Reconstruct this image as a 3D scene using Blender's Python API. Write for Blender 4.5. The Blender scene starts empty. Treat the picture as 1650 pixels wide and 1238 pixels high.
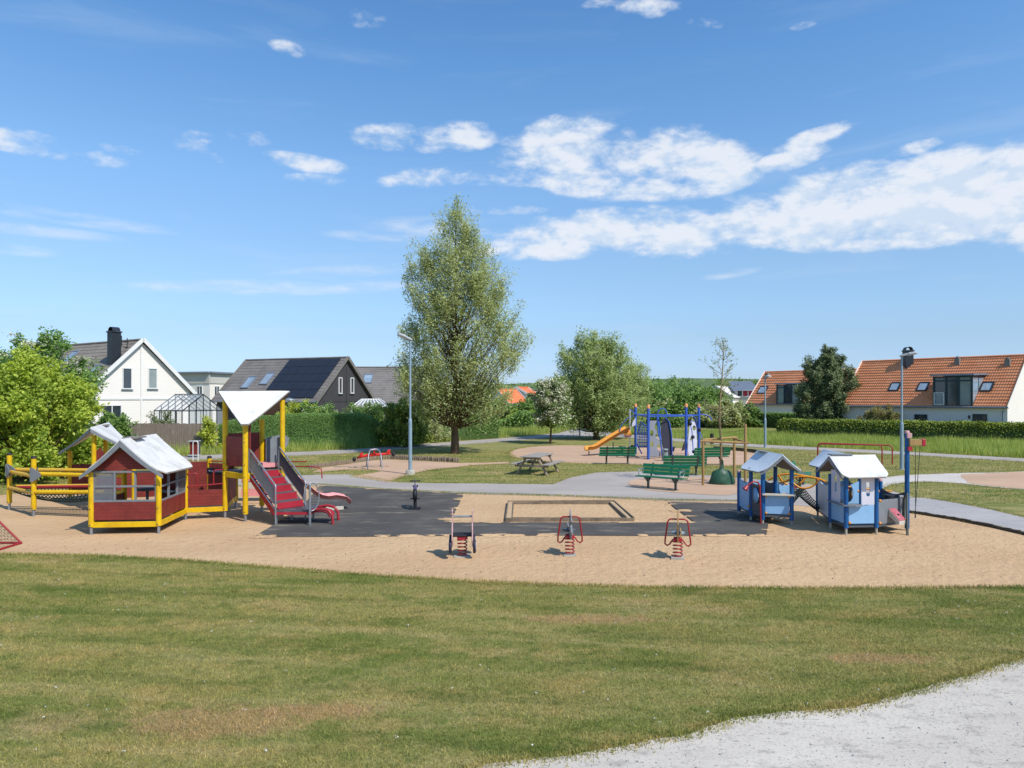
import bpy, bmesh, math, random
import numpy as np
from mathutils import Vector, Matrix, noise
R = math.radians
rng = np.random.default_rng(7)
random.seed(7)
scene = bpy.context.scene
col = scene.collection
# ---------------------------------------------------------------- camera
F, H, HZ, CX = 1150.0, 3.3, 640.0, 825.0      # focal length in photo pixels, eye height, horizon row, centre column
cam = bpy.data.cameras.new('camera'); cam_o = bpy.data.objects.new('camera', cam); col.objects.link(cam_o)
cam.sensor_width = 36; cam.lens = 36 * F / 1650; cam.shift_y = 21 / 1650
cam.clip_start = 0.1; cam.clip_end = 3000
cam_o.location = (0, 0, H); cam_o.rotation_euler = (R(90), 0, 0)
scene.camera = cam_o
# ---------------------------------------------------------------- light
SUN_AZ, SUN_EL = R(133.8), R(50)
sd = Vector((math.sin(SUN_AZ) * math.cos(SUN_EL), math.cos(SUN_AZ) * math.cos(SUN_EL), math.sin(SUN_EL)))
sun = bpy.data.lights.new('sun', 'SUN'); sun.energy = 4.7; sun.angle = R(0.55); sun.color = (1.0, 0.950, 0.885)
sun_o = bpy.data.objects.new('sun', sun); col.objects.link(sun_o)
sun_o.rotation_euler = (-sd).to_track_quat('-Z', 'Y').to_euler(); sun_o.location = (30, -30, 40)
scene.view_settings.view_transform = 'Standard'; scene.view_settings.look = 'None'
scene.view_settings.exposure = 0.0; scene.view_settings.gamma = 1.0
# ---------------------------------------------------------------- sky with clouds
W = bpy.data.worlds.new('World'); scene.world = W; W.use_nodes = True
nt = W.node_tree; nt.nodes.clear()
def N(t, kind, **k):
    n = t.nodes.new(kind)
    for a, v in k.items(): setattr(n, a, v)
    return n
def mth(t, op, a, b=None, c=None, clamp=False):
    n = t.nodes.new('ShaderNodeMath'); n.operation = op; n.use_clamp = clamp
    for i, v in enumerate((a, b, c)):
        if v is None: continue
        if isinstance(v, (int, float)): n.inputs[i].default_value = v
        else: t.links.new(v, n.inputs[i])
    return n.outputs[0]
def mixc(t, f, a, b, mode='MIX'):
    n = t.nodes.new('ShaderNodeMix'); n.data_type = 'RGBA'; n.blend_type = mode
    for i, v in ((0, f), (6, a), (7, b)):
        if isinstance(v, (int, float)): n.inputs[i].default_value = v
        elif isinstance(v, (tuple, list)): n.inputs[i].default_value = (*v[:3], 1)
        else: t.links.new(v, n.inputs[i])
    return n.outputs[2]
def sstep(t, x, a, b):
    n = t.nodes.new('ShaderNodeMapRange'); n.interpolation_type = 'SMOOTHSTEP'
    n.inputs[1].default_value = a; n.inputs[2].default_value = b
    t.links.new(x, n.inputs[0]); return n.outputs[0]
SKY_STR = 0.105
sky = N(nt, 'ShaderNodeTexSky', sky_type='NISHITA', sun_disc=False, sun_elevation=SUN_EL, sun_rotation=SUN_AZ,
        altitude=20, air_density=1.0, dust_density=0.35, ozone_density=1.6)
tc = N(nt, 'ShaderNodeTexCoord'); sep = N(nt, 'ShaderNodeSeparateXYZ'); nt.links.new(tc.outputs['Generated'], sep.inputs[0])
az = mth(nt, 'ARCTAN2', sep.outputs[0], sep.outputs[1])
hyp = mth(nt, 'SQRT', mth(nt, 'ADD', mth(nt, 'MULTIPLY', sep.outputs[0], sep.outputs[0]), mth(nt, 'MULTIPLY', sep.outputs[1], sep.outputs[1])))
el = mth(nt, 'ARCTAN2', sep.outputs[2], hyp)
def azel(px, py):
    u, v = (px - CX) / F, (HZ - py) / F
    return math.atan(u), math.atan(v / math.hypot(u, 1))
def nz(x, y, sc, det, rough, dist=0.0, off=0):
    cmb = N(nt, 'ShaderNodeCombineXYZ'); nt.links.new(x, cmb.inputs[0]); nt.links.new(y, cmb.inputs[1]); cmb.inputs[2].default_value = off
    n = N(nt, 'ShaderNodeTexNoise'); n.inputs['Scale'].default_value = sc; n.inputs['Detail'].default_value = det
    n.inputs['Roughness'].default_value = rough; n.inputs['Distortion'].default_value = dist
    nt.links.new(cmb.outputs[0], n.inputs['Vector']); return n.outputs['Fac']
el2 = mth(nt, 'MULTIPLY', el, 1.9)
n1 = nz(az, el2, 15.0, 10, 0.58, 0.1, 3.1)
n1b = nz(az, mth(nt, 'ADD', el2, 0.03), 15.0, 6, 0.58, 0.1, 3.1)
# clouds: azimuth/elevation centre, half widths, tilt, strength
CL = [((625, 222), 64, 22, -4, .50), ((735, 222), 84, 25, -6, .50), ((900, 216), 85, 26, -5, .66), ((960, 255), 140, 34, 4, .66), ((1090, 248), 110, 40, 8, .70), ((1160, 280), 70, 26, 8, .6),
      ((700, 285), 90, 16, -6, .52), ((820, 275), 80, 24, 2, .5), ((980, 300), 130, 22, 6, .55), ((1110, 312), 90, 14, 0, .40),
      ((1330, 330), 260, 48, -5, .78), ((1560, 310), 260, 66, -4, .86), ((1750, 310), 260, 75, 0, .86), ((1230, 365), 330, 36, -2, .78), ((1020, 370), 220, 32, -1, .66), ((860, 400), 150, 18, 0, .55), ((1450, 375), 320, 26, 2, .74), ((1270, 258), 60, 16, -10, .54), ((1312, 222), 62, 14, -12, .54),
      ((1475, 238), 48, 11, -8, .50), ((70, 236), 120, 18, 2, .46), ((180, 238), 50, 10, 0, .36), ((350, 226), 75, 20, -8, .34), ((500, 264), 80, 13, 4, .36), ((520, 290), 60, 9, 0, .30), ((350, 253), 34, 10, 0, .28),
      ((575, 30), 46, 15, 0, .42), ((1045, 13), 60, 15, 6, .46), ((975, 6), 40, 10, 0, .38), ((1136, 36), 30, 12, 5, .40), ((1293, 41), 22, 7, 0, .38),
      ((462, 78), 30, 14, 0, .24), ((820, 338), 80, 9, 0, .30)]
tot = None
for (c, w, h, tl, s) in CL:
    a0, e0 = azel(*c); a1, _ = azel(c[0] + w, c[1]); _, e1 = azel(c[0], c[1] - h)
    wa, he = abs(a1 - a0), abs(e1 - e0); ct, st = math.cos(R(-tl)), math.sin(R(-tl))
    dx = mth(nt, 'SUBTRACT', az, a0); dy = mth(nt, 'SUBTRACT', el, e0)
    ux = mth(nt, 'MULTIPLY_ADD', dy, st / wa, mth(nt, 'MULTIPLY', dx, ct / wa))
    uy = mth(nt, 'MULTIPLY_ADD', dx, -st / he, mth(nt, 'MULTIPLY', dy, ct / he))
    d = mth(nt, 'ADD', mth(nt, 'MULTIPLY', ux, ux), mth(nt, 'MULTIPLY', uy, uy))
    g = mth(nt, 'MULTIPLY', mth(nt, 'SUBTRACT', 1.0, sstep(nt, d, 0.0, 2.2)), s)
    tot = g if tot is None else mth(nt, 'MAXIMUM', tot, g)
den = mth(nt, 'ADD', tot, mth(nt, 'MULTIPLY', mth(nt, 'SUBTRACT', n1, 0.5), 1.95))
cov = mth(nt, 'MULTIPLY', sstep(nt, den, 0.18, 0.76), sstep(nt, tot, 0.02, 0.2))
ws = None
for (c, w, h, tl) in [((100, 350), 200, 13, 2), ((60, 372), 150, 11, 0), ((430, 464), 280, 14, -3), ((560, 437), 130, 12, -5), ((610, 381), 90, 10, 0), ((30, 403), 70, 10, 0), ((1180, 441), 50, 8, -6), ((690, 370), 110, 22, 0)]:
    a0, e0 = azel(*c); a1, _ = azel(c[0] + w, c[1]); _, e1 = azel(c[0], c[1] - h); wa, he = abs(a1 - a0), abs(e1 - e0); sl_ = math.tan(R(-tl))
    ux = mth(nt, 'MULTIPLY', mth(nt, 'SUBTRACT', az, a0), 1 / wa); uy = mth(nt, 'MULTIPLY', mth(nt, 'SUBTRACT', mth(nt, 'SUBTRACT', el, e0), mth(nt, 'MULTIPLY', mth(nt, 'SUBTRACT', az, a0), sl_)), 1 / he)
    g = mth(nt, 'SUBTRACT', 1.0, sstep(nt, mth(nt, 'ADD', mth(nt, 'MULTIPLY', ux, ux), mth(nt, 'MULTIPLY', uy, uy)), 0.0, 1.3)); ws = g if ws is None else mth(nt, 'MAXIMUM', ws, g)
veil = mth(nt, 'MULTIPLY', ws, sstep(nt, nz(az, mth(nt, 'MULTIPLY', el, 5), 9, 6, 0.6, 0.3, 5.0), 0.34, 0.72))
wisp = mth(nt, 'MULTIPLY', sstep(nt, nz(az, mth(nt, 'MULTIPLY', el, 7), 3.5, 6, 0.55, 0.6, 9.0), 0.5, 0.85), 0.14)
cov2 = mth(nt, 'MAXIMUM', mth(nt, 'MAXIMUM', mth(nt, 'MULTIPLY', cov, 0.88), wisp), mth(nt, 'MULTIPLY', veil, 0.5))
edge = sstep(nt, mth(nt, 'SUBTRACT', n1, n1b), -0.10, 0.08)
ccol = mixc(nt, edge, (6.5, 7.5, 8.8), (8.3, 8.6, 9.15))
rmp = N(nt, 'ShaderNodeValToRGB'); nt.links.new(mth(nt, 'MULTIPLY', el, 2.0), rmp.inputs[0]); er = rmp.color_ramp.elements
TN = [(0, (.72, .98, 1.65)), (.07, (.78, 1.0, 1.57)), (.164, (.89, 1.04, 1.34)), (.23, (1.0, 1.18, 1.43)), (.36, (1.15, 1.33, 1.50)), (.576, (1.24, 1.56, 1.76)), (.88, (1.01, 1.55, 1.87)), (1, (.96, 1.48, 1.85))]
while len(er) < len(TN): er.new(.5)
for e_, (p_, c_) in zip(er, TN): e_.position = p_; e_.color = tuple(x / 2 for x in c_) + (1,)
skyc = mixc(nt, 1.0, sky.outputs[0], mixc(nt, 1.0, rmp.outputs[0], (2.0, 2.0, 2.0), 'MULTIPLY'), 'MULTIPLY')
fin = mixc(nt, cov2, skyc, ccol)
bg = N(nt, 'ShaderNodeBackground'); bg.inputs[1].default_value = SKY_STR
out = N(nt, 'ShaderNodeOutputWorld'); nt.links.new(fin, bg.inputs[0]); nt.links.new(bg.outputs[0], out.inputs[0])
# ---------------------------------------------------------------- positions
def G(px, py):
    d = F * H / (py - HZ); return ((px - CX) / F * d, d)
def hit(px, py, p0, n):
    o = Vector((0, 0, H)); d = Vector(((px - CX) / F, 1, (HZ - py) / F)); p0 = Vector(p0); n = Vector(n)
    return o + d * ((p0 - o).dot(n) / d.dot(n))
def PD(px, py, d): return Vector(((px - CX) / F * d, d, H + (HZ - py) / F * d))
# ---------------------------------------------------------------- materials
def C(h, k=1.0):
    h = h.lstrip('#'); v = [int(h[i:i + 2], 16) / 255 for i in (0, 2, 4)]
    return tuple(min(.9, k * ((x / 12.92) if x <= .04045 else ((x + .055) / 1.055) ** 2.4) / 1.17) for x in v)
def base(name):
    m = bpy.data.materials.new(name); m.use_nodes = True; t = m.node_tree; b = t.nodes['Principled BSDF']; return m, t, b
def tnoise(t, sc, det=4, rough=.55, vec=None, dim='3D'):
    n = N(t, 'ShaderNodeTexNoise'); n.inputs['Scale'].default_value = sc; n.inputs['Detail'].default_value = det; n.inputs['Roughness'].default_value = rough
    if vec is not None: t.links.new(vec, n.inputs['Vector'])
    return n.outputs['Fac']
def pos(t):
    return N(t, 'ShaderNodeNewGeometry').outputs['Position']
def scaled(t, vec, s):
    n = N(t, 'ShaderNodeMapping'); n.inputs['Scale'].default_value = s; t.links.new(vec, n.inputs[0]); return n.outputs[0]
def bump(t, b, h, strength, dist):
    n = N(t, 'ShaderNodeBump'); n.inputs['Strength'].default_value = strength; n.inputs['Distance'].default_value = dist
    t.links.new(h, n.inputs['Height']); t.links.new(n.outputs[0], b.inputs['Normal'])
def M(name, c, rough=.5, c2=None, sc=6, amt=.5, bmp=.0, bsc=60, metal=0, dirt=.0, spec=.4, stretch=None, groove=None, gaxis=2, fk=.18, chips=0):
    """plain painted / weathered surface: two tones by noise, fine grain, optional board grooves"""
    m, t, b = base(name); p = pos(t)
    if stretch: p = scaled(t, p, stretch)
    c2 = c2 or tuple(x * .78 for x in c)
    f = mth(t, 'MULTIPLY', sstep(t, tnoise(t, sc, 6, .6, p), .35, .75), amt)
    o = mixc(t, f, c, c2)
    fine = tnoise(t, sc * 9, 3, .6, p)
    o = mixc(t, mth(t, 'MULTIPLY', sstep(t, fine, .45, .8), fk + dirt), o, tuple(x * .55 for x in c2))
    if chips:
        cn = tnoise(t, 22, 5, .75, pos(t)); o = mixc(t, mth(t, 'MULTIPLY', sstep(t, cn, .64, .70), chips), o, C('#b9a99a'))
    if groove:
        s = N(t, 'ShaderNodeSeparateXYZ'); t.links.new(pos(t), s.inputs[0])
        fr = mth(t, 'FRACT', mth(t, 'MULTIPLY', s.outputs[gaxis], 1 / groove))
        ln = mth(t, 'LESS_THAN', fr, .10)
        o = mixc(t, mth(t, 'MULTIPLY', ln, .45 if fk > .1 else .22), o, tuple(x * (.35 if fk > .1 else .6) for x in c2))
        bump(t, b, mth(t, 'SUBTRACT', 1, ln), .6, .006)
    elif bmp: bump(t, b, tnoise(t, bsc, 4, .6, p), bmp, .01)
    t.links.new(o, b.inputs['Base Color']); b.inputs['Metallic'].default_value = metal
    rr = mth(t, 'MULTIPLY_ADD', fine, .22, rough - .1); t.links.new(rr, b.inputs['Roughness'])
    b.inputs['Specular IOR Level'].default_value = spec
    return m
def leafmat(name, c1, c2, c3=None, sc=.9, tr=.42, contrast=(.3, .7)):
    k_ = 1.5; c1, c2 = tuple(x * k_ for x in c1), tuple(x * k_ for x in c2); c3 = c3 and tuple(x * k_ for x in c3)
    m, t, b = base(name); p = pos(t)
    a = N(t, 'ShaderNodeAttribute'); a.attribute_name = 'rnd'
    f = sstep(t, tnoise(t, sc, 3, .6, p), *contrast)
    o = mixc(t, f, c1, c2)
    o = mixc(t, mth(t, 'MULTIPLY', sstep(t, a.outputs['Fac'], .55, 1.0), .75), o, c3 or tuple(min(.8, x * 1.5) for x in c2))
    o = mixc(t, mth(t, 'MULTIPLY', mth(t, 'SUBTRACT', 1, sstep(t, a.outputs['Fac'], 0, .5)), .35), o, tuple(x * .62 for x in c1))
    t.links.new(o, b.inputs['Base Color']); b.inputs['Roughness'].default_value = .55; b.inputs['Specular IOR Level'].default_value = .3
    tl = N(t, 'ShaderNodeBsdfTranslucent'); t.links.new(mixc(t, 1, o, (1.15, 1.15, .65), 'MULTIPLY'), tl.inputs[0])
    mx = N(t, 'ShaderNodeMixShader'); mx.inputs[0].default_value = tr
    t.links.new(b.outputs[0], mx.inputs[1]); t.links.new(tl.outputs[0], mx.inputs[2])
    t.links.new(mx.outputs[0], t.nodes['Material Output'].inputs[0]); return m
def lawncol(t, p):
    st = scaled(t, p, (.35, 1.1, 1)); macro = tnoise(t, .55, 5, .62, st)
    c = mixc(t, sstep(t, macro, .36, .60), C('#838a4a'), C('#a39c62'))
    m2 = tnoise(t, 1.7, 6, .66, scaled(t, p, (.55, 1, 1)))
    c = mixc(t, mth(t, 'MULTIPLY', sstep(t, m2, .46, .66), .85), c, C('#b09e68'))
    m3 = tnoise(t, .42, 4, .6, scaled(t, p, (.8, 1.2, 1)))
    c = mixc(t, mth(t, 'MULTIPLY', sstep(t, m3, .56, .70), .75), c, C('#bfa87e'))
    m4 = tnoise(t, .9, 4, .6, scaled(t, p, (.9, 1.3, 7)))
    c = mixc(t, mth(t, 'MULTIPLY', sstep(t, m4, .55, .68), .5), c, C('#617732'))
    w = N(t, 'ShaderNodeSeparateXYZ'); t.links.new(p, w.inputs[0])
    s = mth(t, 'ADD', mth(t, 'MULTIPLY', w.outputs[0], .13), mth(t, 'MULTIPLY', w.outputs[1], .99))
    s = mth(t, 'ADD', s, mth(t, 'MULTIPLY', tnoise(t, .45, 3, .5, p), .8))
    brk = sstep(t, tnoise(t, .8, 4, .6, scaled(t, p, (.4, 2, 1))), .38, .62)
    stripe = mth(t, 'MULTIPLY', sstep(t, mth(t, 'SINE', mth(t, 'MULTIPLY', s, 5.6)), .55, .98), brk)
    c = mixc(t, mth(t, 'MULTIPLY', stripe, .42), c, C('#5c6d34'))
    stripe2 = sstep(t, mth(t, 'SINE', mth(t, 'MULTIPLY_ADD', s, 5.6, 2.2)), .75, 1.0)
    c = mixc(t, mth(t, 'MULTIPLY', mth(t, 'MULTIPLY', stripe2, brk), .45), c, C('#bcab7c'))
    qm = tnoise(t, 3.6, 6, .72, scaled(t, p, (.7, 1.3, 1)))
    c = mixc(t, mth(t, 'MULTIPLY', sstep(t, qm, .53, .64), .5), c, C('#5f7236')); c = mixc(t, mth(t, 'MULTIPLY', mth(t, 'SUBTRACT', 1, sstep(t, qm, .36, .46)), .5), c, C('#b3a473'))
    q = tnoise(t, 9, 5, .75, p); c = mixc(t, mth(t, 'MULTIPLY', sstep(t, q, .50, .66), .45), c, mixc(t, 1, c, (.62, .72, .55), 'MULTIPLY'))
    c = mixc(t, mth(t, 'MULTIPLY', mth(t, 'SUBTRACT', 1, sstep(t, q, .34, .48)), .45), c, mixc(t, 1, c, (1.3, 1.22, 1.15), 'MULTIPLY'))
    for (cx_, cy_, ax_, ay_) in ((-3.0, 7.25, 1.0, .42), (-2.0, 7.5, .8, .22), (1.2, 10.6, 1.1, .25), (4.6, 9.0, .8, .2)):
        ux = mth(t, 'MULTIPLY', mth(t, 'SUBTRACT', w.outputs[0], cx_), 1 / ax_); uy = mth(t, 'MULTIPLY', mth(t, 'SUBTRACT', w.outputs[1], cy_), 1 / ay_)
        d = mth(t, 'ADD', mth(t, 'ADD', mth(t, 'MULTIPLY', ux, ux), mth(t, 'MULTIPLY', uy, uy)), mth(t, 'MULTIPLY', mth(t, 'SUBTRACT', tnoise(t, 5, 5, .65, p), .5), 3.2))
        c = mixc(t, mth(t, 'MULTIPLY', mth(t, 'SUBTRACT', 1, sstep(t, d, .2, 1.3)), .75), c, C('#b89a72'))
    return c
def mat_lawn():
    m, t, b = base('lawn'); p = pos(t); c = lawncol(t, p)
    f = tnoise(t, 26, 5, .75, p)
    c = mixc(t, mth(t, 'MULTIPLY', sstep(t, f, .45, .62), .55), c, mixc(t, 1, c, (.38, .45, .30), 'MULTIPLY'))
    f2 = tnoise(t, 5, 4, .7, scaled(t, p, (.5, 1.5, 1)))
    c = mixc(t, mth(t, 'MULTIPLY', sstep(t, f2, .5, .7), .4), c, mixc(t, 1, c, (.6, .68, .5), 'MULTIPLY'))
    t.links.new(c, b.inputs['Base Color']); b.inputs['Roughness'].default_value = .9; b.inputs['Specular IOR Level'].default_value = .1
    bump(t, b, mth(t, 'ADD', f, mth(t, 'MULTIPLY', tnoise(t, 7, 3, .6, p), 1.2)), .9, .03); return m
def mat_blade():
    m, t, b = base('grass_blade'); p = pos(t); c = lawncol(t, p)
    a = N(t, 'ShaderNodeAttribute'); a.attribute_name = 'rnd'
    c = mixc(t, sstep(t, a.outputs['Fac'], .45, 1), mixc(t, 1, c, (1.10, 1.10, .90), 'MULTIPLY'), mixc(t, 1, c, (1.9, 1.75, 1.55), 'MULTIPLY'))
    t.links.new(c, b.inputs['Base Color']); b.inputs['Roughness'].default_value = .7; b.inputs['Specular IOR Level'].default_value = .2
    tl = N(t, 'ShaderNodeBsdfTranslucent'); t.links.new(c, tl.inputs[0]); mx = N(t, 'ShaderNodeMixShader'); mx.inputs[0].default_value = .35
    t.links.new(b.outputs[0], mx.inputs[1]); t.links.new(tl.outputs[0], mx.inputs[2]); t.links.new(mx.outputs[0], t.nodes['Material Output'].inputs[0])
    return m
def mat_ground(name, c1, c2, c3, fsc, bm, bd, dark=None, foot=False, mott=0):
    m, t, b = base(name); p = pos(t)
    c = mixc(t, sstep(t, tnoise(t, .5, 5, .6, scaled(t, p, (.5, 1, 1))), .35, .65), c1, c2)
    f = tnoise(t, fsc, 5, .7, p)
    c = mixc(t, mth(t, 'MULTIPLY', sstep(t, f, .5, .72), .30 if foot else .5), c, c3)
    h = mth(t, 'MULTIPLY', f, .35)
    if mott: c = mixc(t, mth(t, 'MULTIPLY', sstep(t, tnoise(t, 4.5, 7, .75, scaled(t, p, (.6, 1.1, 1))), .50, .68), mott), c, c3)
    if foot:
        v = tnoise(t, 4.2, 5, .6, p); v2 = tnoise(t, 8, 3, .5, p); h = mth(t, 'ADD', h, mth(t, 'ADD', mth(t, 'MULTIPLY', v, 1.6), v2))
        c = mixc(t, mth(t, 'MULTIPLY', sstep(t, v, .52, .72), .30), c, c3)
        sp = tnoise(t, 17, 2, .5, p); c = mixc(t, mth(t, 'MULTIPLY', sstep(t, sp, .71, .76), .6), c, C('#6b5638'))
    if dark:
        sp = tnoise(t, fsc * 1.7, 2, .5, p); c = mixc(t, mth(t, 'MULTIPLY', sstep(t, sp, .62, .70), dark[1]), c, dark[0])
    t.links.new(c, b.inputs['Base Color']); b.inputs['Roughness'].default_value = .92; b.inputs['Specular IOR Level'].default_value = .15
    bump(t, b, h, bm, bd); return m
def glassmat(name, c, rough=.05):
    m, t, b = base(name); t.links.new(mixc(t, tnoise(t, 1.3, 2, .5, pos(t)), c, tuple(x * .5 for x in c)), b.inputs['Base Color'])
    b.inputs['Roughness'].default_value = rough; b.inputs['Specular IOR Level'].default_value = 1.0; b.inputs['Metallic'].default_value = 0; return m
def clearmat(name, alpha=.22, c=(.75, .8, .82), rough=.1):
    m, t, b = base(name); b.inputs['Base Color'].default_value = (*c, 1); b.inputs['Roughness'].default_value = rough
    tr = N(t, 'ShaderNodeBsdfTransparent'); mx = N(t, 'ShaderNodeMixShader')
    t.links.new(mth(t, 'MULTIPLY_ADD', tnoise(t, 2.5, 3, .5, pos(t)), alpha * .9, alpha * .55), mx.inputs[0]); t.links.new(tr.outputs[0], mx.inputs[1]); t.links.new(b.outputs[0], mx.inputs[2])
    t.links.new(mx.outputs[0], t.nodes['Material Output'].inputs[0]); return m
mt = dict(
    yellow=M('yellow_paint', C('#eec20a'), .42, C('#c99a14'), 3, .7, dirt=.14, chips=.25), yellow_wood=M('yellow_worn_wood', C('#dfae22'), .5, C('#c9a75a'), 5, .8, dirt=.15),
    red=M('red_board', C('#8a342c'), .6, C('#6b261f'), 4, .7, groove=.085, dirt=.12, chips=.5), redplain=M('red_plastic', C('#b62c3a'), .42, C('#9c2430'), 3, .4),
    redtube=M('red_tube', C('#a32c30'), .35, C('#8c1e22'), 5, .5, dirt=.1), pink=M('faded_pink', C('#f2a3a2'), .5, C('#e89394'), 2, .5), palepink=M('pale_pink', C('#cfa5a2'), .55, C('#b98a88'), 6, .6, dirt=.1),
    cream=M('cream_board', C('#d5cdbc'), .6, C('#b9ae9b'), 4, .6), white=M('white_roof_board', C('#ebe8e2'), .5, C('#c9c4ba'), 2.2, .85, dirt=.16), greyfr=M('grey_frame', C('#85898d'), .5, C('#6d7175'), 4, .5, dirt=.1),
    darkgrey=M('dark_grey_panel', C('#5c5d60'), .55, C('#4c4d50'), 3, .5, dirt=.1), steel=M('galvanised_steel', C('#a8adb2'), .38, C('#83888d'), 7, .6, metal=.55, dirt=.05),
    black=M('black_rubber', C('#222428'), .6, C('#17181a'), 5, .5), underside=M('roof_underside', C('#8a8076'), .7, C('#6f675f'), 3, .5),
    blue=M('blue_post', C('#10609f'), .42, C('#0f4c80'), 4, .6, dirt=.14, chips=.4), pblue=M('pale_blue_panel', C('#93c0e6'), .42, C('#80aed6'), 2, .5, dirt=.04), roofblue=M('pale_blue_roof', C('#e2eaee'), .42, C('#ccd8e0'), 2, .6, dirt=.06),
    orange=M('orange_tube', C('#eb9a26'), .35, C('#d4821a'), 4, .4), cblue=M('violet_blue_tube', C('#3a62bc'), .38, C('#2f509a'), 4, .5), cdark=M('charcoal_panel', C('#3c3a48'), .5, C('#31303c'), 2, .5),
    cgrey=M('light_grey_panel', C('#989aa2'), .5, C('#8a8c94'), 2, .5), cwhite=M('white_panel', C('#dcdce6'), .5, C('#c8c8d2'), 2, .5), cslide=M('orange_slide', C('#eda546'), .4, C('#d58a33'), 2, .6), cap=M('peach_cap', C('#f2a565'), .4, C('#e08b44'), 3, .4),
    green=M('green_painted_wood', C('#1b7a50'), .42, C('#125a3a'), 8, .6, dirt=.12), benchiron=M('bench_iron', C('#4b5550'), .6, C('#39423e'), 6, .5, dirt=.1), timber=M('weathered_timber', C('#a8937d'), .75, C('#877562'), 5, .8, dirt=.25, bmp=.4, stretch=(1, 1, 6)),
    ttop=M('grey_timber_top', C('#a89f94'), .75, C('#8a8178'), 5, .8, dirt=.25, bmp=.4), stake=M('round_stake_wood', C('#b08e58'), .7, C('#8a6c40'), 6, .7, dirt=.2, stretch=(1, 1, .2)), bag=M('green_watering_bag', C('#2f5a42'), .45, C('#20432e'), 3, .9, bmp=.9, bsc=7),
    log=M('edging_log', C('#94806c'), .8, C('#6b594a'), 14, .9, dirt=.3), logdark=M('dark_edging', C('#5d5346'), .85, C('#433b31'), 14, .8, dirt=.3), sandtop=M('sand_covered_board', C('#c9ac86'), .85, C('#b39a78'), 6, .6, dirt=.1), sandtimber=M('sandbox_timber', C('#8f7d66'), .8, C('#66594a'), 4, .9, dirt=.3),
    lamp=M('lamp_pole_paint', C('#93a9b4'), .4, C('#7a8f9b'), 3, .5), lamphead=M('lamp_head', C('#b9bcbc'), .45, C('#9a9d9c'), 4, .5), concrete=M('concrete', C('#bdb8aa'), .9, C('#98937f'), 8, .7, bmp=.4, dirt=.1),
    seesaw=M('seesaw_red', C('#e2261e'), .35, C('#bd1d18'), 4, .4), bin=M('bin_grey', C('#8c9896'), .5, C('#737f7e'), 4, .5), rope=M('dark_rope', C('#2c3d3a'), .8, C('#1f2b29'), 20, .5), fencewood=M('grey_fence_board', C('#988a7c'), .85, C('#776a5f'), 3, .8, dirt=.25, stretch=(9, 9, .7)),
    whitewall=M('white_board_wall', C('#fdf5ea'), .6, C('#f6eee2'), .8, .3, groove=.16, fk=.02), whitetrim=M('white_trim', C('#f4f1ea'), .5, C('#dcdde0'), 2, .3), plaster=M('white_plaster', C('#f6ede0'), .8, C('#eae1d4'), .6, .5, fk=.05), pgrey=M('grey_plaster', C('#cdc8bc'), .8, C('#b0b0ab'), .7, .5),
    tilebrown=M('brown_tile', C('#948a7d'), .75, C('#7b7268'), 1.2, .8, dirt=.2), tileorange=M('orange_tile', C('#f5a170'), .75, C('#e58a58'), 1.1, .8, dirt=.3), darkwall=M('dark_board_wall', C('#484545'), .7, C('#3c393a'), 2, .5), tilegrey=M('grey_tile', C('#868079'), .75, C('#6e6863'), 1.2, .8, dirt=.2),
    solar=M('solar_panel', C('#2c2d32'), .3, C('#23252a'), 1, .5, spec=.6), metalblack=M('black_metal', C('#2c3036'), .4, C('#22262b'), 3, .4), teal=M('dark_teal_frame', C('#284048'), .45, C('#203439'), 3, .4), zinc=M('zinc', C('#8e97a3'), .45, C('#7a828d'), 3, .5, metal=.3),
    glass=glassmat('window_glass', (.05, .065, .08)), glasslight=glassmat('curtained_glass', C('#a9b3ae'), .12), skyl=glassmat('skylight_glass', C('#a8bccb'), .08), clear=clearmat('clear_pane', .16), scratched=clearmat('scratched_plastic', .62, (.17, .185, .21), .4),
    bark=M('bark', C('#6d543c'), .9, C('#4a3a2b'), 5, .8, bmp=.8, bsc=12, dirt=.3, stretch=(1, 1, .3)), bark2=M('young_bark', C('#9c8660'), .85, C('#776647'), 5, .8, bmp=.5, bsc=20, dirt=.2),
    navy=M('navy_tyre', C('#2b2c40'), .6, C('#202133'), 5, .4), violet=M('violet_plastic', C('#5a5078'), .4, C('#484062'), 4, .4),
)
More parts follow.
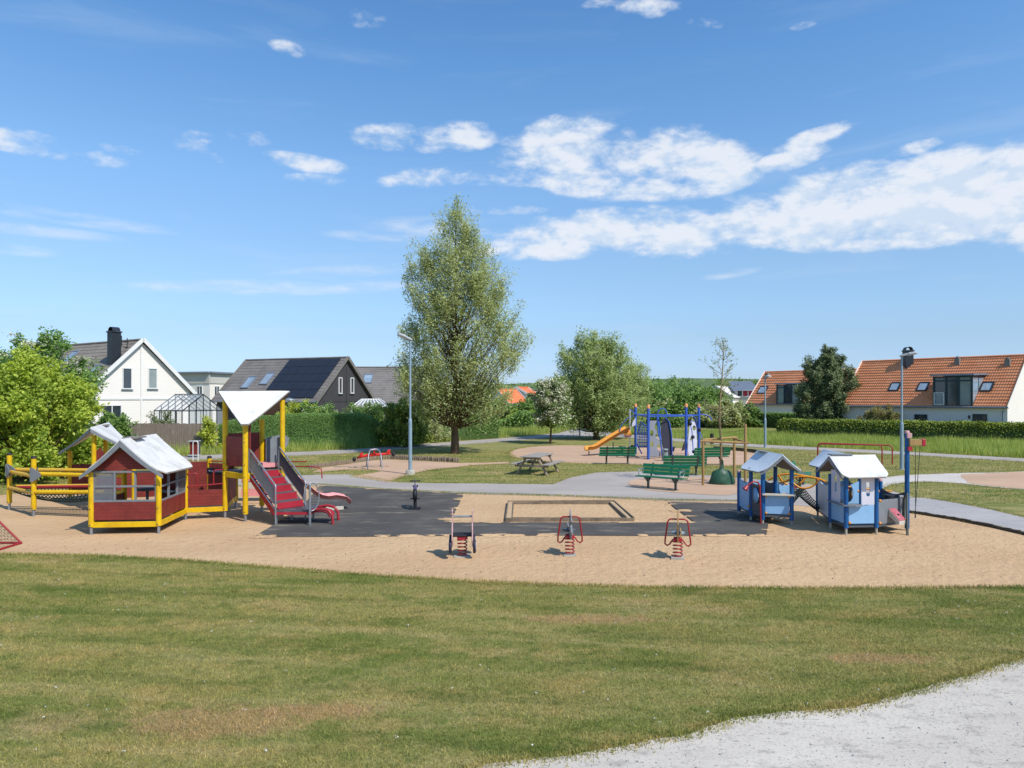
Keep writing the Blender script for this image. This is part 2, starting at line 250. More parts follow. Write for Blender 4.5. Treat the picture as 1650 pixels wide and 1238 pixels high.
# ---------------------------------------------------------------- mesh helpers
def tag(o, label=None, cat=None, group=None, kind=None):
    if label: o['label'] = label
    if cat: o['category'] = cat
    if group: o['group'] = group
    if kind: o['kind'] = kind
    return o
def wloc(o):
    v = Vector((0, 0, 0))
    while o is not None: v += o.location; o = o.parent
    return v
def empty(name, loc, label, cat, group=None):
    o = bpy.data.objects.new(name, None); col.objects.link(o); o.location = Vector((loc[0], loc[1], loc[2] if len(loc) > 2 else 0)); o.empty_display_size = .2
    return tag(o, label, cat, group)
class MB:
    def __init__(s): s.v = []; s.f = []; s.sm = []
    def add(s, vs, fs, smooth=False):
        n = len(s.v); s.v += [tuple(v) for v in vs]; s.f += [tuple(i + n for i in f) for f in fs]; s.sm += [smooth] * len(fs); return s
    def box(s, c, size, rz=0, tilt=None):
        a, b, h = size[0] / 2, size[1] / 2, size[2] / 2; m = Matrix.Rotation(rz, 3, 'Z')
        if tilt: m = m @ Matrix.Rotation(tilt[1], 3, tilt[0])
        c = Vector(c); vs = [c + m @ Vector((x, y, z)) for z in (-h, h) for x, y in ((-a, -b), (a, -b), (a, b), (-a, b))]
        return s.add(vs, [(3, 2, 1, 0), (4, 5, 6, 7), (0, 1, 5, 4), (1, 2, 6, 5), (2, 3, 7, 6), (3, 0, 4, 7)])
    def bar(s, p, q, w, h, up=(0, 0, 1)):
        p, q = Vector(p), Vector(q); d = (q - p).normalized(); side = d.cross(Vector(up))
        if side.length < 1e-4: side = d.cross(Vector((0, 1, 0)))
        side.normalize(); u = side.cross(d).normalized(); a, b = side * w / 2, u * h / 2
        vs = [p - a - b, p + a - b, p + a + b, p - a + b, q - a - b, q + a - b, q + a + b, q - a + b]
        return s.add(vs, [(0, 1, 2, 3), (7, 6, 5, 4), (1, 0, 4, 5), (2, 1, 5, 6), (3, 2, 6, 7), (0, 3, 7, 4)])
    def wall(s, a, b, z0, z1, t=.03, z0b=None, z1b=None):
        """upright panel from a to b (xy), thickness t"""
        a, b = Vector(a[:2]), Vector(b[:2]); d = (b - a).normalized(); n = Vector((-d.y, d.x)) * t / 2
        z0b = z0 if z0b is None else z0b; z1b = z1 if z1b is None else z1b
        vs = []
        for p, lo, hi in ((a, z0, z1), (b, z0b, z1b)):
            for k in (-1, 1):
                q = p + n * k; vs += [(q.x, q.y, lo), (q.x, q.y, hi)]
        return s.add(vs, [(0, 1, 3, 2), (5, 4, 6, 7), (0, 4, 5, 1), (2, 3, 7, 6), (1, 5, 7, 3), (0, 2, 6, 4)])
    def tube(s, pts, r, seg=8, r2=None, cap=True):
        pts = [Vector(p) for p in pts]; n = len(pts); rings = []; up = Vector((0, 0, 1)); prev = None
        for i, p in enumerate(pts):
            d = (pts[min(i + 1, n - 1)] - pts[max(i - 1, 0)])
            if d.length < 1e-9: d = Vector((0, 0, 1))
            d.normalize()
            if prev is None:
                a = d.cross(up)
                if a.length < .05: a = d.cross(Vector((1, 0, 0)))
            else: a = prev - d * prev.dot(d)
            a.normalize(); prev = a; b = d.cross(a)
            rr = r if r2 is None else (r[i] if isinstance(r, (list, tuple)) else r + (r2 - r) * i / max(1, n - 1))
            rings.append([p + (a * math.cos(2 * math.pi * k / seg) + b * math.sin(2 * math.pi * k / seg)) * rr for k in range(seg)])
        vs = [v for g in rings for v in g]
        fs = [(i * seg + k, i * seg + (k + 1) % seg, (i + 1) * seg + (k + 1) % seg, (i + 1) * seg + k) for i in range(n - 1) for k in range(seg)]
        s.add(vs, fs, True)
        if cap: s.add([v for v in rings[0]], [tuple(range(seg))]); s.add([v for v in rings[-1]], [tuple(reversed(range(seg)))])
        return s
    def post(s, x, y, z0, z1, r, seg=14, dome=0):
        s.tube([(x, y, z0), (x, y, z1)], r, seg)
        return s
    def lathe(s, c, prof, seg=16, axis='Z'):
        vs = []; c = Vector(c)
        for r, z in prof:
            for k in range(seg):
                a = 2 * math.pi * k / seg; v = Vector((r * math.cos(a), r * math.sin(a), z))
                if axis == 'X': v = Vector((v.z, v.x, v.y))
                if axis == 'Y': v = Vector((v.x, v.z, v.y))
                vs.append(c + v)
        fs = [(i * seg + k, i * seg + (k + 1) % seg, (i + 1) * seg + (k + 1) % seg, (i + 1) * seg + k) for i in range(len(prof) - 1) for k in range(seg)]
        return s.add(vs, fs, True)
    def ball(s, c, r, seg=12, sz=1):
        return s.lathe(c, [(max(1e-4, r * math.sin(math.pi * i / 8)), -r * sz * math.cos(math.pi * i / 8)) for i in range(9)], seg)
    def prism(s, outline, o, u, v, t, holes=()):
        """flat plate: 2D outline in axes u, v at origin o, thickness t along u x v (holes cut with a keyhole)"""
        o, u, v = Vector(o), Vector(u).normalized(), Vector(v).normalized(); w = u.cross(v).normalized() * t / 2
        bm = bmesh.new(); bv = []
        def ring(pts): return [bm.verts.new((p[0], p[1], 0)) for p in pts]
        e = []
        for pts in (outline, *holes):
            r = ring(pts); e += [bm.edges.new((r[i], r[(i + 1) % len(r)])) for i in range(len(r))]
        bmesh.ops.triangle_fill(bm, use_beauty=True, use_dissolve=False, edges=e)
        bm.verts.index_update(); P = [vv.co.copy() for vv in bm.verts]; T = [tuple(q.index for q in f.verts) for f in bm.faces]
        E = [(a.verts[0].index, a.verts[1].index) for a in bm.edges if len(a.link_faces) == 1]; bm.free()
        n = len(P); vs = [o + u * p.x + v * p.y - w for p in P] + [o + u * p.x + v * p.y + w for p in P]
        s.add(vs, T + [tuple(i + n for i in reversed(f)) for f in T] + [(a, b, b + n, a + n) for a, b in E]); return s
    def sheet(s, rows, t=.03):
        """curved sheet given as grid rows of points, thickened along -normal"""
        nr, nc = len(rows), len(rows[0]); P = [[Vector(p) for p in r] for r in rows]; top = []; bot = []
        for i in range(nr):
            for j in range(nc):
                a = P[min(i + 1, nr - 1)][j] - P[max(i - 1, 0)][j]; b = P[i][min(j + 1, nc - 1)] - P[i][max(j - 1, 0)]
                n = a.cross(b)
                if n.length < 1e-7: n = Vector((0, 0, 1))
                n.normalize()
                if n.z < 0: n = -n
                top.append(P[i][j]); bot.append(P[i][j] - n * t)
        fs = []; k = nr * nc
        for i in range(nr - 1):
            for j in range(nc - 1):
                a, b, c, d = i * nc + j, i * nc + j + 1, (i + 1) * nc + j + 1, (i + 1) * nc + j
                fs += [(a, b, c, d), (d + k, c + k, b + k, a + k)]
        bd = [(0, j) for j in range(nc)] + [(i, nc - 1) for i in range(1, nr)] + [(nr - 1, j) for j in range(nc - 2, -1, -1)] + [(i, 0) for i in range(nr - 2, 0, -1)]
        ix = [i * nc + j for i, j in bd]
        for q in range(len(ix)):
            a, b = ix[q], ix[(q + 1) % len(ix)]; fs.append((a, a + k, b + k, b))
        return s.add(top + bot, fs)
    def build(s, name, mat, parent=None, bevel=0, loc=None, smooth=None):
        me = bpy.data.meshes.new(name); off = wloc(parent) if parent is not None else (Vector(loc) if loc is not None else Vector((0, 0, 0)))
        me.from_pydata([tuple(Vector(v) - off) for v in s.v], [], s.f); me.update()
        me.polygons.foreach_set('use_smooth', [bool(x) if smooth is None else smooth for x in s.sm])
        bm = bmesh.new(); bm.from_mesh(me); bmesh.ops.recalc_face_normals(bm, faces=bm.faces)
        bm.to_mesh(me); bm.free()
        me.materials.append(mt[mat] if isinstance(mat, str) else mat)
        o = bpy.data.objects.new(name, me); col.objects.link(o); o.parent = parent
        if parent is None and loc is not None: o.location = loc
        if bevel:
            b = o.modifiers.new('bevel', 'BEVEL'); b.width = bevel; b.segments = 2; b.limit_method = 'ANGLE'; b.angle_limit = R(50)
        return o
def copy_tree(o, parent=None):
    c = o.copy(); col.objects.link(c); c.parent = parent
    for ch in [x for x in o.children]: copy_tree(ch, c)
    return c
def npmesh(name, V, Fa, mat, parent=None, rnd=None, loc=None):
    me = bpy.data.meshes.new(name); off = np.array(wloc(parent) if parent is not None else (loc if loc is not None else (0, 0, 0)), dtype=np.float64)
    V = (V - off).astype(np.float32); n, k = Fa.shape
    me.vertices.add(len(V)); me.vertices.foreach_set('co', V.ravel())
    me.loops.add(n * k); me.loops.foreach_set('vertex_index', Fa.astype(np.int32).ravel())
    me.polygons.add(n); me.polygons.foreach_set('loop_start', np.arange(0, n * k, k, dtype=np.int32)); me.polygons.foreach_set('loop_total', np.full(n, k, dtype=np.int32))
    me.update(calc_edges=True)
    a = me.attributes.new('rnd', 'FLOAT', 'FACE'); a.data.foreach_set('value', (rnd if rnd is not None else rng.random(n)).astype(np.float32))
    me.materials.append(mat); o = bpy.data.objects.new(name, me); col.objects.link(o); o.parent = parent
    if parent is None and loc is not None: o.location = loc
    return o
def unit(a): return a / np.maximum(1e-9, np.linalg.norm(a, axis=1, keepdims=True))
def leafquads(P, ln, wd, bias=None, bw=0.0, flat=0.0):
    """random leaf-shaped quads at points P"""
    n = len(P); d = unit(rng.normal(size=(n, 3)) + (0 if bias is None else np.asarray(bias) * bw)); r = rng.normal(size=(n, 3))
    if not flat:   # leaves turn their faces up and towards the light
        nr = unit(np.array([.30, -.35, .75]) * 1.15 + r * .75); d = d - nr * (d * nr).sum(1, keepdims=True); d = unit(d)
    if flat: r[:, 2] *= (1 - flat); d[:, 2] *= (1 - flat * .7); d = unit(d)
    w = unit(np.cross(d, nr) if not flat else np.cross(d, np.array([0, 0, 1.0]) + .55 * r)); s = (.65 + .7 * rng.random((n, 1)))
    L, Wd = d * ln * s / 2, w * wd * s / 2
    V = np.stack([P - L, P + Wd - L * .1, P + L, P - Wd - L * .1], 1).reshape(-1, 3)
    return V, np.arange(4 * n).reshape(n, 4)
# ================================================================ ground
def st(o, name=None): o['kind'] = 'structure'; return o
def rough(pts, step=.2, amp=.06, closed=True, seed=0):
    out = []; n = len(pts)
    for i in range(n):
        a, b = Vector(pts[i]), Vector(pts[(i + 1) % n]); L = (b - a).length; stp = max(step, .012 * abs((a.y + b.y) / 2)); k = max(1, min(400, int(L / stp)))
        for j in range(k):
            p = a + (b - a) * j / k; q = Vector((p.x * 1.3, p.y * 1.3, seed * 3.1))
            nn = Vector((noise.noise(q), noise.noise(q + Vector((7, 3, 1))), 0)) * amp * 1.6 + Vector((noise.noise(q * 5), noise.noise(q * 5 + Vector((2, 9, 1))), 0)) * amp * .7
            out.append((p.x + nn.x, p.y + nn.y))
    return out
def inpoly(P, poly):
    x, y = P[:, 0], P[:, 1]; poly = np.array(poly); r = np.zeros(len(P), bool); j = len(poly) - 1
    for i in range(len(poly)):
        xi, yi = poly[i]; xj, yj = poly[j]
        if yi != yj: r ^= ((yi > y) != (yj > y)) & (x < (xj - xi) * (y - yi) / (yj - yi) + xi)
        j = i
    return r
def smoothpoly(pts, it=2):
    for _ in range(it):
        q = []
        for i in range(len(pts)):
            a, b = pts[i], pts[(i + 1) % len(pts)]
            q += [(.75 * a[0] + .25 * b[0], .75 * a[1] + .25 * b[1]), (.25 * a[0] + .75 * b[0], .25 * a[1] + .75 * b[1])]
        pts = q
    return pts
def sheet2d(name, pts, z, mat, thick=0):
    o = MB()
    bm = bmesh.new(); vs = [bm.verts.new((x, y, z)) for x, y in pts]; es = [bm.edges.new((vs[i], vs[(i + 1) % len(vs)])) for i in range(len(vs))]
    bmesh.ops.triangle_fill(bm, use_beauty=True, edges=es)
    bmesh.ops.recalc_face_normals(bm, faces=bm.faces)
    for f in bm.faces:
        if f.normal.z < 0: f.normal_flip()
    if thick:
        bd = [e for e in bm.edges if len(e.link_faces) == 1]; r = bmesh.ops.extrude_edge_only(bm, edges=bd)
        for v in r['geom']:
            if isinstance(v, bmesh.types.BMVert): v.co.z -= thick
    me = bpy.data.meshes.new(name); bm.to_mesh(me); bm.free(); me.materials.append(mat)
    ob = bpy.data.objects.new(name, me); col.objects.link(ob); return st(ob)
LAWN = mat_lawn(); BLADE = mat_blade()
SAND = mat_ground('sand', C('#d3b188'), C('#c9a67e'), C('#b0906a'), 30, .8, .045, foot=True)
SANDR = mat_ground('sand_reddish', C('#cdab8e'), C('#c0a084'), C('#a98c73'), 24, .6, .02)
GRAV = mat_ground('gravel', C('#d5ccbd'), C('#c4bbad'), C('#9c958a'), 22, .8, .02, dark=(C('#5c5a56'), .7), mott=.7)
ASPH = mat_ground('asphalt', C('#b6ada3'), C('#a9a097'), C('#968d84'), 40, .4, .008, mott=.35)
PATHG = mat_ground('path_grey', C('#b5b0aa'), C('#a9a5a2'), C('#8c8a8a'), 26, .6, .012, dark=(C('#e0dacb'), .45), mott=.6)
LIGHTG = mat_ground('pale_gravel', C('#d2ccc2'), C('#c8beb2'), C('#b5aca0'), 24, .5, .012)
def mat_rubber():
    m, t, b = base('rubber'); p = pos(t)
    c = mixc(t, sstep(t, tnoise(t, .7, 5, .6, p), .35, .7), C('#514d48'), C('#605c56'))
    s = tnoise(t, 1.6, 6, .68, scaled(t, p, (.45, 1.6, 1))); c = mixc(t, mth(t, 'MULTIPLY', sstep(t, s, .52, .72), .62), c, C('#a39580'))
    s2 = tnoise(t, 90, 2, .5, p); c = mixc(t, mth(t, 'MULTIPLY', sstep(t, s2, .5, .7), .3), c, C('#35373a'))
    w = N(t, 'ShaderNodeSeparateXYZ'); t.links.new(p, w.inputs[0])
    for a in (0, 1):
        fr = mth(t, 'FRACT', mth(t, 'MULTIPLY', w.outputs[a], 1.0)); c = mixc(t, mth(t, 'MULTIPLY', mth(t, 'LESS_THAN', fr, .012), .35), c, C('#2a2b2d'))
    t.links.new(c, b.inputs['Base Color']); b.inputs['Roughness'].default_value = .85; b.inputs['Specular IOR Level'].default_value = .25
    bump(t, b, tnoise(t, 45, 4, .7, p), .5, .01); return m
RUB = mat_rubber()
def mat_meadow():
    m, t, b = base('meadow_ground'); p = pos(t)
    c = mixc(t, sstep(t, tnoise(t, .25, 5, .6, p), .35, .65), C('#5f7434'), C('#7f8c48')); t.links.new(c, b.inputs['Base Color']); b.inputs['Roughness'].default_value = .95
    return m
g = MB()
n = 40
xs = [-1600 + 3200 * i / n for i in range(n + 1)]
vs = [(x, y, 0) for y in (-60, 0, 20, 40, 60, 90, 140, 220, 400, 800, 1600) for x in (-1600, -400, -120, -60, -30, 0, 30, 60, 120, 400, 1600)]
fs = [(j * 11 + i, j * 11 + i + 1, (j + 1) * 11 + i + 1, (j + 1) * 11 + i) for j in range(10) for i in range(10)]
g.add(vs, fs); st(g.build('ground', LAWN))
gp = lambda L: [G(*p) for p in L]
SANDP = gp([(-260, 905), (-100, 897), (0, 893.5), (150, 896), (300, 904), (450, 916), (600, 928), (750, 937), (900, 943), (1050, 947), (1200, 948.5), (1400, 948.5), (1650, 947), (1900, 944), (1950, 942), (1800, 904), (1650, 861), (1600, 850), (1540, 838), (1480, 828), (1440, 822), (1330, 817), (1200, 808), (1075, 806), (900, 799), (748, 795), (620, 789), (516, 781), (430, 783), (330, 784), (200, 786), (100, 789), (50, 793), (0, 798), (-100, 806), (-260, 812)])
PTH = gp([(455, 768), (520, 765), (560, 765), (585, 768), (640, 778), (700, 779), (800, 780), (890, 781), (918, 770), (960, 762), (1030, 760), (1100, 764), (1190, 770), (1230, 774), (1330, 783), (1440, 792), (1475, 802), (1540, 811), (1600, 822), (1650, 834), (1800, 868), (2300, 992), (2300, 1040), (1800, 905), (1650, 861.5), (1600, 850), (1540, 838.5), (1480, 828.5), (1440, 823), (1330, 818), (1200, 809.5), (1075, 807.5), (900, 800), (748, 796.5), (620, 790), (516, 783), (430, 784), (330, 785), (250, 785), (250, 778), (330, 773), (400, 770)])
FAR = gp([(-200, 747), (0, 745), (150, 741), (300, 735), (420, 730), (500, 728), (560, 724.5), (620, 720.5), (680, 715.5), (760, 710), (840, 704), (898, 698.5), (936, 688.5), (944, 678), (950, 672), (966, 672), (968, 682), (974, 694), (990, 699), (1083, 706), (1164, 712), (1220, 716.5), (1330, 722), (1500, 730.5), (1650, 739), (1850, 752), (2400, 786), (2400, 796), (1850, 759), (1650, 744.5), (1500, 735.5), (1330, 727), (1220, 721.5), (1164, 717), (1083, 711), (1000, 705), (975, 703), (900, 705), (840, 710), (760, 716), (680, 721.5), (620, 726.5), (560, 731), (500, 734), (420, 737), (300, 742), (150, 749), (0, 754), (-200, 758)])
PATHM = ASPH
sheet2d('sand', rough(SANDP, .22, .05, seed=1), .006, SAND)
sheet2d('path', rough(PTH, .3, .05, seed=2), .012, ASPH)
sheet2d('far_path', rough(FAR, .5, .05, seed=3), .006, ASPH)
CS = gp([(819, 731), (826, 725), (850, 721), (884, 718), (947, 718), (1022, 720.5), (1100, 722.5), (1184, 726.5), (1215, 730), (1240, 735), (1238, 741), (1215, 748), (1189, 751), (1120, 750), (1039, 749.5), (964, 748), (899, 746), (850, 741), (826, 737)])
sheet2d('sand_patch', rough(smoothpoly(CS), .3, .07, seed=4), .010, SANDR)
SS = gp([(500, 762), (520, 754), (560, 748.5), (600, 742.5), (625, 740.8), (680, 743.5), (742, 746.8), (790, 746), (822, 744.5), (822, 747.5), (760, 750.5), (735, 754), (700, 757), (668, 763), (640, 771), (628, 778), (590, 772), (565, 768), (600, 763), (612, 760), (590, 757.5), (560, 757.5), (520, 761)])
sheet2d('sand_patch', rough(SS, .25, .05, seed=5), .016, SANDR)
BG = gp([(1012, 776), (1030, 772), (1070, 770), (1120, 769), (1170, 771), (1195, 777), (1196, 790), (1185, 798), (1150, 799), (1090, 795), (1040, 790), (1015, 784)])
sheet2d('gravel_patch', rough(smoothpoly(BG, 1), .2, .05, seed=6), .020, SANDR)
LG = gp([(1395, 776), (1415, 771), (1440, 768), (1475, 765.5), (1520, 764), (1560, 762.5), (1610, 762), (1650, 760), (1900, 757), (2000, 780), (1900, 806), (1650, 789.5), (1600, 785.5), (1550, 780), (1500, 777), (1470, 777.5), (1435, 781), (1420, 790), (1385, 786)])
sheet2d('pale_path', rough(LG, .25, .05, seed=7), .016, LIGHTG)
SR = gp([(1545, 765), (1610, 762.5), (1650, 760.5), (1900, 755), (2010, 780), (1900, 808), (1650, 788.5), (1600, 784.5), (1560, 779)])
sheet2d('sand_patch', rough(SR, .3, .08, seed=8), .020, SANDR)
PG = gp([(1462, 803), (1490, 802.5), (1540, 811), (1600, 822.5), (1650, 834.5), (1800, 869), (2300, 993), (2300, 1038), (1800, 904), (1650, 860.5), (1600, 849), (1540, 837.5), (1480, 828), (1452, 824), (1445, 812)])
sheet2d('gravel_path', rough(PG, .15, .04, seed=9), .018, PATHG)
GRB = gp([(700, 1262), (786, 1233), (900, 1217), (1022, 1203), (1110, 1182), (1189, 1157), (1260, 1151), (1333, 1143), (1408, 1134), (1506, 1106), (1580, 1084), (1650, 1062), (1850, 1010), (2100, 960)])
GRB += [(14, 8), (14, -6), (-1.2, -6), (-1.2, 5)]
GR = rough(GRB, .05, .04, seed=10)
sheet2d('gravel', GR, .006, GRAV)
RB = gp([(411, 866.5), (462, 833.5), (495, 808), (516, 783.5), (620, 790), (747, 797), (736, 820), (725, 843.5), (900, 843.5), (1120, 844), (1096, 826), (1075, 810), (1190, 813), (1225, 817), (1240, 826), (1235, 864.5), (1100, 864.5), (900, 864), (720, 864.5), (560, 866)])
sheet2d('rubber_surface', rough(RB, .3, .012, seed=11), .032, RUB, .03)
drift = MB()
rbp = [Vector(q) for q in RB]
for i in range(60):
    k = random.randrange(len(rbp)); a, b = rbp[k], rbp[(k + 1) % len(rbp)]; c = a.lerp(b, random.random())
    if c.y < 16.5 and random.random() < .2: continue
    rx = random.uniform(.08, .34); ry = rx * random.uniform(.3, .7); pts = []
    for j in range(30): t_ = 2 * math.pi * j / 30; q = 1 + .7 * noise.noise(Vector((math.cos(t_) * 1.7 + i, math.sin(t_) * 1.7, i * .7))) + .2 * noise.noise(Vector((math.cos(t_) * 6, math.sin(t_) * 6, i * 1.7))); pts.append((c.x + rx * q * math.cos(t_), c.y + ry * q * math.sin(t_)))
    ins = inpoly(np.array(pts), RB); pts = [(x, y, (.0345 if k_ else .009) + .0001 * i) for (x, y), k_ in zip(pts, ins)]
    drift.add(pts + [(c.x, c.y, .039 + .0001 * i)], [(j, (j + 1) % 30, 30) for j in range(30)], False)
tag(drift.build('sand_drift', SAND), 'thin drifts of sand blown over the edges of the dark rubber surface', 'sand', kind='stuff')
# dark kerb of short boards along the right-hand path
kerb = empty('path_kerb', G(1540, 838), 'dark low timber kerb of short upright boards between the sand and the grey path on the right', 'kerb')
k = MB(); KP = [Vector(G(*p)) for p in [(1452, 825.5), (1480, 829), (1540, 839), (1600, 851), (1650, 862.5), (1760, 892), (1930, 940)]]
for a, b in zip(KP, KP[1:]):
    m_ = int((b - a).length / .09)
    for i in range(m_):
        p = a + (b - a) * (i + .5) / m_; h = .075 + .02 * random.random(); k.box((p.x, p.y + random.uniform(-.008, .008), h / 2), (.085, .045, h), math.atan2(b.y - a.y, b.x - a.x) + random.uniform(-.05, .05))
k.build('board', 'logdark', kerb)
# ---- grass blades near the camera, one sheet of turf
def blades(P, h, w, lean=.5, seg2=False):
    n = len(P); a = rng.random(n) * 2 * math.pi; hh = h * (.55 + .9 * rng.random(n)); ln = lean * hh * rng.random(n); b = rng.random(n) * 2 * math.pi
    base_ = np.zeros((n, 3)); base_[:, :2] = P[:, :2]; base_[:, 2] = P[:, 2] if P.shape[1] > 2 else 0
    s = np.stack([np.cos(a), np.sin(a), 0 * a], 1) * (w / 2 * (.7 + .6 * rng.random((n, 1))))
    top = base_ + np.stack([np.cos(b) * ln, np.sin(b) * ln, hh], 1)
    V = np.stack([base_ - s, base_ + s, top], 1).reshape(-1, 3)
    return V, np.arange(3 * n).reshape(n, 3)
def frustum(n, y0, y1, marg=1.05):
    y = np.sqrt(rng.random(n) * (y1 ** 2 - y0 ** 2) + y0 ** 2); x = (rng.random(n) * 2 - 1) * y * (825 / F) * marg
    return np.stack([x, y], 1)
SANDR_ = rough(SANDP, .22, .05, seed=1)
P = frustum(1000000, 6.1, 16.2, 1.3)
P = P[~inpoly(P, GR)]; P = P[~inpoly(P, SANDP)]
nn = np.array([noise.noise(Vector((x * .9, y * 1.5, 0))) for x, y in P[::1]]) if False else None
wgt = np.sin(P[:, 0] * 1.7 + 2 * np.sin(P[:, 1] * 1.3)) * np.sin(P[:, 1] * 2.9 + np.sin(P[:, 0])) * .25 + .75
P = P[rng.random(len(P)) < wgt]
V, Fa = blades(P, .026, .008, 1.3)
tf = npmesh('grass', V, Fa, BLADE); tag(tf, 'short mown lawn grass with dry patches in the foreground', 'grass', kind='stuff')
# frayed grass edges on the sand, gravel and paths + mid lawn tufts
E = []
for poly, spread, dens, hgt in ((GR, .07, 900, .035), (SANDP, .05, 420, .05), (PTH, .06, 130, .06), (FAR, .08, 60, .09), (CS, .1, 90, .1), (SS, .08, 110, .07), (PG, .05, 260, .06), (LG, .1, 120, .06)):
    for i in range(len(poly)):
        a, b = np.array(poly[i]), np.array(poly[(i + 1) % len(poly)]); L = np.linalg.norm(b - a)
        if L > 60 or a[1] < 3 or b[1] < 3: continue
        k_ = int(L * dens); t_ = rng.random((k_, 1)); E.append((a + (b - a) * t_ + rng.normal(size=(k_, 2)) * spread, hgt))
rb = np.array(RB)
Vs, Fs, c0 = [], [], 0
for Pq, hg in E:
    inner = (Pq[:, 1] > 17.3) & (Pq[:, 1] < 22.5) & inpoly(Pq, gp([(250, 860), (300, 778), (700, 776), (1200, 790), (1440, 808), (1440, 850), (1300, 900)]))
    Pq = Pq[~inner]
    V, Fa = blades(Pq, hg, .012, .9); Vs.append(V); Fs.append(Fa + c0); c0 += len(V)
P = frustum(190000, 22, 44, 1.2); allow = ~(inpoly(P, PTH) | inpoly(P, FAR) | inpoly(P, CS) | inpoly(P, SS) | inpoly(P, LG) | inpoly(P, PG) | inpoly(P, SR) | inpoly(P, BG) | inpoly(P, SANDP) | inpoly(P, RB))
V, Fa = blades(P[allow], .05, .022, .9); Vs.append(V); Fs.append(Fa + c0); c0 += len(V)
tf = npmesh('lawn_grass', np.concatenate(Vs), np.concatenate(Fs), BLADE); tag(tf, 'short lawn grass around the paths and along the edges of sand and gravel', 'grass', kind='stuff')
# daisies
P = frustum(150, 6.5, 15.5); P = P[~inpoly(P, GR) & ~inpoly(P, SANDP)]
P3 = np.concatenate([P, np.full((len(P), 1), .035)], 1); P3 = np.repeat(P3, 5, 0) + rng.normal(size=(len(P) * 5, 3)) * [.010, .010, .003]
V, Fa = leafquads(P3, .018, .008, flat=.8); fl = npmesh('daisies', V, Fa, M('daisy', C('#e8e8e0'), .6)); tag(fl, 'tiny white daisies scattered through the foreground lawn', 'flowers', kind='stuff')
P = np.stack([rng.uniform(-12, 12, 420), rng.uniform(12.8, 17, 420)], 1); P = P[inpoly(P, SANDP) & ~inpoly(P, RB)]
V, Fa = leafquads(np.concatenate([P, np.full((len(P), 1), .016)], 1), .045, .014, flat=.85); tag(npmesh('leaf_litter', V, Fa, M('dry_leaf', C('#6d5638'), .8, C('#4b3c26'), 9, .9)), 'small dry leaves and bark bits scattered over the sand', 'leaves', kind='stuff')
# pebbles on the gravel and debris on the sand
pb = MB()
for i in range(420):
    x, y = random.uniform(-1, 9), random.uniform(6.1, 10.5)
    if not inpoly(np.array([[x, y]]), GR)[0]: continue
    r = random.choice((.006, .008, .010, .014)); c = Vector((x, y, .006 + r * .4))
    vs = [c + Vector((r * random.uniform(.6, 1.3) * math.cos(a), r * random.uniform(.6, 1.3) * math.sin(a), -r * .5)) for a in (0, 1.3, 2.6, 3.9, 5.2)] + [c + Vector((0, 0, r * .6))]
    pb.add(vs, [(0, 1, 5), (1, 2, 5), (2, 3, 5), (3, 4, 5), (4, 0, 5)])
o = pb.build('pebbles', M('pebble', C('#8a8b90'), .8, C('#5d5f68'), 9, .9)); tag(o, 'loose grey pebbles lying on the pale gravel in the corner', 'pebbles', kind='stuff')
# ---- tall meadow grass
MEAD = leafmat('meadow_grass', C('#7f9140'), C('#9ba858'), C('#c2bd7c'), .35, .45)
def meadow(name, poly, n, h, w, label):
    poly = gp(poly); a = np.array(poly); lo, hi = a.min(0), a.max(0); P = rng.random((n, 2)) * (hi - lo) + lo; P = P[inpoly(P, poly)]
    w_ = w * (1 + 0 * P[:, 0]); hv = h * (.75 + .35 * np.sin(P[:, 0] * .9 + 1.3 * np.sin(P[:, 1] * .7)) * np.sin(P[:, 1] * 1.1 + P[:, 0] * .3))
    V, Fa = blades(P, 1.0, w, .45); V = V.reshape(-1, 3, 3); V[:, 2, 2] *= hv; V[:, 2, :2] = P + (V[:, 2, :2] - P) * hv[:, None]; V = V.reshape(-1, 3)
    o = npmesh(name, V, Fa, MEAD); tag(o, label, 'meadow grass', kind='stuff'); return o
meadow('meadow_grass', [(1075, 706), (1164, 712), (1220, 716), (1330, 721.5), (1500, 730), (1650, 738.5), (1850, 751), (2000, 760), (2000, 720), (1650, 710), (1400, 704), (1240, 700), (1200, 697), (1120, 697), (1060, 699)], 175000, .50, .035, 'tall meadow grass between the far path and the right-hand hedges')
meadow('meadow_grass', [(-150, 744), (0, 744), (150, 740), (300, 734), (420, 729.5), (500, 727), (560, 724), (620, 720), (680, 715), (760, 709), (840, 703), (895, 698), (932, 688), (936, 682), (860, 684), (760, 692), (690, 700), (640, 706), (560, 712), (330, 713), (150, 712), (-150, 715)], 190000, .55, .035, 'tall meadow grass between the far path and the left-hand gardens')
meadow('meadow_grass', [(990, 698.5), (1060, 703), (1075, 700), (1060, 694), (1000, 690), (976, 686), (978, 694)], 60000, .5, .04, 'tall meadow grass right of the path that runs away between the trees')
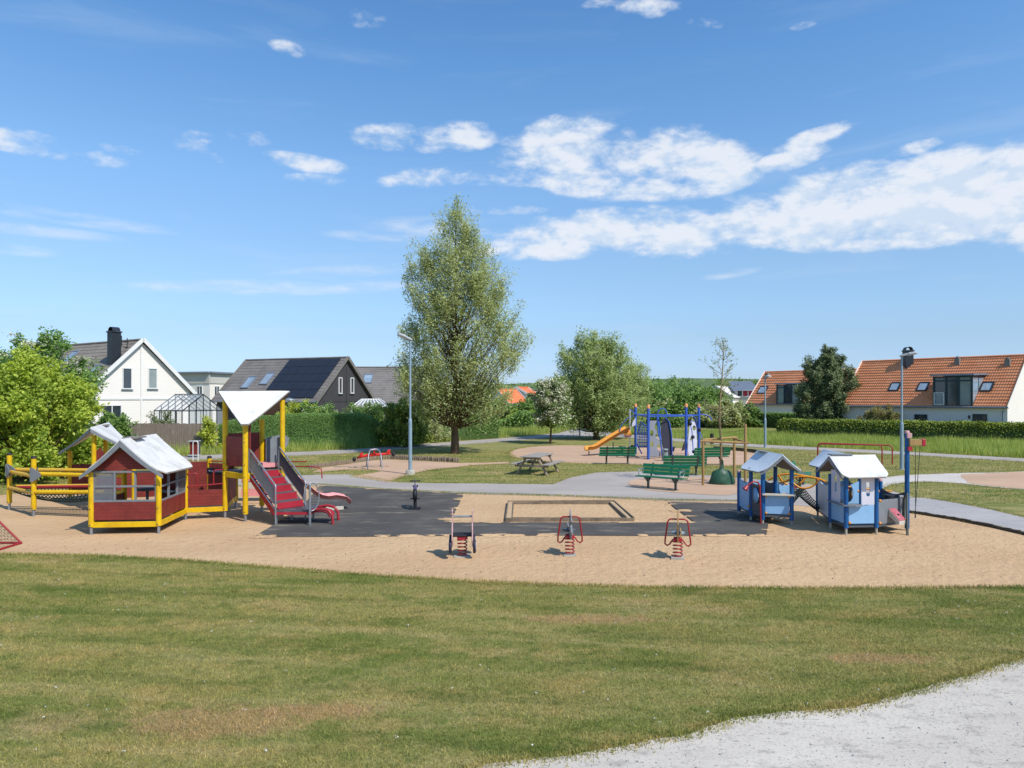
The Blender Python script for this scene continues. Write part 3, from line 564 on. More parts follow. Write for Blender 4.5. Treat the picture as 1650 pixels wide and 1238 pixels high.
# ================================================================ houses
def roof_slope(mb, E1, E2, R1, R2, n, wave=0, lift=.026, sub=5):
    """tiled slope from eave E1-E2 up to ridge R1-R2: n overlapping courses, optional pantile wave"""
    E1, E2, R1, R2 = map(Vector, (E1, E2, R1, R2)); nrm = (E2 - E1).cross(R1 - E1).normalized()
    if nrm.z < 0: nrm = -nrm
    L = (E2 - E1).length; nc = max(1, int(L / wave) * sub) if wave else 8
    for k in range(n):
        s0, s1 = k / n, (k + 1) / n; lo, hi = [], []
        for j in range(nc + 1):
            u = j / nc; wz = .022 * (1 - abs(math.sin(math.pi * u * nc / sub))) if wave else 0
            a = E1.lerp(E2, u); b = R1.lerp(R2, u); lo.append(a.lerp(b, s0) + nrm * (lift + wz)); hi.append(a.lerp(b, s1) + nrm * (.004 + wz))
        under = [p - nrm * (lift + .01) for p in lo]; m = nc + 1
        mb.add(lo + hi + under, [(j, j + 1, m + j + 1, m + j) for j in range(nc)] + [(2 * m + j, 2 * m + j + 1, j + 1, j) for j in range(nc)], bool(wave))
def gable_house(name, label, ridge_f, ridge_b, hw, ze, wallmat, tilemat, trimmat, wave=0, courses=14, over=.25, base=0, face=None, cat='house'):
    """ridge_f: near ridge end (x,y,z); ridge_b: far end; hw: half width; ze: eave height."""
    Rf, Rb = Vector(ridge_f), Vector(ridge_b); u = (Rb - Rf); L = u.length; u.normalize(); n = Vector((-u.y, u.x, 0)); mid = (Rf + Rb) / 2
    root = empty(name, (mid.x, mid.y, base), label, cat)
    Z = Vector((0, 0, 1)); A = Rf + u * .0; B = Rb
    rise = Rf.z - ze; zw = ze + rise * .03
    def pt(p, s, z): q = p + n * s; return Vector((q.x, q.y, z))
    w = MB(); a = A + u * over; b = B - u * over; hwi = hw - .28; zi = ze + rise * (.28 / hw) - .06
    F1 = [pt(a, -hwi, base), pt(a, hwi, base), pt(a, hwi, zi), pt(a, 0, Rf.z - .12), pt(a, -hwi, zi)]
    B1 = [pt(b, -hwi, base), pt(b, hwi, base), pt(b, hwi, zi), pt(b, 0, Rf.z - .12), pt(b, -hwi, zi)]
    w.add(F1 + B1, [(0, 1, 2, 3, 4), (9, 8, 7, 6, 5), (1, 0, 5, 6), (2, 1, 6, 7), (0, 4, 9, 5), (4, 3, 8, 9), (3, 2, 7, 8)]); w.build('wall', wallmat, root)
    r = MB(); sl = []
    for s in (-1, 1):
        e1, e2 = pt(A, s * hw, ze), pt(B, s * hw, ze); r1, r2 = pt(A, 0, Rf.z), pt(B, 0, Rf.z)
        roof_slope(r, e1, e2, r1, r2, courses, wave); sl.append((e1, e2, r1, r2))
    r.tube([A + Z * .03, B + Z * .03], .09, 8)
    rf = r.build('roof', tilemat, root)
    for p, q in ((A, -1), (B, 1)):
        tb = MB()
        for s in (-1, 1):
            e = pt(p + u * q * .02, s * (hw + .06), ze - .05); tb.bar(e, pt(p + u * q * .02, 0, Rf.z + .05), .26, .05, up=u)
        # boards hang below the verge
        tb.build('bargeboard', trimmat, root)
    for s, (e1, e2, _, _) in zip((-1, 1), sl):
        MB().tube([e1 + n * s * .06 - Z * .05, e2 + n * s * .06 - Z * .05], .06, 8).build('gutter', 'zinc', root)
    return root, rf, sl, (a, u, n)
def facewin(root, c, right, w, h, frame, pane, mull=0, fr=.07, sill=True, transom=None):
    """window centred at c on an upright wall; right = unit vector along wall, frame proud of the wall"""
    c = Vector(c); right = Vector(right).normalized(); out = Vector((right.y, -right.x, 0)); Z = Vector((0, 0, 1)); f = MB()
    for s in (-1, 1):
        f.bar(c + right * s * w / 2 - Z * h / 2 + out * .03, c + right * s * w / 2 + Z * h / 2 + out * .03, .08, fr, up=right)
        f.bar(c - right * (w / 2 + fr / 2) + Z * s * h / 2 + out * .031, c + right * (w / 2 + fr / 2) + Z * s * h / 2 + out * .031, .085, fr)
    for i in range(mull):
        q = c + right * (w * (i + 1) / (mull + 1) - w / 2); f.bar(q - Z * h / 2 + out * .029, q + Z * h / 2 + out * .029, .07, fr * .8, up=right)
    fo = f.build('window', frame, root)
    MB().bar(c - right * w / 2 + out * .012, c + right * w / 2 + out * .012, .02, h).build('pane', pane, fo)
    if sill: MB().bar(c - right * (w / 2 + .1) - Z * (h / 2 + .06) + out * .06, c + right * (w / 2 + .1) - Z * (h / 2 + .06) + out * .06, .12, .03).build('sill', 'zinc', fo)
    return fo
def skylight(root, corners, frame='metalblack', pane='skyl', lift=.09):
    """corners: 4 points on the roof plane, in order"""
    c = [Vector(p) for p in corners]; n = (c[1] - c[0]).cross(c[3] - c[0]).normalized()
    if n.z < 0: n = -n
    f = MB()
    for i in range(4): f.bar(c[i] + n * lift / 2, c[(i + 1) % 4] + n * lift / 2, .09, lift + .04, up=n)
    fo = f.build('skylight', frame, root)
    MB().add([p + n * lift * .7 for p in c] + [p + n * lift * .5 for p in c], [(0, 1, 2, 3), (7, 6, 5, 4), (0, 4, 5, 1), (1, 5, 6, 2), (2, 6, 7, 3), (3, 7, 4, 0)]).build('pane', pane, fo)
def onroof(sl, pts):
    e1, e2, r1, r2 = sl; n = (e2 - e1).cross(r1 - e1); return [hit(x, y, e1, n) for x, y in pts]
def roof_rect(sl, px, py, w, h):
    """a w x h rectangle lying on the slope, centred where the ray through the pixel meets it"""
    e1, e2, r1, r2 = sl; c = onroof(sl, [(px, py)])[0]; u = (e2 - e1).normalized(); n = u.cross(r1 - e1).normalized(); v = n.cross(u).normalized()
    return [c - u * w / 2 - v * h / 2, c + u * w / 2 - v * h / 2, c + u * w / 2 + v * h / 2, c - u * w / 2 + v * h / 2]
# ---- white house
Rf = PD(231, 548, 50); Rb = Vector((-35.5, 56.2, Rf.z))
wh, whr, whs, (wa, wu, wn) = gable_house('white_house', 'white boarded house with a dark chimney and brown tiled roof, behind the wooden fence', Rf, Rb, 4.0, 3.53, 'whitewall', 'tilebrown', 'whitetrim')
left = whs[0] if whs[0][0].x < whs[1][0].x else whs[1]
gn = wu; gp0 = wa - wu * .0
gr_ = Vector((-gn.y, gn.x, 0))
if gr_.x < 0: gr_ = -gr_
for (x, y, w, h, pane) in ((204.5, 610, .62, 1.42, 'glass'), (245.5, 610, .62, 1.42, 'glasslight')):
    facewin(wh, hit(x, y, gp0, gn), gr_, w, h, 'whitetrim', pane)
facewin(wh, hit(180, 667, gp0, gn), gr_, 1.25, 1.15, 'whitetrim', 'glass', 1)
tb = MB(); a, b = hit(146, 645, gp0, gn), hit(310, 645, gp0, gn); o_ = Vector((gr_.y, -gr_.x, 0)) * .03; a.z = b.z = 3.18; tb.bar(a + o_, b + o_, .04, .12); c_ = hit(227, 600, gp0, gn); tb.bar(Vector((c_.x, c_.y, .1)) + o_ * 1.2, Vector((c_.x, c_.y, 6.9)) + o_ * 1.2, .04, .12, up=gr_); tb.build('trim_board', 'whitetrim', wh)
def chimney(root, c, w, h, mat='metalblack', rz=0):
    f = MB().box((c.x, c.y, c.z + h / 2 - .5), (w, w, h + 1.0), rz).box((c.x, c.y, c.z + h + .04), (w * 1.18, w * 1.18, .09), rz); o = f.build('chimney', mat, root)
    h2 = MB(); rows = [[(c.x + w * .5 * math.cos(a) * math.cos(rz) - s * w * .42 * math.sin(rz), c.y + w * .5 * math.cos(a) * math.sin(rz) + s * w * .42 * math.cos(rz), c.z + h + .1 + w * .45 * math.sin(a)) for a in [math.pi * i / 10 for i in range(11)]] for s in (-1, 1)]
    h2.sheet(rows, .02).build('hood', mat, o); return o
c = onroof(left, [(184, 583)])[0]; chimney(wh, c, .62, 2.0, rz=math.atan2(wu.y, wu.x))
lad = MB(); c1, c2 = onroof(left, [(196, 558)])[0], onroof(left, [(205, 562)])[0]
for q in (c1, c2): lad.bar(q, q + Vector((0, 0, .75)), .04, .04, up=(1, 0, 0))
lad.bar(c1 + Vector((-.5, .3, .4)), c2 + Vector((.1, 0, .4)), .04, .04); lad.build('roof_ladder', 'metalblack', wh)
for x, y in ((113, 577), (148, 601)): skylight(wh, roof_rect(left, x, y, .8, 1.4), 'zinc')
# ---- dark house with solar panels
Rf = PD(561, 576.5, 63); Rb = Vector((-25.2, 67.8, Rf.z))
dh, dhr, dhs, (da, du, dn) = gable_house('dark_house', 'dark grey house with solar panels covering half its roof, behind the clipped hedge', Rf, Rb, 4.15, 2.92, 'darkwall', 'tilegrey', 'tilegrey')
left = dhs[0] if dhs[0][0].y < dhs[1][0].y else dhs[1]
gr_ = Vector((-du.y, du.x, 0)); gr_ = gr_ if gr_.x > 0 else -gr_
for x in (548, 567): facewin(dh, hit(x, 621.5, da, du), gr_, .42, 1.35, 'whitetrim', 'glass')
tb = MB(); o_ = Vector((gr_.y, -gr_.x, 0)) * .02; a, b = hit(520, 648, da, du), hit(597, 648, da, du); a.z = b.z = 2.95; tb.bar(a + o_, b + o_, .03, .1); c_ = hit(558.5, 600, da, du); tb.bar(Vector((c_.x, c_.y, .1)) + o_, Vector((c_.x, c_.y, 6)) + o_, .03, .1, up=gr_); tb.build('trim_board', 'darkwall', dh)
e1, e2, r1, r2 = left
def rp(s, t, l=.10):
    nn_ = (e2 - e1).cross(r1 - e1).normalized(); nn_ = nn_ if nn_.z > 0 else -nn_
    return e1.lerp(e2, s).lerp(r1.lerp(r2, s), t) + nn_ * l
sp = MB()
for i in range(6):
    for j in range(5):
        s0, s1 = .055 + i * .082, .055 + (i + 1) * .082 - .002; t0, t1 = .07 + j * .18, .07 + (j + 1) * .18 - .006
        P4 = [rp(s0, t0), rp(s1, t0), rp(s1, t1), rp(s0, t1)]; P5 = [rp(s0, t0, .05), rp(s1, t0, .05), rp(s1, t1, .05), rp(s0, t1, .05)]
        sp.add(P4 + P5, [(0, 1, 2, 3), (7, 6, 5, 4), (0, 4, 5, 1), (1, 5, 6, 2), (2, 6, 7, 3), (3, 7, 4, 0)])
sp.build('solar_panel', 'solar', dh)
for x, y in ((401, 617), (431, 611)): skylight(dh, roof_rect(left, x, y, .85, 1.5), 'zinc')
# ---- brown roof house behind
rA, rB = PD(562, 592.5, 78), PD(700, 592.5, 78)
bh, bhr, bhs, _ = gable_house('brown_roofed_house', 'house with a long brown tiled roof between the dark house and the tall willow', rB, rA, 4.5, 2.6, 'darkwall', 'tilegrey', 'tilegrey', courses=16)
fr_ = bhs[0] if bhs[0][0].y < bhs[1][0].y else bhs[1]
skylight(bh, roof_rect(fr_, 593, 611, .9, 1.4), 'zinc')
# ---- flat roofed pale building
fb = empty('flat_roofed_building', PD(338, 640, 78).xy.to_3d(), 'pale flat-roofed two-storey building showing between the white house and the dark house', 'building')
c0 = PD(338, 640, 78); a0 = PD(270, 640, 80); b0 = PD(400, 640, 84); zt = H + 39 * 78 / F
w = MB(); w.add([(p.x, p.y, z) for z in (0, zt) for p in (a0, c0, b0, b0 + Vector((-3, 9, 0)), a0 + Vector((-2, 9, 0)))], [(0, 1, 6, 5), (1, 2, 7, 6), (2, 3, 8, 7), (3, 4, 9, 8), (4, 0, 5, 9), (5, 6, 7, 8, 9)]); w.build('wall', 'plaster', fb)
w = MB()
for p, q in ((a0, c0), (c0, b0)):
    d = (q - p).normalized(); o_ = Vector((d.y, -d.x, 0)) * .04; w.bar(Vector((p.x, p.y, zt - .6)) + o_, Vector((q.x, q.y, zt - .6)) + o_, .08, 1.1)
w.build('upper_band', 'pgrey', fb)
w = MB()
for p, q in ((a0, c0), (c0, b0)):
    d = (q - p).normalized(); o_ = Vector((d.y, -d.x, 0)) * .14; w.bar(Vector((p.x, p.y, zt + .05)) + o_ - d * .1, Vector((q.x, q.y, zt + .05)) + o_ + d * .1, .5, .18)
w.build('roof', 'zinc', fb)
d1 = (c0 - a0).normalized(); d2 = (b0 - c0).normalized()
for x, dd, p, w_ in ((322, d1, c0, .75), (349, d2, c0, .75)): facewin(fb, hit(x, 631, p, Vector((dd.y, -dd.x, 0))), dd, w_, 1.15, 'whitetrim', 'glass', 1)
# ---- right-hand orange-roofed houses
def orange_house(name, label, E1p, Rp, dE, dR, E2r, hw, L, ze, feats):
    pass
E1 = Vector((28.4, 62, 2.58)); uu = Vector((.60, -.80, 0)).normalized(); nn2 = Vector((.80, .60, 0)); R1_ = E1 + nn2 * 4.05; R1_.z = 6.47
R2_ = R1_ + uu * 12.7
oh, ohr, ohs, (oa, ou, on) = gable_house('orange_roofed_house', 'large white house with an orange tiled roof and black chimney behind the long hedge', R1_, R2_, 4.05, 2.58, 'plaster', 'tileorange', 'plaster', wave=.17, courses=17, over=.12)
fr_ = ohs[0] if ohs[0][0].x < ohs[1][0].x else ohs[1]
for x, y in ((1442, 624), (1487.5, 624), (1590.5, 624)): skylight(oh, roof_rect(fr_, x, y, .72, .95))
c = onroof(fr_, [(1463, 588)])[0]; chimney(oh, c, .62, 1.15)
for x, y in ((1543, 587), (1624, 589)):
    c = onroof(fr_, [(x, y)])[0]; MB().box((c.x, c.y, c.z + .2), (.35, .35, .55), R(-53)).tube([(c.x, c.y, c.z + .45), (c.x, c.y, c.z + .62)], .12).build('roof_vent', 'tilebrown', oh)
def dormer(root, sl, pl, pr, ptop, pbot, bays, panes, shutter=False):
    """glazed box dormer; front face stands at the eave line"""
    e1, e2, r1, r2 = sl; u = (e2 - e1).normalized()
    inn = Vector((-u.y, u.x, 0)); inn = inn if inn.dot(r1 - e1) > 0 else -inn
    p0 = e1 + inn * .06; a = hit(pl, pbot, p0, inn); b = hit(pr, pbot, p0, inn); t_ = hit(pl, ptop, p0, inn).z
    zb = e1.z + .0; d = (b - a); d.z = 0; w = d.length; d.normalize(); a.z = zb; h = t_ - zb; s = (r1 - e1); slope = s.z / Vector((s.x, s.y)).length; depth = h / slope + .2
    Z = Vector((0, 0, 1)); m = MB(); o = lambda x, y, z: a + d * x + inn * y + Z * z
    for x in [w * i / bays for i in range(bays + 1)]: m.bar(o(x, 0, 0), o(x, 0, h), .12, .12, up=d)
    for z in (0.05, h - .35, h - .06): m.bar(o(-.06, .003, z), o(w + .06, .003, z), .13, .1)
    for x in (0, w):
        m.bar(o(x, 0, h - .04), o(x, depth, h - .04), .1, .1)
        m.bar(o(x, 0.05, 0.12), o(x, depth, h + .05), .08, .08)
        m.bar(o(x, depth * .45, h * .45), o(x, depth * .45, h), .07, .07, up=d)
    dm = m.build('dormer', 'teal', root)
    for x in (0, w):
        q = MB(); q.add([o(x - .015, .06, .06), o(x - .015, depth, h), o(x - .015, .06, h), o(x + .015, .06, .06), o(x + .015, depth, h), o(x + .015, .06, h)], [(0, 1, 2), (5, 4, 3), (0, 3, 4, 1), (1, 4, 5, 2), (2, 5, 3, 0)]); q.build('side_pane', 'skyl', dm)
    for i, pm in enumerate(panes):
        MB().bar(o(w * i / bays + .06, .02, h / 2), o(w * (i + 1) / bays - .06, .02, h / 2), .02, h - .2).build('pane', pm, dm)
    q = MB(); q.add([o(-.22, -.22, h + .03), o(w + .22, -.22, h + .03), o(w + .22, depth + .1, h + .12), o(-.22, depth + .1, h + .12), o(-.22, -.22, h + .15), o(w + .22, -.22, h + .15), o(w + .22, depth + .1, h + .24), o(-.22, depth + .1, h + .24)], [(0, 1, 2, 3), (7, 6, 5, 4), (0, 4, 5, 1), (1, 5, 6, 2), (2, 6, 7, 3), (3, 7, 4, 0)]); q.build('dormer_roof', 'zinc', dm)
    if shutter:
        r_ = MB()
        for z in (.12, 1.05): r_.bar(o(.05, -.14, z), o(w / bays - .1, -.14, z), .05, .05)
        for x in (.07, w / bays - .12): r_.bar(o(x, -.14, .1), o(x, -.14, 1.07), .05, .05, up=d)
        r_.build('balcony_rail', 'whitetrim', dm)
        MB().bar(o(.1, -.14, .58), o(w / bays - .15, -.14, .58), .01, .85).build('balcony_glass', 'clear', dm)
dormer(oh, fr_, 1505, 1566, 607, 655, 3, ['glass', 'glass', 'glasslight'], True)
e1, e2 = fr_[0], fr_[1]; eu = (e2 - e1).normalized(); eu = eu if eu.x > 0 else -eu; wp0 = e1 + Vector((.8, .6, 0)) * .28
for x in (1484, 1579):
    c = hit(x, 676, wp0, (.8, .6, 0)); facewin(oh, c, eu, .9, .75, 'teal', 'glass', 0, .05, False)
dp = MB(); c = hit(1617, 660, wp0, (.8, .6, 0)); c = c - Vector((.8, .6, 0)) * .1; dp.tube([(c.x, c.y, 0), (c.x, c.y, 2.3)], .05, 8); dp.build('downpipe', 'zinc', oh)
lm = MB(); c = hit(1562, 672, wp0, (.8, .6, 0)) - Vector((.8, .6, 0)) * .05; lm.tube([(c.x, c.y, c.z - .12), (c.x, c.y, c.z + .12)], .07, 8); lm.build('wall_lamp', 'metalblack', oh)
n2 = Vector((.77, .635, 0)).normalized(); u2 = Vector((.635, -.77, 0)).normalized(); E1 = Vector((28.9, 88, 2.46)); R1_ = E1 + n2 * 4.2; R1_.z = H + 40 * R1_.y / F; R2_ = R1_ + u2 * 12
o2, _, o2s, _ = gable_house('orange_roofed_house', 'smaller orange-roofed white house with a dark glazed dormer, left of the dark evergreen', R1_, R2_, 4.2, 2.46, 'plaster', 'tileorange', 'plaster', wave=.3, courses=13, over=.12)
fr_ = o2s[0] if o2s[0][0].x < o2s[1][0].x else o2s[1]
skylight(o2, roof_rect(fr_, 1229, 629, 1.0, 1.2)); dormer(o2, fr_, 1252, 1288, 620, 653, 3, ['glasslight', 'glass', 'glasslight'])
c = onroof(fr_, [(1236, 608)])[0]; MB().box((c.x, c.y, c.z + .2), (.4, .4, .6), R(-50)).build('roof_vent', 'tilebrown', o2)
# ---- far houses in the middle
Rb = PD(834, 624, 115); Rf = PD(846, 625, 104)
f1, _, _, _ = gable_house('far_orange_house', 'far white house with a bright orange roof between the tall willow and the hawthorn', PD(832, 624.5, 112), PD(850, 624.5, 116), 3.6, 2.9, 'plaster', M('far_tile', C('#ef8552'), .8, C('#e0744a'), .6, .5), 'whitetrim', courses=8)
f2, _, _, _ = gable_house('far_orange_wing', 'far low house wing with an orange roof just right of the tall willow', PD(800, 628, 104), PD(832, 628, 106), 3.2, 2.4, 'plaster', bpy.data.materials['far_tile'], 'whitetrim', courses=8)
f3, _, f3s, _ = gable_house('far_white_house', 'far white house with a steep gable behind the young staked tree', PD(1152, 622, 128), PD(1188, 629, 134), 3.6, 3.2, 'plaster', 'plaster', 'plaster', courses=6)
f4 = empty('far_grey_house', PD(1200, 640, 130).xy.to_3d(), 'far grey house with reddish windows left of the smaller orange roof', 'house')
w = MB(); a, b = PD(1184, 640, 128), PD(1222, 640, 126); w.add([(p.x, p.y, z) for z in (0, 4.6) for p in (a, b, b + Vector((1, 8, 0)), a + Vector((1, 8, 0)))], [(0, 1, 5, 4), (1, 2, 6, 5), (2, 3, 7, 6), (3, 0, 4, 7), (4, 5, 6, 7)]); w.build('wall', 'pgrey', f4)
w = MB(); r0, r1_ = a + Vector((0, 4, 0)), b + Vector((0, 4, 0)); roof_slope(w, (a.x - .4, a.y - .4, 4.4), (b.x + .4, b.y - .4, 4.4), (r0.x, r0.y, 6.2), (r1_.x, r1_.y, 6.2), 8); w.build('roof', 'zinc', f4)
for x in (1192, 1201, 1210): facewin(f4, hit(x, 634, a - Vector((0, .05, 0)), (b - a).cross(Vector((0, 0, 1)))), (b - a), .9, 1.1, 'whitetrim', 'redplain' if x != 1192 else 'glass', 0, .1, False)
# ---- greenhouse
gh = empty('greenhouse', (-20.8, 46.5), 'glass greenhouse with a dark metal frame behind the wooden fence', 'greenhouse')
gu, gv = Vector((-.84, .54, 0)), Vector((.54, .84, 0)); g0 = Vector((-20.8, 45, 0)); GLn, GWd, ze_, zr = 3.1, 2.95, 2.42, 3.47
q = lambda a, b, z: g0 + gu * a + gv * b + Vector((0, 0, z))
f = MB()
for b in (0, GWd):
    for z in (.4, ze_, ): f.bar(q(0, b, z), q(GLn, b, z), .06, .06)
    for i in range(6): f.bar(q(GLn * i / 5, b, 0), q(GLn * i / 5, b, ze_), .045, .045, up=gu)
    for i in range(6): f.bar(q(GLn * i / 5, b, ze_), q(GLn * i / 5, GWd / 2, zr), .05, .05)
f.bar(q(0, GWd / 2, zr), q(GLn, GWd / 2, zr), .07, .07)
for a in (0, GLn):
    for z in (1.2, ze_): f.bar(q(a, 0, z), q(a, GWd, z), .05, .05)
    for i in range(1, 6):
        b = GWd * i / 6; f.bar(q(a, b, 0), q(a, b, ze_ + (zr - ze_) * (1 - abs(b - GWd / 2) / (GWd / 2))), .05, .05, up=gu)
f.build('frame', 'metalblack', gh)
for nm, pts in (('roof_pane', [q(.03, 0, ze_ + .03), q(GLn, 0, ze_ + .03), q(GLn, GWd / 2, zr + .03), q(.03, GWd / 2, zr + .03)]), ('roof_pane', [q(.03, GWd, ze_ + .03), q(GLn, GWd, ze_ + .03), q(GLn, GWd / 2, zr + .03), q(.03, GWd / 2, zr + .03)]), ('side_pane', [q(0, 0, 0), q(GLn, 0, 0), q(GLn, 0, ze_), q(0, 0, ze_)]), ('side_pane', [q(0, 0, 0), q(0, GWd, 0), q(0, GWd, ze_), q(0, GWd / 2, zr), q(0, 0, ze_)])):
    m_ = MB(); nn_ = (pts[1] - pts[0]).cross(pts[-1] - pts[0]).normalized() * .008; k = len(pts)
    m_.add([p - nn_ for p in pts] + [p + nn_ for p in pts], [tuple(range(k)), tuple(reversed(range(k, 2 * k)))] + [(i, (i + 1) % k, (i + 1) % k + k, i + k) for i in range(k)]); m_.build(nm, 'clear', gh)
MB().box(q(GLn / 2, GWd / 2, .45), (2.2, 1.6, .9), R(-33)).build('staging_bench', 'darkgrey', gh)
# ---- white pergola roof behind the hedge
pg = empty('glass_veranda', PD(598, 660, 56).xy.to_3d(), 'white slatted glass veranda roof peeping over the hedge beside the dark house', 'veranda')
f = MB(); rl, rr = PD(583, 643.5, 57), PD(612, 643.5, 57)
for i in range(9):
    t_ = i / 8; a = rl.lerp(rr, t_); b = PD(567 + 62 * t_, 655, 55); f.bar(a, b, .07, .07)
f.bar(rl, rr, .09, .09); f.bar(PD(565, 655, 55), PD(631, 655, 55), .09, .09)
for x in (567, 629): b = PD(x, 655, 55); f.bar((b.x, b.y, 0), b, .1, .1, up=(1, 0, 0))
f.build('frame', 'whitetrim', pg)
m_ = MB(); pp = [rl, rr, PD(629, 655, 55), PD(567, 655, 55)]; m_.add([p - Vector((0, 0, .05)) for p in pp] + [p - Vector((0, 0, .03)) for p in pp], [(0, 1, 2, 3), (7, 6, 5, 4), (0, 4, 5, 1), (1, 5, 6, 2), (2, 6, 7, 3), (3, 7, 4, 0)]); m_.build('glass_roof', 'clear', pg)
# garden parasol lamp
pl = empty('garden_lamp', PD(466, 660, 55).xy.to_3d(), 'slim silver garden lamp with a flat round top in front of the dark house', 'garden lamp')
c = PD(466, 645, 55); MB().tube([(c.x, c.y, 0), (c.x, c.y, c.z)], .06, 8).build('pole', 'steel', pl); MB().lathe((c.x, c.y, c.z), [(.02, .2), (.6, .02), (.6, -.03), (.02, -.02)], 16).build('shade', 'steel', pl)
# ---- wooden fence
fe = empty('board_fence', PD(270, 700, 43.5).xy.to_3d(), 'weathered grey upright-board fence in front of the white house and greenhouse', 'fence')
f = MB(); x0, x1 = PD(150, 640, 44).x, PD(347, 640, 43.5).x; x = x0
while x < x1:
    w_ = .115 + random.uniform(-.006, .006); h = 1.66 + random.uniform(-.025, .02); f.box((x + w_ / 2, 43.5 + random.uniform(-.012, .012), h / 2 + .03), (w_, .025, h), random.uniform(-.01, .01)); x += w_ + .012
f.build('boards', 'fencewood', fe); f = MB()
for z in (.45, 1.3): f.box(((x0 + x1) / 2, 43.56, z), (x1 - x0, .04, .09))
f.build('rail', 'fencewood', fe)
df = empty('dark_fence', PD(862, 680, 74).xy.to_3d(), 'low dark garden fence at the meadow edge behind the blossoming hawthorn', 'fence'); f = MB()
a, b = PD(832, 640, 76), PD(884, 640, 76)
for i in range(40): p = a.lerp(b, i / 39); f.box((p.x, p.y, .55), (.075, .03, 1.1 + random.uniform(-.03, .03)))
f.bar((a.x, a.y + .04, .85), (b.x, b.y + .04, .85), .04, .09); f.bar((a.x, a.y + .04, .3), (b.x, b.y + .04, .3), .04, .09); f.build('boards', 'darkwall', df)
# ================================================================ vegetation
def interp(tab, z):
    t = np.array(tab); return np.interp(z, t[:, 0], t[:, 1]), np.interp(z, t[:, 0], t[:, 2])
def tree(name, label, cat, base_, env, zb, zt, nlimb, leaves, ln, wd, lm, trunk_r, bark='bark', dy=1.0, clump=.5, up=.5, upright=.5, group=None, trunk_top=.85, cx=0, shell=.5, core=0, flowers=None, fl=(.12, .08), limb_r=.35, twigs=3):
    """env: table of (z, left radius, right radius); limbs rise from the trunk to clumps spread through that envelope"""
    bx, by = base_; root = empty(name, (bx, by), label, cat, group)
    tr = MB(); ztt = zb + (zt - zb) * trunk_top; wob = random.uniform(-.12, .12)
    tp = [(bx + cx * t_ + wob * math.sin(3 * t_), by + .5 * wob * math.sin(4 * t_ + 1), ztt * t_) for t_ in [i / 10 for i in range(11)]]
    rad = [trunk_r * (1.45 if i == 0 else 1.12 if i == 1 and ztt > 4 else 1) * (1 - .93 * (i / 10) ** .85) + .008 for i in range(11)]
    tr.tube(tp, rad, 12, r2=0)
    C_, W_ = [], []
    Pl, Dl = [], []
    for k in range(nlimb):
        for _ in range(200):
            z = zb + (zt - zb) * rng.random(); l, r = interp(env, z)
            if rng.random() * 5 < max(.4, (l + r) / 2): break
        th = rng.random() * 2 * math.pi; rr = (shell + (1 - shell) * math.sqrt(rng.random())) if rng.random() < .72 else math.sqrt(rng.random()) * .8
        c_, s_ = math.cos(th), math.sin(th); Rx = r if c_ > 0 else l
        end = np.array([bx + cx * (z / zt) + c_ * Rx * rr, by + s_ * (l + r) / 2 * dy * rr, z])
        hor = math.hypot(end[0] - bx, end[1] - by); z0 = max(zb * .8, z - hor * (.5 + up * rng.random()) - .3); z0 = min(z0, ztt * .95)
        i0 = z0 / ztt * 10; a = Vector(tp[int(i0)]).lerp(Vector(tp[min(10, int(i0) + 1)]), i0 - int(i0)); e = Vector(end)
        mid = a.lerp(e, .5) + Vector((0, 0, -hor * .06 + .05)); pts = [a, a.lerp(mid, .55) + Vector((0, 0, .02)), mid, mid.lerp(e, .55) + Vector((0, 0, hor * .03)), e]
        rl = limb_r * rad[min(10, int(i0))] + .01; tr.tube(pts, [rl, rl * .75, rl * .5, rl * .3, rl * .1], 5, r2=0, cap=False)
        d = (e - mid).normalized(); m_ = max(6, int(leaves / nlimb)); Ls = clump * (1.0 + .8 * rng.random())
        # twig sprays: sub-axes fanning from the limb end
        for q_ in range(twigs):
            dd = Vector(unit(np.array([[d.x, d.y, d.z + upright]]) + rng.normal(size=(1, 3)) * .55)[0]); mm = m_ // twigs
            t_ = rng.random((mm, 1)) ** .8; st_ = e - dd * Ls * .45; 
            pp = np.array(st_) + np.array(dd) * t_ * Ls * 1.5 + rng.normal(size=(mm, 3)) * Ls * (.11 + .16 * (1 - t_)) 
            Pl.append(pp); Dl.append(np.repeat(np.array([dd]), mm, 0))
            if Ls > .25 and q_ < 2: tr.tube([st_, st_ + dd * Ls * .75, st_ + dd * Ls * 1.3], [rl * .18 + .004, .006, .003], 3, r2=0, cap=False)
    if core:
        n_ = core; z = zb + (zt - zb) * rng.random(n_); l, r = interp(env, z); th = rng.random(n_) * 2 * math.pi; rr = np.sqrt(rng.random(n_)) * .8
        pp = np.stack([bx + cx * z / zt + np.cos(th) * np.where(np.cos(th) > 0, r, l) * rr, by + np.sin(th) * (l + r) / 2 * dy * rr, z], 1); Pl.append(pp); Dl.append(np.tile([0, 0, .2], (n_, 1)))
    tr.build('trunk', bark, root)
    Pl = np.concatenate(Pl); Dl = np.concatenate(Dl); k_ = Pl[:, 2] > .12; Pl, Dl = Pl[k_], Dl[k_]
    V, Fa = leafquads(Pl, ln, wd, Dl, 1.0); npmesh('crown', V, Fa, lm, root)
    if flowers:
        n_ = flowers[0]; i = rng.integers(0, len(Pl), n_); pp = Pl[i] + [0, -.12, .08]; pp = np.repeat(pp, flowers[2] if len(flowers) > 2 else 4, 0) + rng.normal(size=(n_ * (flowers[2] if len(flowers) > 2 else 4), 3)) * fl[1] * [1, 1, .35]
        V, Fa = leafquads(pp, fl[0], fl[0] * .42, flat=.5); npmesh('blossom', V, Fa, flowers[1], root)
    return root
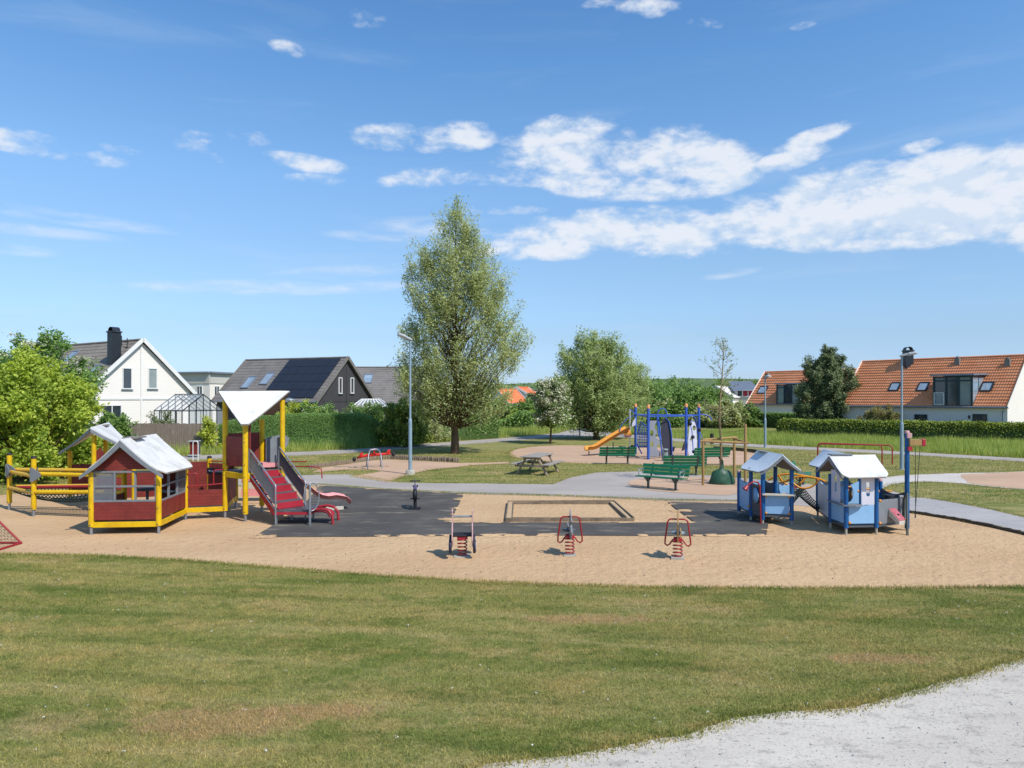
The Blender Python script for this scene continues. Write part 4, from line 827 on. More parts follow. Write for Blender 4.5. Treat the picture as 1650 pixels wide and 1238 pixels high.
WIL = leafmat('willow_leaf', C('#7b8548'), C('#9aa065'), C('#bfc496'), .7, .35)
WIL2 = leafmat('round_willow_leaf', C('#748648'), C('#939e62'), C('#b5bd86'), .7, .35)
BRT = leafmat('bright_leaf', C('#74892c'), C('#98a73a'), C('#bcc458'), .9, .45, (.38, .62))
ELD = leafmat('elder_leaf', C('#52722f'), C('#6b8a40'), C('#93a963'), .9, .35)
DRK = leafmat('dark_leaf', C('#4f6b31'), C('#67833f'), C('#8aa058'), .8, .3)
HDG = leafmat('hedge_leaf', C('#587536'), C('#6a8743'), C('#869e5c'), .8, .3)
HDY = leafmat('olive_hedge_leaf', C('#55682a'), C('#7c8c3c'), C('#b2b557'), .7, .35)
MID = leafmat('mid_leaf', C('#53702f'), C('#6d8840'), C('#94a660'), .6, .35)
PIN = leafmat('pine_needle', C('#4c5c3a'), C('#66754c'), C('#a09f74'), .8, .2)
YEL = leafmat('yellow_leaf', C('#8f9c35'), C('#aab143'), C('#cfcf66'), .9, .4)
BLS = M('blossom', C('#dcd9bd'), .7, C('#c8c79d'), 9, .5)
# tall willow: envelope straight from its outline
D = 41.7; wx = (733 - CX) / F * D; zz = lambda y, d=D: H + (HZ - y) / F * d; px_ = lambda p, d=D: p * d / F * (.97 if d == 41.7 else .92)
ENV = [(zz(690), px_(36), px_(50)), (zz(678), px_(56), px_(80)), (zz(661), px_(84), px_(92)), (zz(632), px_(100), px_(100)), (zz(590), px_(102), px_(110)), (zz(554), px_(104), px_(116)), (zz(519), px_(88), px_(104)), (zz(473), px_(82), px_(92)), (zz(437), px_(80), px_(68)), (zz(416), px_(52), px_(48)), (zz(391), px_(36), px_(34)), (zz(358), px_(22), px_(20)), (zz(334), px_(5), px_(6))]
tree('willow_tree', 'tall grey-green willow with a pointed crown, highest tree in the middle', 'tree', (wx, D), ENV, zz(680), zz(340), 330, 84000, .16, .045, WIL, .185, dy=.85, clump=.75, up=1.4, upright=1.3, trunk_top=.93, shell=.35, core=8000, cx=.05, limb_r=.24)
# round willow over the path
D = 56; tree('willow_tree', 'broad round-crowned willow beside the path running away, right of the blossoming hawthorn', 'tree', ((961 - CX) / F * D, D), [(zz(700, D), 1.0, 1.0), (zz(688, D), px_(70, D), px_(60, D)), (zz(660, D), px_(84, D), px_(72, D)), (zz(620, D), px_(82, D), px_(64, D)), (zz(590, D), px_(74, D), px_(52, D)), (zz(570, D), px_(58, D), px_(40, D)), (zz(553, D), px_(28, D), px_(22, D)), (zz(545, D), .3, .4)], zz(693, D), zz(549, D), 190, 52000, .19, .06, WIL2, .2, dy=.9, clump=.75, up=.9, upright=.5, trunk_top=.8, shell=.4, core=8000, limb_r=.25)
D = 68; tree('willow_tree', 'smaller loose willow close behind the broad round willow, by the climbing frame', 'tree', ((1015 - CX) / F * D, D), [(zz(690, D), 1.2, 1.4), (zz(650, D), px_(32, D), px_(30, D)), (zz(615, D), px_(26, D), px_(22, D)), (zz(590, D), px_(8, D), px_(6, D))], 1, zz(588, D), 70, 16000, .22, .07, WIL2, .16, clump=.8, core=3000)
# hawthorn with blossom
D = 50.5; tree('hawthorn_tree', 'small hawthorn in cream blossom on a slim trunk at the edge of the far path', 'tree', ((887 - CX) / F * D, D), [(zz(682, D), px_(24, D), px_(26, D)), (zz(662, D), px_(32, D), px_(30, D)), (zz(640, D), px_(30, D), px_(26, D)), (zz(624, D), px_(14, D), px_(16, D)), (zz(619, D), .1, .1)], zz(684, D), zz(621, D), 80, 13000, .13, .07, MID, .075, clump=.45, core=2500, flowers=(1700, BLS, 6), fl=(.15, .09))
# left-hand bushes and trees
D = 28; tree('field_maple', 'large bright yellow-green bush-like tree at the left edge of the lawn', 'tree', (-19.6, 28.6), [(.2, 3.0, 2.3), (1.2, 3.4, 2.9), (2.6, 3.4, 2.9), (3.3, 3.2, 2.0), (4.0, 3.0, 1.1), (4.7, 1.6, .3)], .3, 4.6, 170, 56000, .14, .085, BRT, .14, dy=.8, clump=.5, up=.6, upright=.2, shell=.5, core=5000)
D = 36; tree('elder_tree', 'dark green elder with flat cream flower heads behind the yellow-green tree', 'tree', ((60 - CX) / F * D, D), [(1, 2.6, 2.4), (3, 3.0, 2.6), (4.4, 2.8, 2.2), (5.3, 2.2, 1.5), (6.1, .8, .6)], .8, 6.0, 90, 30000, .17, .08, ELD, .16, dy=.8, clump=.6, core=7000, flowers=(150, BLS, 40), fl=(.13, .15))
tree('ivy_bush', 'rounded dark green shrub at the left end of the wooden fence', 'shrub', (PD(178, 690, 41.5).x, 41.5), [(.1, .95, 1.0), (1.4, 1.0, 1.05), (1.9, .8, .7), (2.25, .2, .2)], .1, 2.2, 40, 9000, .12, .08, DRK, .05, clump=.35, core=4000, shell=.7)
tree('climbing_shrub', 'small bright shrub against the right end of the wooden fence', 'shrub', (PD(336, 700, 42.8).x, 42.8), [(.1, .5, .6), (1.2, .45, .5), (1.75, .15, .2)], .1, 1.75, 16, 2600, .11, .08, YEL, .04, clump=.3, core=800)
for x, d, w_ in ((250, 44.6, 'left'), (268, 44.8, 'right')): tree('potted_shrub', 'small grey-green shrub behind the fence, the %s one of two by the greenhouse corner' % w_, 'shrub', (PD(x, 680, d).x, d), [(.6, .5, .5), (1.6, .45, .45), (2.15, .1, .1)], .5, 2.1, 12, 1800, .09, .05, PIN, .04, clump=.25, core=500, group='grey-green shrubs behind the fence')
# clipped hedges: leafy skin on a solid core
def hedge(name, label, cat, line, wdt, hfun, lm, dens, ln, wd, corecol='#3f5526', jitter=.05, cap=.5, ends=.8):
    line = [Vector((*p, 0)) for p in line]; seg = [(b - a).length for a, b in zip(line, line[1:])]; L = sum(seg)
    c = (line[0] + line[-1]) / 2; root = empty(name, (c.x, c.y), label, cat)
    def at(s):
        for a, b, q in zip(line, line[1:], seg):
            if s <= q or b is line[-1]: d = (b - a).normalized(); return a + d * s, Vector((-d.y, d.x, 0))
            s -= q
    def surf(s, t_):
        """t_ 0..1 round the cross-section, front foot -> top -> back foot"""
        p, n = at(s); h = hfun(s / L); e = min(1, max(0, min(s, L - s) / ends)); k = math.sqrt(max(0, 1 - (1 - e) ** 2)) if ends else 1
        w_ = wdt / 2 * (.25 + .75 * k); hh = h * (.55 + .45 * k); a = math.pi * t_; x = -math.cos(a); z = math.sin(a)
        pw = cap; sx = math.copysign(abs(x) ** pw, x); sz = abs(z) ** pw
        return p + n * (-sx * w_) * -1 + Vector((0, 0, hh * sz))
    ns, nt_ = max(8, int(L / .5)), 14
    rows = [[surf(L * i / ns, j / nt_) for j in range(nt_ + 1)] for i in range(ns + 1)]
    m_ = MB(); vs = [(p + (Vector((p.x, p.y, p.z)) - p)) for r_ in rows for p in r_]; k = nt_ + 1
    ctr = [at(L * i / ns)[0] + Vector((0, 0, .3)) for i in range(ns + 1)]
    vs = [ctr[i] + (rows[i][j] - ctr[i]) * .95 for i in range(ns + 1) for j in range(k)]
    fs = [(i * k + j, i * k + j + 1, (i + 1) * k + j + 1, (i + 1) * k + j) for i in range(ns) for j in range(nt_)] + [tuple(range(k)), tuple(ns * k + j for j in reversed(range(k)))]
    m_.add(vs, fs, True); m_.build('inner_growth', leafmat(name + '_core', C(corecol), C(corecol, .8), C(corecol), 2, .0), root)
    area = L * (2 * hfun(.5) + wdt); n_ = int(area * dens); S = rng.random(n_) * L; T = rng.random(n_)
    P = np.array([surf(s, t_) for s, t_ in zip(S, T)]); P += rng.normal(size=P.shape) * jitter; P = P[P[:, 2] > .03]
    # end caps
    V, Fa = leafquads(P, ln, wd, [0, -.2, .5], .6); npmesh('foliage', V, Fa, lm, root); return root
hp = lambda x, d: (PD(x, 640, d).x, d)
hedge('clipped_hedge', 'long clipped dome-shaped green hedge in front of the dark house with solar panels', 'hedge', [hp(338, 45.5), hp(470, 47), hp(612, 47.5)], 2.4, lambda u: 1.62 + .50 * min(1, u * 3.2) + .12 * u, HDG, 900, .065, .036, cap=.42, ends=1.8, jitter=.022, corecol='#55733a')
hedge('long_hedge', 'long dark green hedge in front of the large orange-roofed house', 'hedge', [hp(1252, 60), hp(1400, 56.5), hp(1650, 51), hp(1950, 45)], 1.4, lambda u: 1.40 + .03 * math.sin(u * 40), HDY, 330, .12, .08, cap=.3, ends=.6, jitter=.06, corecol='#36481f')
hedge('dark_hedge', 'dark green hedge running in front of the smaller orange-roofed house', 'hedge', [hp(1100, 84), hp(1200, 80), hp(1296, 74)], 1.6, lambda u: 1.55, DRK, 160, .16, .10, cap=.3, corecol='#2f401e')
hedge('garden_hedge', 'dark green garden hedge showing behind the trunk of the tall willow', 'hedge', [hp(675, 54), hp(740, 55), hp(800, 58)], 1.6, lambda u: 2.0, HDG, 200, .13, .08, cap=.4)
tree('rhododendron_bush', 'large olive and yellow-tipped bush at the right end of the clipped hedge', 'shrub', (PD(650, 700, 48).x, 48), [(.1, 1.5, 1.7), (1.4, 1.7, 1.7), (2.2, 1.4, 1.3), (2.75, .5, .5)], .1, 2.7, 70, 15000, .14, .09, HDY, .06, clump=.45, core=5000, shell=.7)
tree('garden_shrub', 'loose pale-flowered shrub rising above the middle of the clipped hedge', 'shrub', (PD(512, 680, 50).x, 50), [(1.4, 1.0, 1.0), (2.3, 1.4, 1.4), (2.7, .6, .5)], 1.2, 2.65, 30, 5000, .12, .07, ELD, .04, clump=.4, core=1000, flowers=(60, BLS, 5))
tree('garden_shrub', 'yellow-green shrub above the clipped hedge just right of the yellow posts', 'shrub', (PD(480, 680, 51).x, 51), [(1.4, 1.0, 1.2), (2.1, 1.3, 1.4), (2.45, .5, .5)], 1.2, 2.45, 26, 4500, .12, .08, YEL, .04, clump=.4, core=1200)
tree('garden_shrub', 'green shrub above the right end of the clipped hedge below the white veranda roof', 'shrub', (PD(590, 680, 50).x, 50), [(1.4, 1.2, 1.2), (2.2, 1.4, 1.4), (2.6, .5, .5)], 1.2, 2.55, 30, 5200, .12, .07, MID, .04, clump=.4, core=1200, flowers=(40, BLS, 4))
tree('white_flowering_shrub', 'pale flowering shrub at the meadow edge behind the trunk of the tall willow', 'shrub', (PD(700, 692, 52).x, 52), [(.3, 1.2, 1.5), (1.1, 1.2, 1.4), (1.5, .3, .3)], .2, 1.45, 24, 4200, .10, .06, WIL, .03, clump=.4, core=800, flowers=(160, BLS, 3))
tree('evergreen_tree', 'dark grey-green evergreen tree between the two orange-roofed houses', 'tree', (PD(1333, 690, 64).x, 64), [(.8, 2.3, 2.0), (2.6, 2.9, 2.3), (4.2, 2.3, 2.4), (5.6, 1.7, 1.7), (6.6, 1.2, .8), (7.4, .2, .2)], .6, 7.4, 190, 56000, .22, .06, PIN, .2, clump=.5, up=.3, upright=.5, shell=.55, core=22000)
tree('low_shrub', 'reddish-green shrub behind the long hedge in front of the white wall', 'shrub', (PD(1418, 690, 57.5).x, 57.5), [(.5, 1.2, 1.3), (1.7, 1.4, 1.4), (2.35, .5, .6)], .4, 2.3, 34, 7000, .13, .08, leafmat('bronze_leaf', C('#5f6a34'), C('#83764a'), C('#a58f64'), 1.3, .3), .05, clump=.4, core=2200)
# middle distance trees, each its own
FARM = [(1030, 84, 622, 2.8, MID, 0), (1062, 92, 648, 2.4, WIL, 380), (1084, 98, 634, 4.0, DRK, 0), (1112, 88, 643, 3.2, MID, 0), (1095, 120, 628, 6.0, DRK, 0), (1144, 104, 640, 3.4, MID, 60), (1052, 130, 622, 5.5, MID, 0), (1170, 76, 655, 1.9, WIL, 120), (1140, 80, 662, 1.7, WIL, 160), (1204, 78, 660, 1.5, MID, 110), (866, 92, 652, 2.6, MID, 30), (845, 84, 668, 1.8, BRT, 0), (905, 100, 640, 4, DRK, 0), (880, 104, 648, 3.4, DRK, 0), (780, 96, 650, 3.6, DRK, 0), (1240, 150, 624, 5, DRK, 0), (1180, 150, 622, 6, DRK, 0), (700, 100, 660, 3, MID, 0)]
LB = ['light green tree behind the loose willow left of the climbing frame', 'cream-blossoming bush-like tree behind the left half of the climbing frame', 'dark rounded tree behind the middle of the climbing frame', 'bright mid-green tree behind the right half of the climbing frame', 'large dark tree farther off behind the climbing frame', 'green tree with a little blossom left of the far white house', 'far green tree below the wooded hill, left of the climbing frame', 'pale loose bush behind the upper trunk of the young staked tree', 'pale flowering bush left of the young staked tree above the meadow', 'cream-flowering bush at the left corner of the smaller orange-roofed house', 'green garden tree in front of the far orange house', 'bright yellow-green shrub by the low dark garden fence', 'dark tree behind the blossoming hawthorn', 'dark tree between the far orange house and the blossoming hawthorn', 'dark tree seen through the right side of the tall willow', 'dark far tree behind the smaller orange roof', 'dark far tree behind the far white house', 'green tree hidden mostly behind the left of the tall willow']
for (x, d, ytop, r, lm, flw), lb in zip(FARM, LB):
    zt_ = H + (HZ - ytop) / F * d
    tree('garden_tree', lb, 'tree', (PD(x, 640, d).x, d), [(.2, r * .8, r * .8), (zt_ * .35, r, r), (zt_ * .7, r * .85, r * .8), (zt_ * .9, r * .5, r * .5), (zt_, .15, .15)], .3, zt_, 46, 7500, .10 + d / 430, .06 + d / 700, lm, .15, clump=.28 * r, core=2800, shell=.6, flowers=(flw, BLS, 4) if flw else None, fl=(.22, .16), twigs=2)
# wooded hill on the horizon
hill = MB(); hx = [-900 + 60 * i for i in range(41)]
def hz_(x, k): return 1.2 + k * (10.5 + 1.8 * math.sin(x * .006 + 1) + 1.5 * math.sin(x * .017) + (3.0 if 0 < x < 400 else 0) * math.sin(max(0, min(math.pi, x / 400 * math.pi))))
hv = [(x, y, hz_(x, k) * (0 if k == 0 else 1) - (1.0 if k == 0 else 0)) for y, k in ((300, 0), (380, .55), (470, .9), (620, .7)) for x in hx]
hill.add(hv, [(j * 41 + i, j * 41 + i + 1, (j + 1) * 41 + i + 1, (j + 1) * 41 + i) for j in range(3) for i in range(40)], True)
FARG = leafmat('far_wood_leaf', C('#4d6235'), C('#63763f'), C('#7e8c58'), .03, .2); FARG2 = FARG
st(hill.build('hills', M('hill_green', C('#566b38'), .9, C('#6e7c45'), .02, .7)))
n_ = 5200; X = rng.uniform(-420, 520, n_); Y = rng.uniform(300, 480, n_); Pl = []
for x, y in zip(X, Y):
    t_ = (y - 300) / 170; g_ = hz_(x, min(.9, .55 * t_ * 2)) * min(1, t_ * 2) if t_ > 0 else 0
    r = rng.uniform(1.8, 3.4); c = np.array([x, y, max(0, g_ - 2.0) * .80 + r * .6]); Pl.append(c + unit(rng.normal(size=(16, 3))) * r * [1, 1, .8] * rng.random((16, 1)) ** .3)
Pl = np.concatenate(Pl); V, Fa = leafquads(Pl, 2.0, 1.0); tag(npmesh('forest', V, Fa, FARG), 'low wooded hill along the horizon', 'forest', kind='stuff')
# thin skyline trees and shrubs filling the gaps at the meadow backs
P_ = []
for (xa, xb, d, h, n_) in ((-200, 160, 50, 2.6, 5000), (1005, 1100, 78, 2.2, 5000), (760, 860, 72, 2.0, 3600), (1260, 1420, 92, 2.4, 3000), (1600, 1900, 95, 4, 3000)):
    a, b = PD(xa, 640, d), PD(xb, 640, d); t_ = rng.random((n_, 1)); q_ = np.array(a) * (1 - t_) + np.array(b) * t_; q_[:, 2] = rng.random(n_) ** .8 * h * (.75 + .25 * np.sin(q_[:, 0] * 1.3)); q_[:, 1] += rng.normal(size=n_) * .8; P_.append(q_)
P_ = np.concatenate(P_); V, Fa = leafquads(P_, .26, .17); tag(npmesh('undergrowth', V, Fa, DRK), 'dense undergrowth filling the back of the gardens and meadow edges', 'undergrowth', kind='stuff')
# young staked tree
sx, sy = G(1163, 781)
yt = empty('young_tree', (sx, sy), 'young sparse tree with a slim pale trunk, tied between wooden stakes', 'tree')
tr = MB(); zt_ = H + (640 - 552) / F * sy; hf = lambda t_: Vector((sx - .05 + .22 * max(0, t_ - .55) * (1 if t_ > .55 else 0) + .03 * math.sin(t_ * 9), sy, zt_ * t_))
tr.tube([hf(i / 12) for i in range(13)], [.055 * (1 - .9 * (i / 12)) + .005 for i in range(13)], 8, r2=0)
Pl = []
for i in range(34):
    t_ = .42 + .56 * rng.random(); a = hf(t_); th = rng.random() * 2 * math.pi; L = (1.3 - t_) * 1.7 * (.5 + .6 * rng.random()); up_ = .25 if t_ < .6 else .75
    d = Vector((math.cos(th), math.sin(th) * .8, up_)).normalized(); e = a + d * L; m_ = a.lerp(e, .5) + Vector((0, 0, -.05)); tr.tube([a, m_, e], [.012, .008, .003], 4, r2=0, cap=False)
    for j in range(4):
        s_ = rng.random(); b = a.lerp(e, .3 + .7 * s_); d2 = Vector((d.x + rng.normal() * .5, d.y + rng.normal() * .5, d.z + rng.normal() * .4)).normalized(); e2_ = b + d2 * .28; tr.tube([b, e2_], [.004, .002], 3, r2=0, cap=False)
        Pl.append(np.array(b) + (np.array(e2_ - b)) * rng.random((6, 1)) + rng.normal(size=(6, 3)) * .03)
tr.build('trunk', 'bark2', yt); Pl = np.concatenate(Pl); V, Fa = leafquads(Pl, .075, .035); npmesh('crown', V, Fa, leafmat('young_leaf', C('#5f7048'), C('#7b8758'), C('#9aa274'), 1, .35), yt)
# ================================================================ playground objects
V3 = Vector
def roofsheet(root, ra, rb, ea, eb, fa, fb, mat='white', under='underside', flare=.045, t=.03, fascia=True, seg=8):
    """two-slope board roof: ridge ra->rb, eave ea-eb on one side, fa-fb on the other; eaves flare and have rounded corners"""
    ra, rb, ea, eb, fa, fb = map(Vector, (ra, rb, ea, eb, fa, fb)); o = None
    for (x, y) in ((ea, eb), (fa, fb)):
        if x is None: continue
        rows = []
        for i in range(seg + 1):
            s = i / seg; dz = -flare * math.sin(math.pi * s) ; c_ = .10 * max(0, (s - .8) / .2) ** 2
            p, q = ra.lerp(x, s), rb.lerp(y, s); row = []
            for j in range(9):
                u = j / 8; u = c_ + (1 - 2 * c_) * u; row.append(p.lerp(q, u) + V3((0, 0, dz)))
            rows.append(row)
        m_ = MB(); m_.sheet(rows, t); r = m_.build('roof', mat, root)
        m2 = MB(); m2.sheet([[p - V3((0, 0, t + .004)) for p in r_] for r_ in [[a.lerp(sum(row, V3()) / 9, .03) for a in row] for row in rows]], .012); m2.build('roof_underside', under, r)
    return r
def gablefascia(root, apex, l, r, mat='greyfr', w=.13, t=.03, flare=.045, out=(0, -1, 0)):
    apex, l, r = map(Vector, (apex, l, r)); out = Vector(out) * .012
    for e in (l, r):
        rows = [[apex.lerp(e, i / 8) + V3((0, 0, -flare * math.sin(math.pi * i / 8) - .035)) + out + V3((0, 0, -k)) for k in (0, w * (1.15 - .5 * i / 8))] for i in range(9)]
        m_ = MB(); n = (rows[0][0] - rows[4][0]).cross(rows[0][1] - rows[0][0]).normalized() * t / 2; vs = [p + n for q in rows for p in q] + [p - n for q in rows for p in q]; k = 18
        fs = []
        for i in range(8): a = 2 * i; fs += [(a, a + 1, a + 3, a + 2), (k + a + 2, k + a + 3, k + a + 1, k + a), (a, a + 2, k + a + 2, k + a), (a + 1, k + a + 1, k + a + 3, a + 3)]
        m_.add(vs, fs); m_.build('roof_trim', mat, root)
def ypost(root, x, y, z1, r=.066, z0=.2, mat='yellow', foot='steel', cap=None, name='post'):
    MB().post(x, y, z0, z1, r).build(name, mat, root)
    MB().post(x, y, -.05, z0 + .01, r * .55, 10).build('post_foot', foot, root)
    if cap: MB().lathe((x, y, z1), [(r * 1.04, -.02), (r * 1.04, .03), (r * .6, .05), (.001, .055)], 14).build('post_cap', cap, root)
def panel(root, a, b, z0, z1, mat, t=.04, name='panel', inset=.06):
    a, b = V3((*a[:2], 0)), V3((*b[:2], 0)); d = (b - a).normalized(); return MB().wall(a + d * inset, b - d * inset, z0, z1, t).build(name, mat, root, bevel=.006)
def beam(root, a, b, z, h=.13, w=.07, mat='yellow', name='beam'):
    return MB().bar((a[0], a[1], z), (b[0], b[1], z), w, h).build(name, mat, root, bevel=.008)
def winframe(root, a, b, z0, z1, nx, nz, mat='greyfr', panes=(), inset=.06, bw=.045):
    a, b = V3((*a[:2], 0)), V3((*b[:2], 0)); d = (b - a).normalized(); a, b = a + d * inset, b - d * inset; L = (b - a).length; f = MB()
    for i in range(nx + 1): p = a + d * L * i / nx; f.bar((p.x, p.y, z0), (p.x, p.y, z1), .05, bw, up=d)
    for k in range(nz + 1): z = z0 + (z1 - z0) * k / nz; f.bar((a.x, a.y, z), (b.x, b.y, z), .046, bw)
    o = f.build('window_frame', mat, root, bevel=.004)
    for i, k, mm in panes:
        p, q = a + d * L * i / nx, a + d * L * (i + 1) / nx; MB().wall(p + d * .025, q - d * .025, z0 + (z1 - z0) * k / nz + .02, z0 + (z1 - z0) * (k + 1) / nz - .02, .008).build('window_pane', mm, o)
    return o
def net(name, corners, nu, nv, sag, mat, root, r=.012):
    a, b, c, d = map(Vector, corners); m_ = MB()
    f = lambda u, v: a.lerp(b, u).lerp(d.lerp(c, u), v) - V3((0, 0, sag * math.sin(math.pi * v) ** .6 * math.sin(math.pi * (.06 + .88 * u)) ** .7))
    for i in range(nu + 1): m_.tube([f(i / nu, v / 10) for v in range(11)], r, 5)
    for j in range(nv + 1): m_.tube([f(u / 12, j / nv) for u in range(13)], r, 5)
    return m_.build(name, mat, root)
# ---- red and yellow play structure
A, B, Cc, Dd = (-10.08, 17.1), (-8.54, 17.25), (-8.77, 19.17), (-10.35, 19.05)
T1, T2, T3, T4 = (-7.83, 19.48), (-7.06, 18.9), (-7.14, 20.38), (-6.37, 19.8)
L1, L2, W1, W2, U1, U2 = (-14.69, 20.86), (-13.2, 19.7), (-11.98, 20.45), (-12.75, 22.4), (-13.75, 22.2), (-11.1, 20.95)
Q, Rr = (-8.24, 21.3), (-9.2, 21.7)
ps = empty('play_structure', (-9, 19.2), 'red and yellow climbing structure with a small house, net bridge, tower, stairs and pink slide', 'play structure')
for p, z, c in ((A, 1.50, None), (B, 1.50, None), (Cc, 1.50, None), (Dd, 1.50, None), (L1, 1.62, 'black'), (L2, 1.62, 'black'), (W1, 2.2, None), (W2, 2.22, None), (U1, 1.62, None), (U2, 1.6, None), (Q, 1.2, None), (Rr, 1.46, 'black')):
    ypost(ps, *p, z, cap=c)
for p, z in ((T1, 3.2), (T2, 2.58), (T3, 2.66), (T4, 3.22)): ypost(ps, *p, z, r=.07)
# house
for a, b in ((A, B), (B, Cc), (Cc, Dd), (Dd, A)): beam(ps, a, b, .235)
panel(ps, A, B, .345, .78, 'red'); panel(ps, B, Cc, .345, .76, 'red'); panel(ps, A, Dd, .345, .76, 'red'); panel(ps, Cc, (-9.5, 19.1), .345, 1.5, 'red')
winframe(ps, A, B, .80, 1.50, 3, 2, panes=((0, 0, 'scratched'), (0, 1, 'scratched')))
winframe(ps, B, Cc, .78, 1.48, 3, 2, panes=((2, 0, 'scratched'), (2, 1, 'scratched')))
MB().prism([(-.72, 0), (.72, 0), (.60, .12), (.35, .34), (.15, .44), (0, .47), (-.15, .44), (-.35, .34), (-.60, .12)], ((A[0] + B[0]) / 2, (A[1] + B[1]) / 2, 1.56), (B[0] - A[0], B[1] - A[1], 0), (0, 0, 1), .035).build('gable_board', 'red', ps)
MB().prism([(-.72, 0), (.72, 0), (.60, .12), (.35, .34), (.15, .44), (0, .47), (-.15, .44), (-.35, .34), (-.60, .12)], ((Cc[0] + Dd[0]) / 2 - .02, (Cc[1] + Dd[1]) / 2, 1.50), (B[0] - A[0], B[1] - A[1], 0), (0, 0, 1), .035).build('gable_board', 'red', ps)
roofsheet(ps, (-9.32, 16.98, 2.30), (-9.70, 19.45, 2.30), (-10.27, 16.95, 1.46), (-10.65, 19.35, 1.44), (-8.36, 17.1, 1.47), (-8.42, 19.0, 1.47))
gablefascia(ps, (-9.32, 16.98, 2.30), (-10.27, 16.95, 1.46), (-8.36, 17.1, 1.47), out=(0, -1, 0))
MB().box((-9.47, 17.9, 2.29), (.36, .6, .035), R(8)).build('roof_ridge_cap', 'underside', ps)
MB().box((-9.45, 18.15, .30), (1.25, 1.7, .03)).build('floor', 'darkgrey', ps)
MB().lathe((-9.35, 18.3, .95), [(.001, -.03), (.26, -.03), (.26, .015), (.001, .015)], 18).tube([(-9.35, 18.3, .3), (-9.35, 18.3, .92)], .035).build('table', 'darkgrey', ps)
MB().lathe((-8.95, 18.6, .86), [(.001, -.03), (.2, -.03), (.2, .015), (.001, .015)], 18).tube([(-8.95, 18.6, .3), (-8.95, 18.6, .83)], .035).build('stool', 'steel', ps)
# net bridge
for a, b in ((L1, W1), (L2, Dd)):
    for z0, z1 in ((1.18, 1.20), (.68, .76)): MB().tube([(*a, z0), (*b, z1)], .055, 12).build('rail', 'yellow' if a is L2 else 'yellow_wood', ps)
for z in (1.12, .66): MB().tube([(*L1, z), (*L2, z)], .055, 12).build('rail', 'yellow_wood', ps)
MB().tube([(L1[0] + .1, L1[1] - .05, .66), (W1[0], W1[1] - .05, .74)], .05, 10).build('rail', 'redtube', ps)
net('net', [(L1[0], L1[1], .63), (W1[0], W1[1], .70), (Dd[0], Dd[1], .70), (L2[0], L2[1], .63)], 24, 8, .30, 'rope', ps)
for p in (L1, L2):
    for dx, dy in ((1, -.2), (-.6, .5) if p is L2 else (.6, -.5)):
        u = V3((dx, dy, 0)).normalized()
        MB().prism([(-.04, -.19), (.05, -.19), (.30, -.05), (.30, .05), (.05, .19), (-.04, .19)], V3((p[0], p[1], 1.16)) + V3((u.y, -u.x, 0)) * .085, u, (0, 0, 1), .015).tube([V3((p[0], p[1], 1.16 + k_)) + V3((u.y, -u.x, 0)) * .08 + u * j_ for k_, j_ in ((0, .24), (0, .245))], .02, 8).build('bracket', 'greyfr', ps)
# rear shelter with twisted roof
zr = 2.45
def tri_roof(root, ra, rb, tip, mat, under, bow=.06, n=8, smax=.93):
    ra, rb, tip = map(Vector, (ra, rb, tip)); rows = []
    for i in range(n + 1):
        s = smax * i / n; p, q = ra.lerp(tip, s), rb.lerp(tip, s); dz = -bow * math.sin(math.pi * i / n); rows.append([p.lerp(q, j / 8) + V3((0, 0, dz)) for j in range(9)])
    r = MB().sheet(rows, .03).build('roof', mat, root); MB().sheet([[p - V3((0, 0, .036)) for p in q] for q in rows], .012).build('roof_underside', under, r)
tri_roof(ps, (-11.93, 20.2, 2.44), (-12.85, 22.75, 2.5), (-14.0, 22.0, 1.58), 'white', 'cream')
tri_roof(ps, (-11.93, 20.2, 2.44), (-12.85, 22.75, 2.5), (-10.85, 20.9, 1.72), 'white', 'cream')
gablefascia(ps, (-11.93, 20.2, 2.44), (-13.9, 21.9, 1.62), (-10.95, 20.85, 1.75), w=.09, flare=.03)
MB().box((-12.5, 21.8, 2.44), (.3, .5, .035), R(20)).build('roof_ridge_cap', 'underside', ps)
panel(ps, U1, W2, .4, 1.2, 'red'); panel(ps, W1, U2, .35, 1.3, 'red'); panel(ps, U2, (-10.2, 21.3), .35, 1.1, 'red'); panel(ps, (-10.2, 21.3), Rr, .35, 1.35, 'red')
MB().prism([(0, 0), (.32, 0), (.3, .28), (.12, .6), (0, .5)], (W1[0] + .05, W1[1] + .02, 1.25), (1, .1, 0), (0, 0, 1), .03).build('panel', 'red', ps)
# terrace between house and tower
beam(ps, Cc, T1, .255); beam(ps, T1, Q, .3); beam(ps, Q, Rr, .3)
panel(ps, Cc, T1, .36, .79, 'red'); panel(ps, T1, Q, .36, 1.17, 'red'); panel(ps, Rr, Q, .36, 1.30, 'red')
MB().wall(V3(Rr) if False else V3((-9.15, 21.62, 0)), V3((-8.5, 21.35, 0)), .9, 1.30, .03).build('panel', 'red', ps)
pn = MB().wall(V3((-9.05, 21.2, 0)), V3((-8.35, 20.95, 0)), 1.02, 1.20, .04).build('music_panel', 'black', ps); k_ = MB()
for i in range(11): x = -8.98 + i * .054; k_.wall(V3((x, 21.175 - (x + 9.05) * .357 - .008, 0)), V3((x + .04, 21.175 - (x + 9.01) * .357 - .008, 0)), 1.085, 1.135, .02)
k_.build('music_keys', 'cwhite', pn)
panel(ps, (-9.1, 21.28), (-8.2, 20.95), .36, 1.18, 'red')
rl = MB(); ca, cb = V3((*Cc, 0)), V3((*T1, 0)); dd = (cb - ca).normalized(); f_ = lambda s, z: ca.lerp(cb, s) + V3((0, 0, z)) + V3((dd.y, -dd.x, 0)) * .05
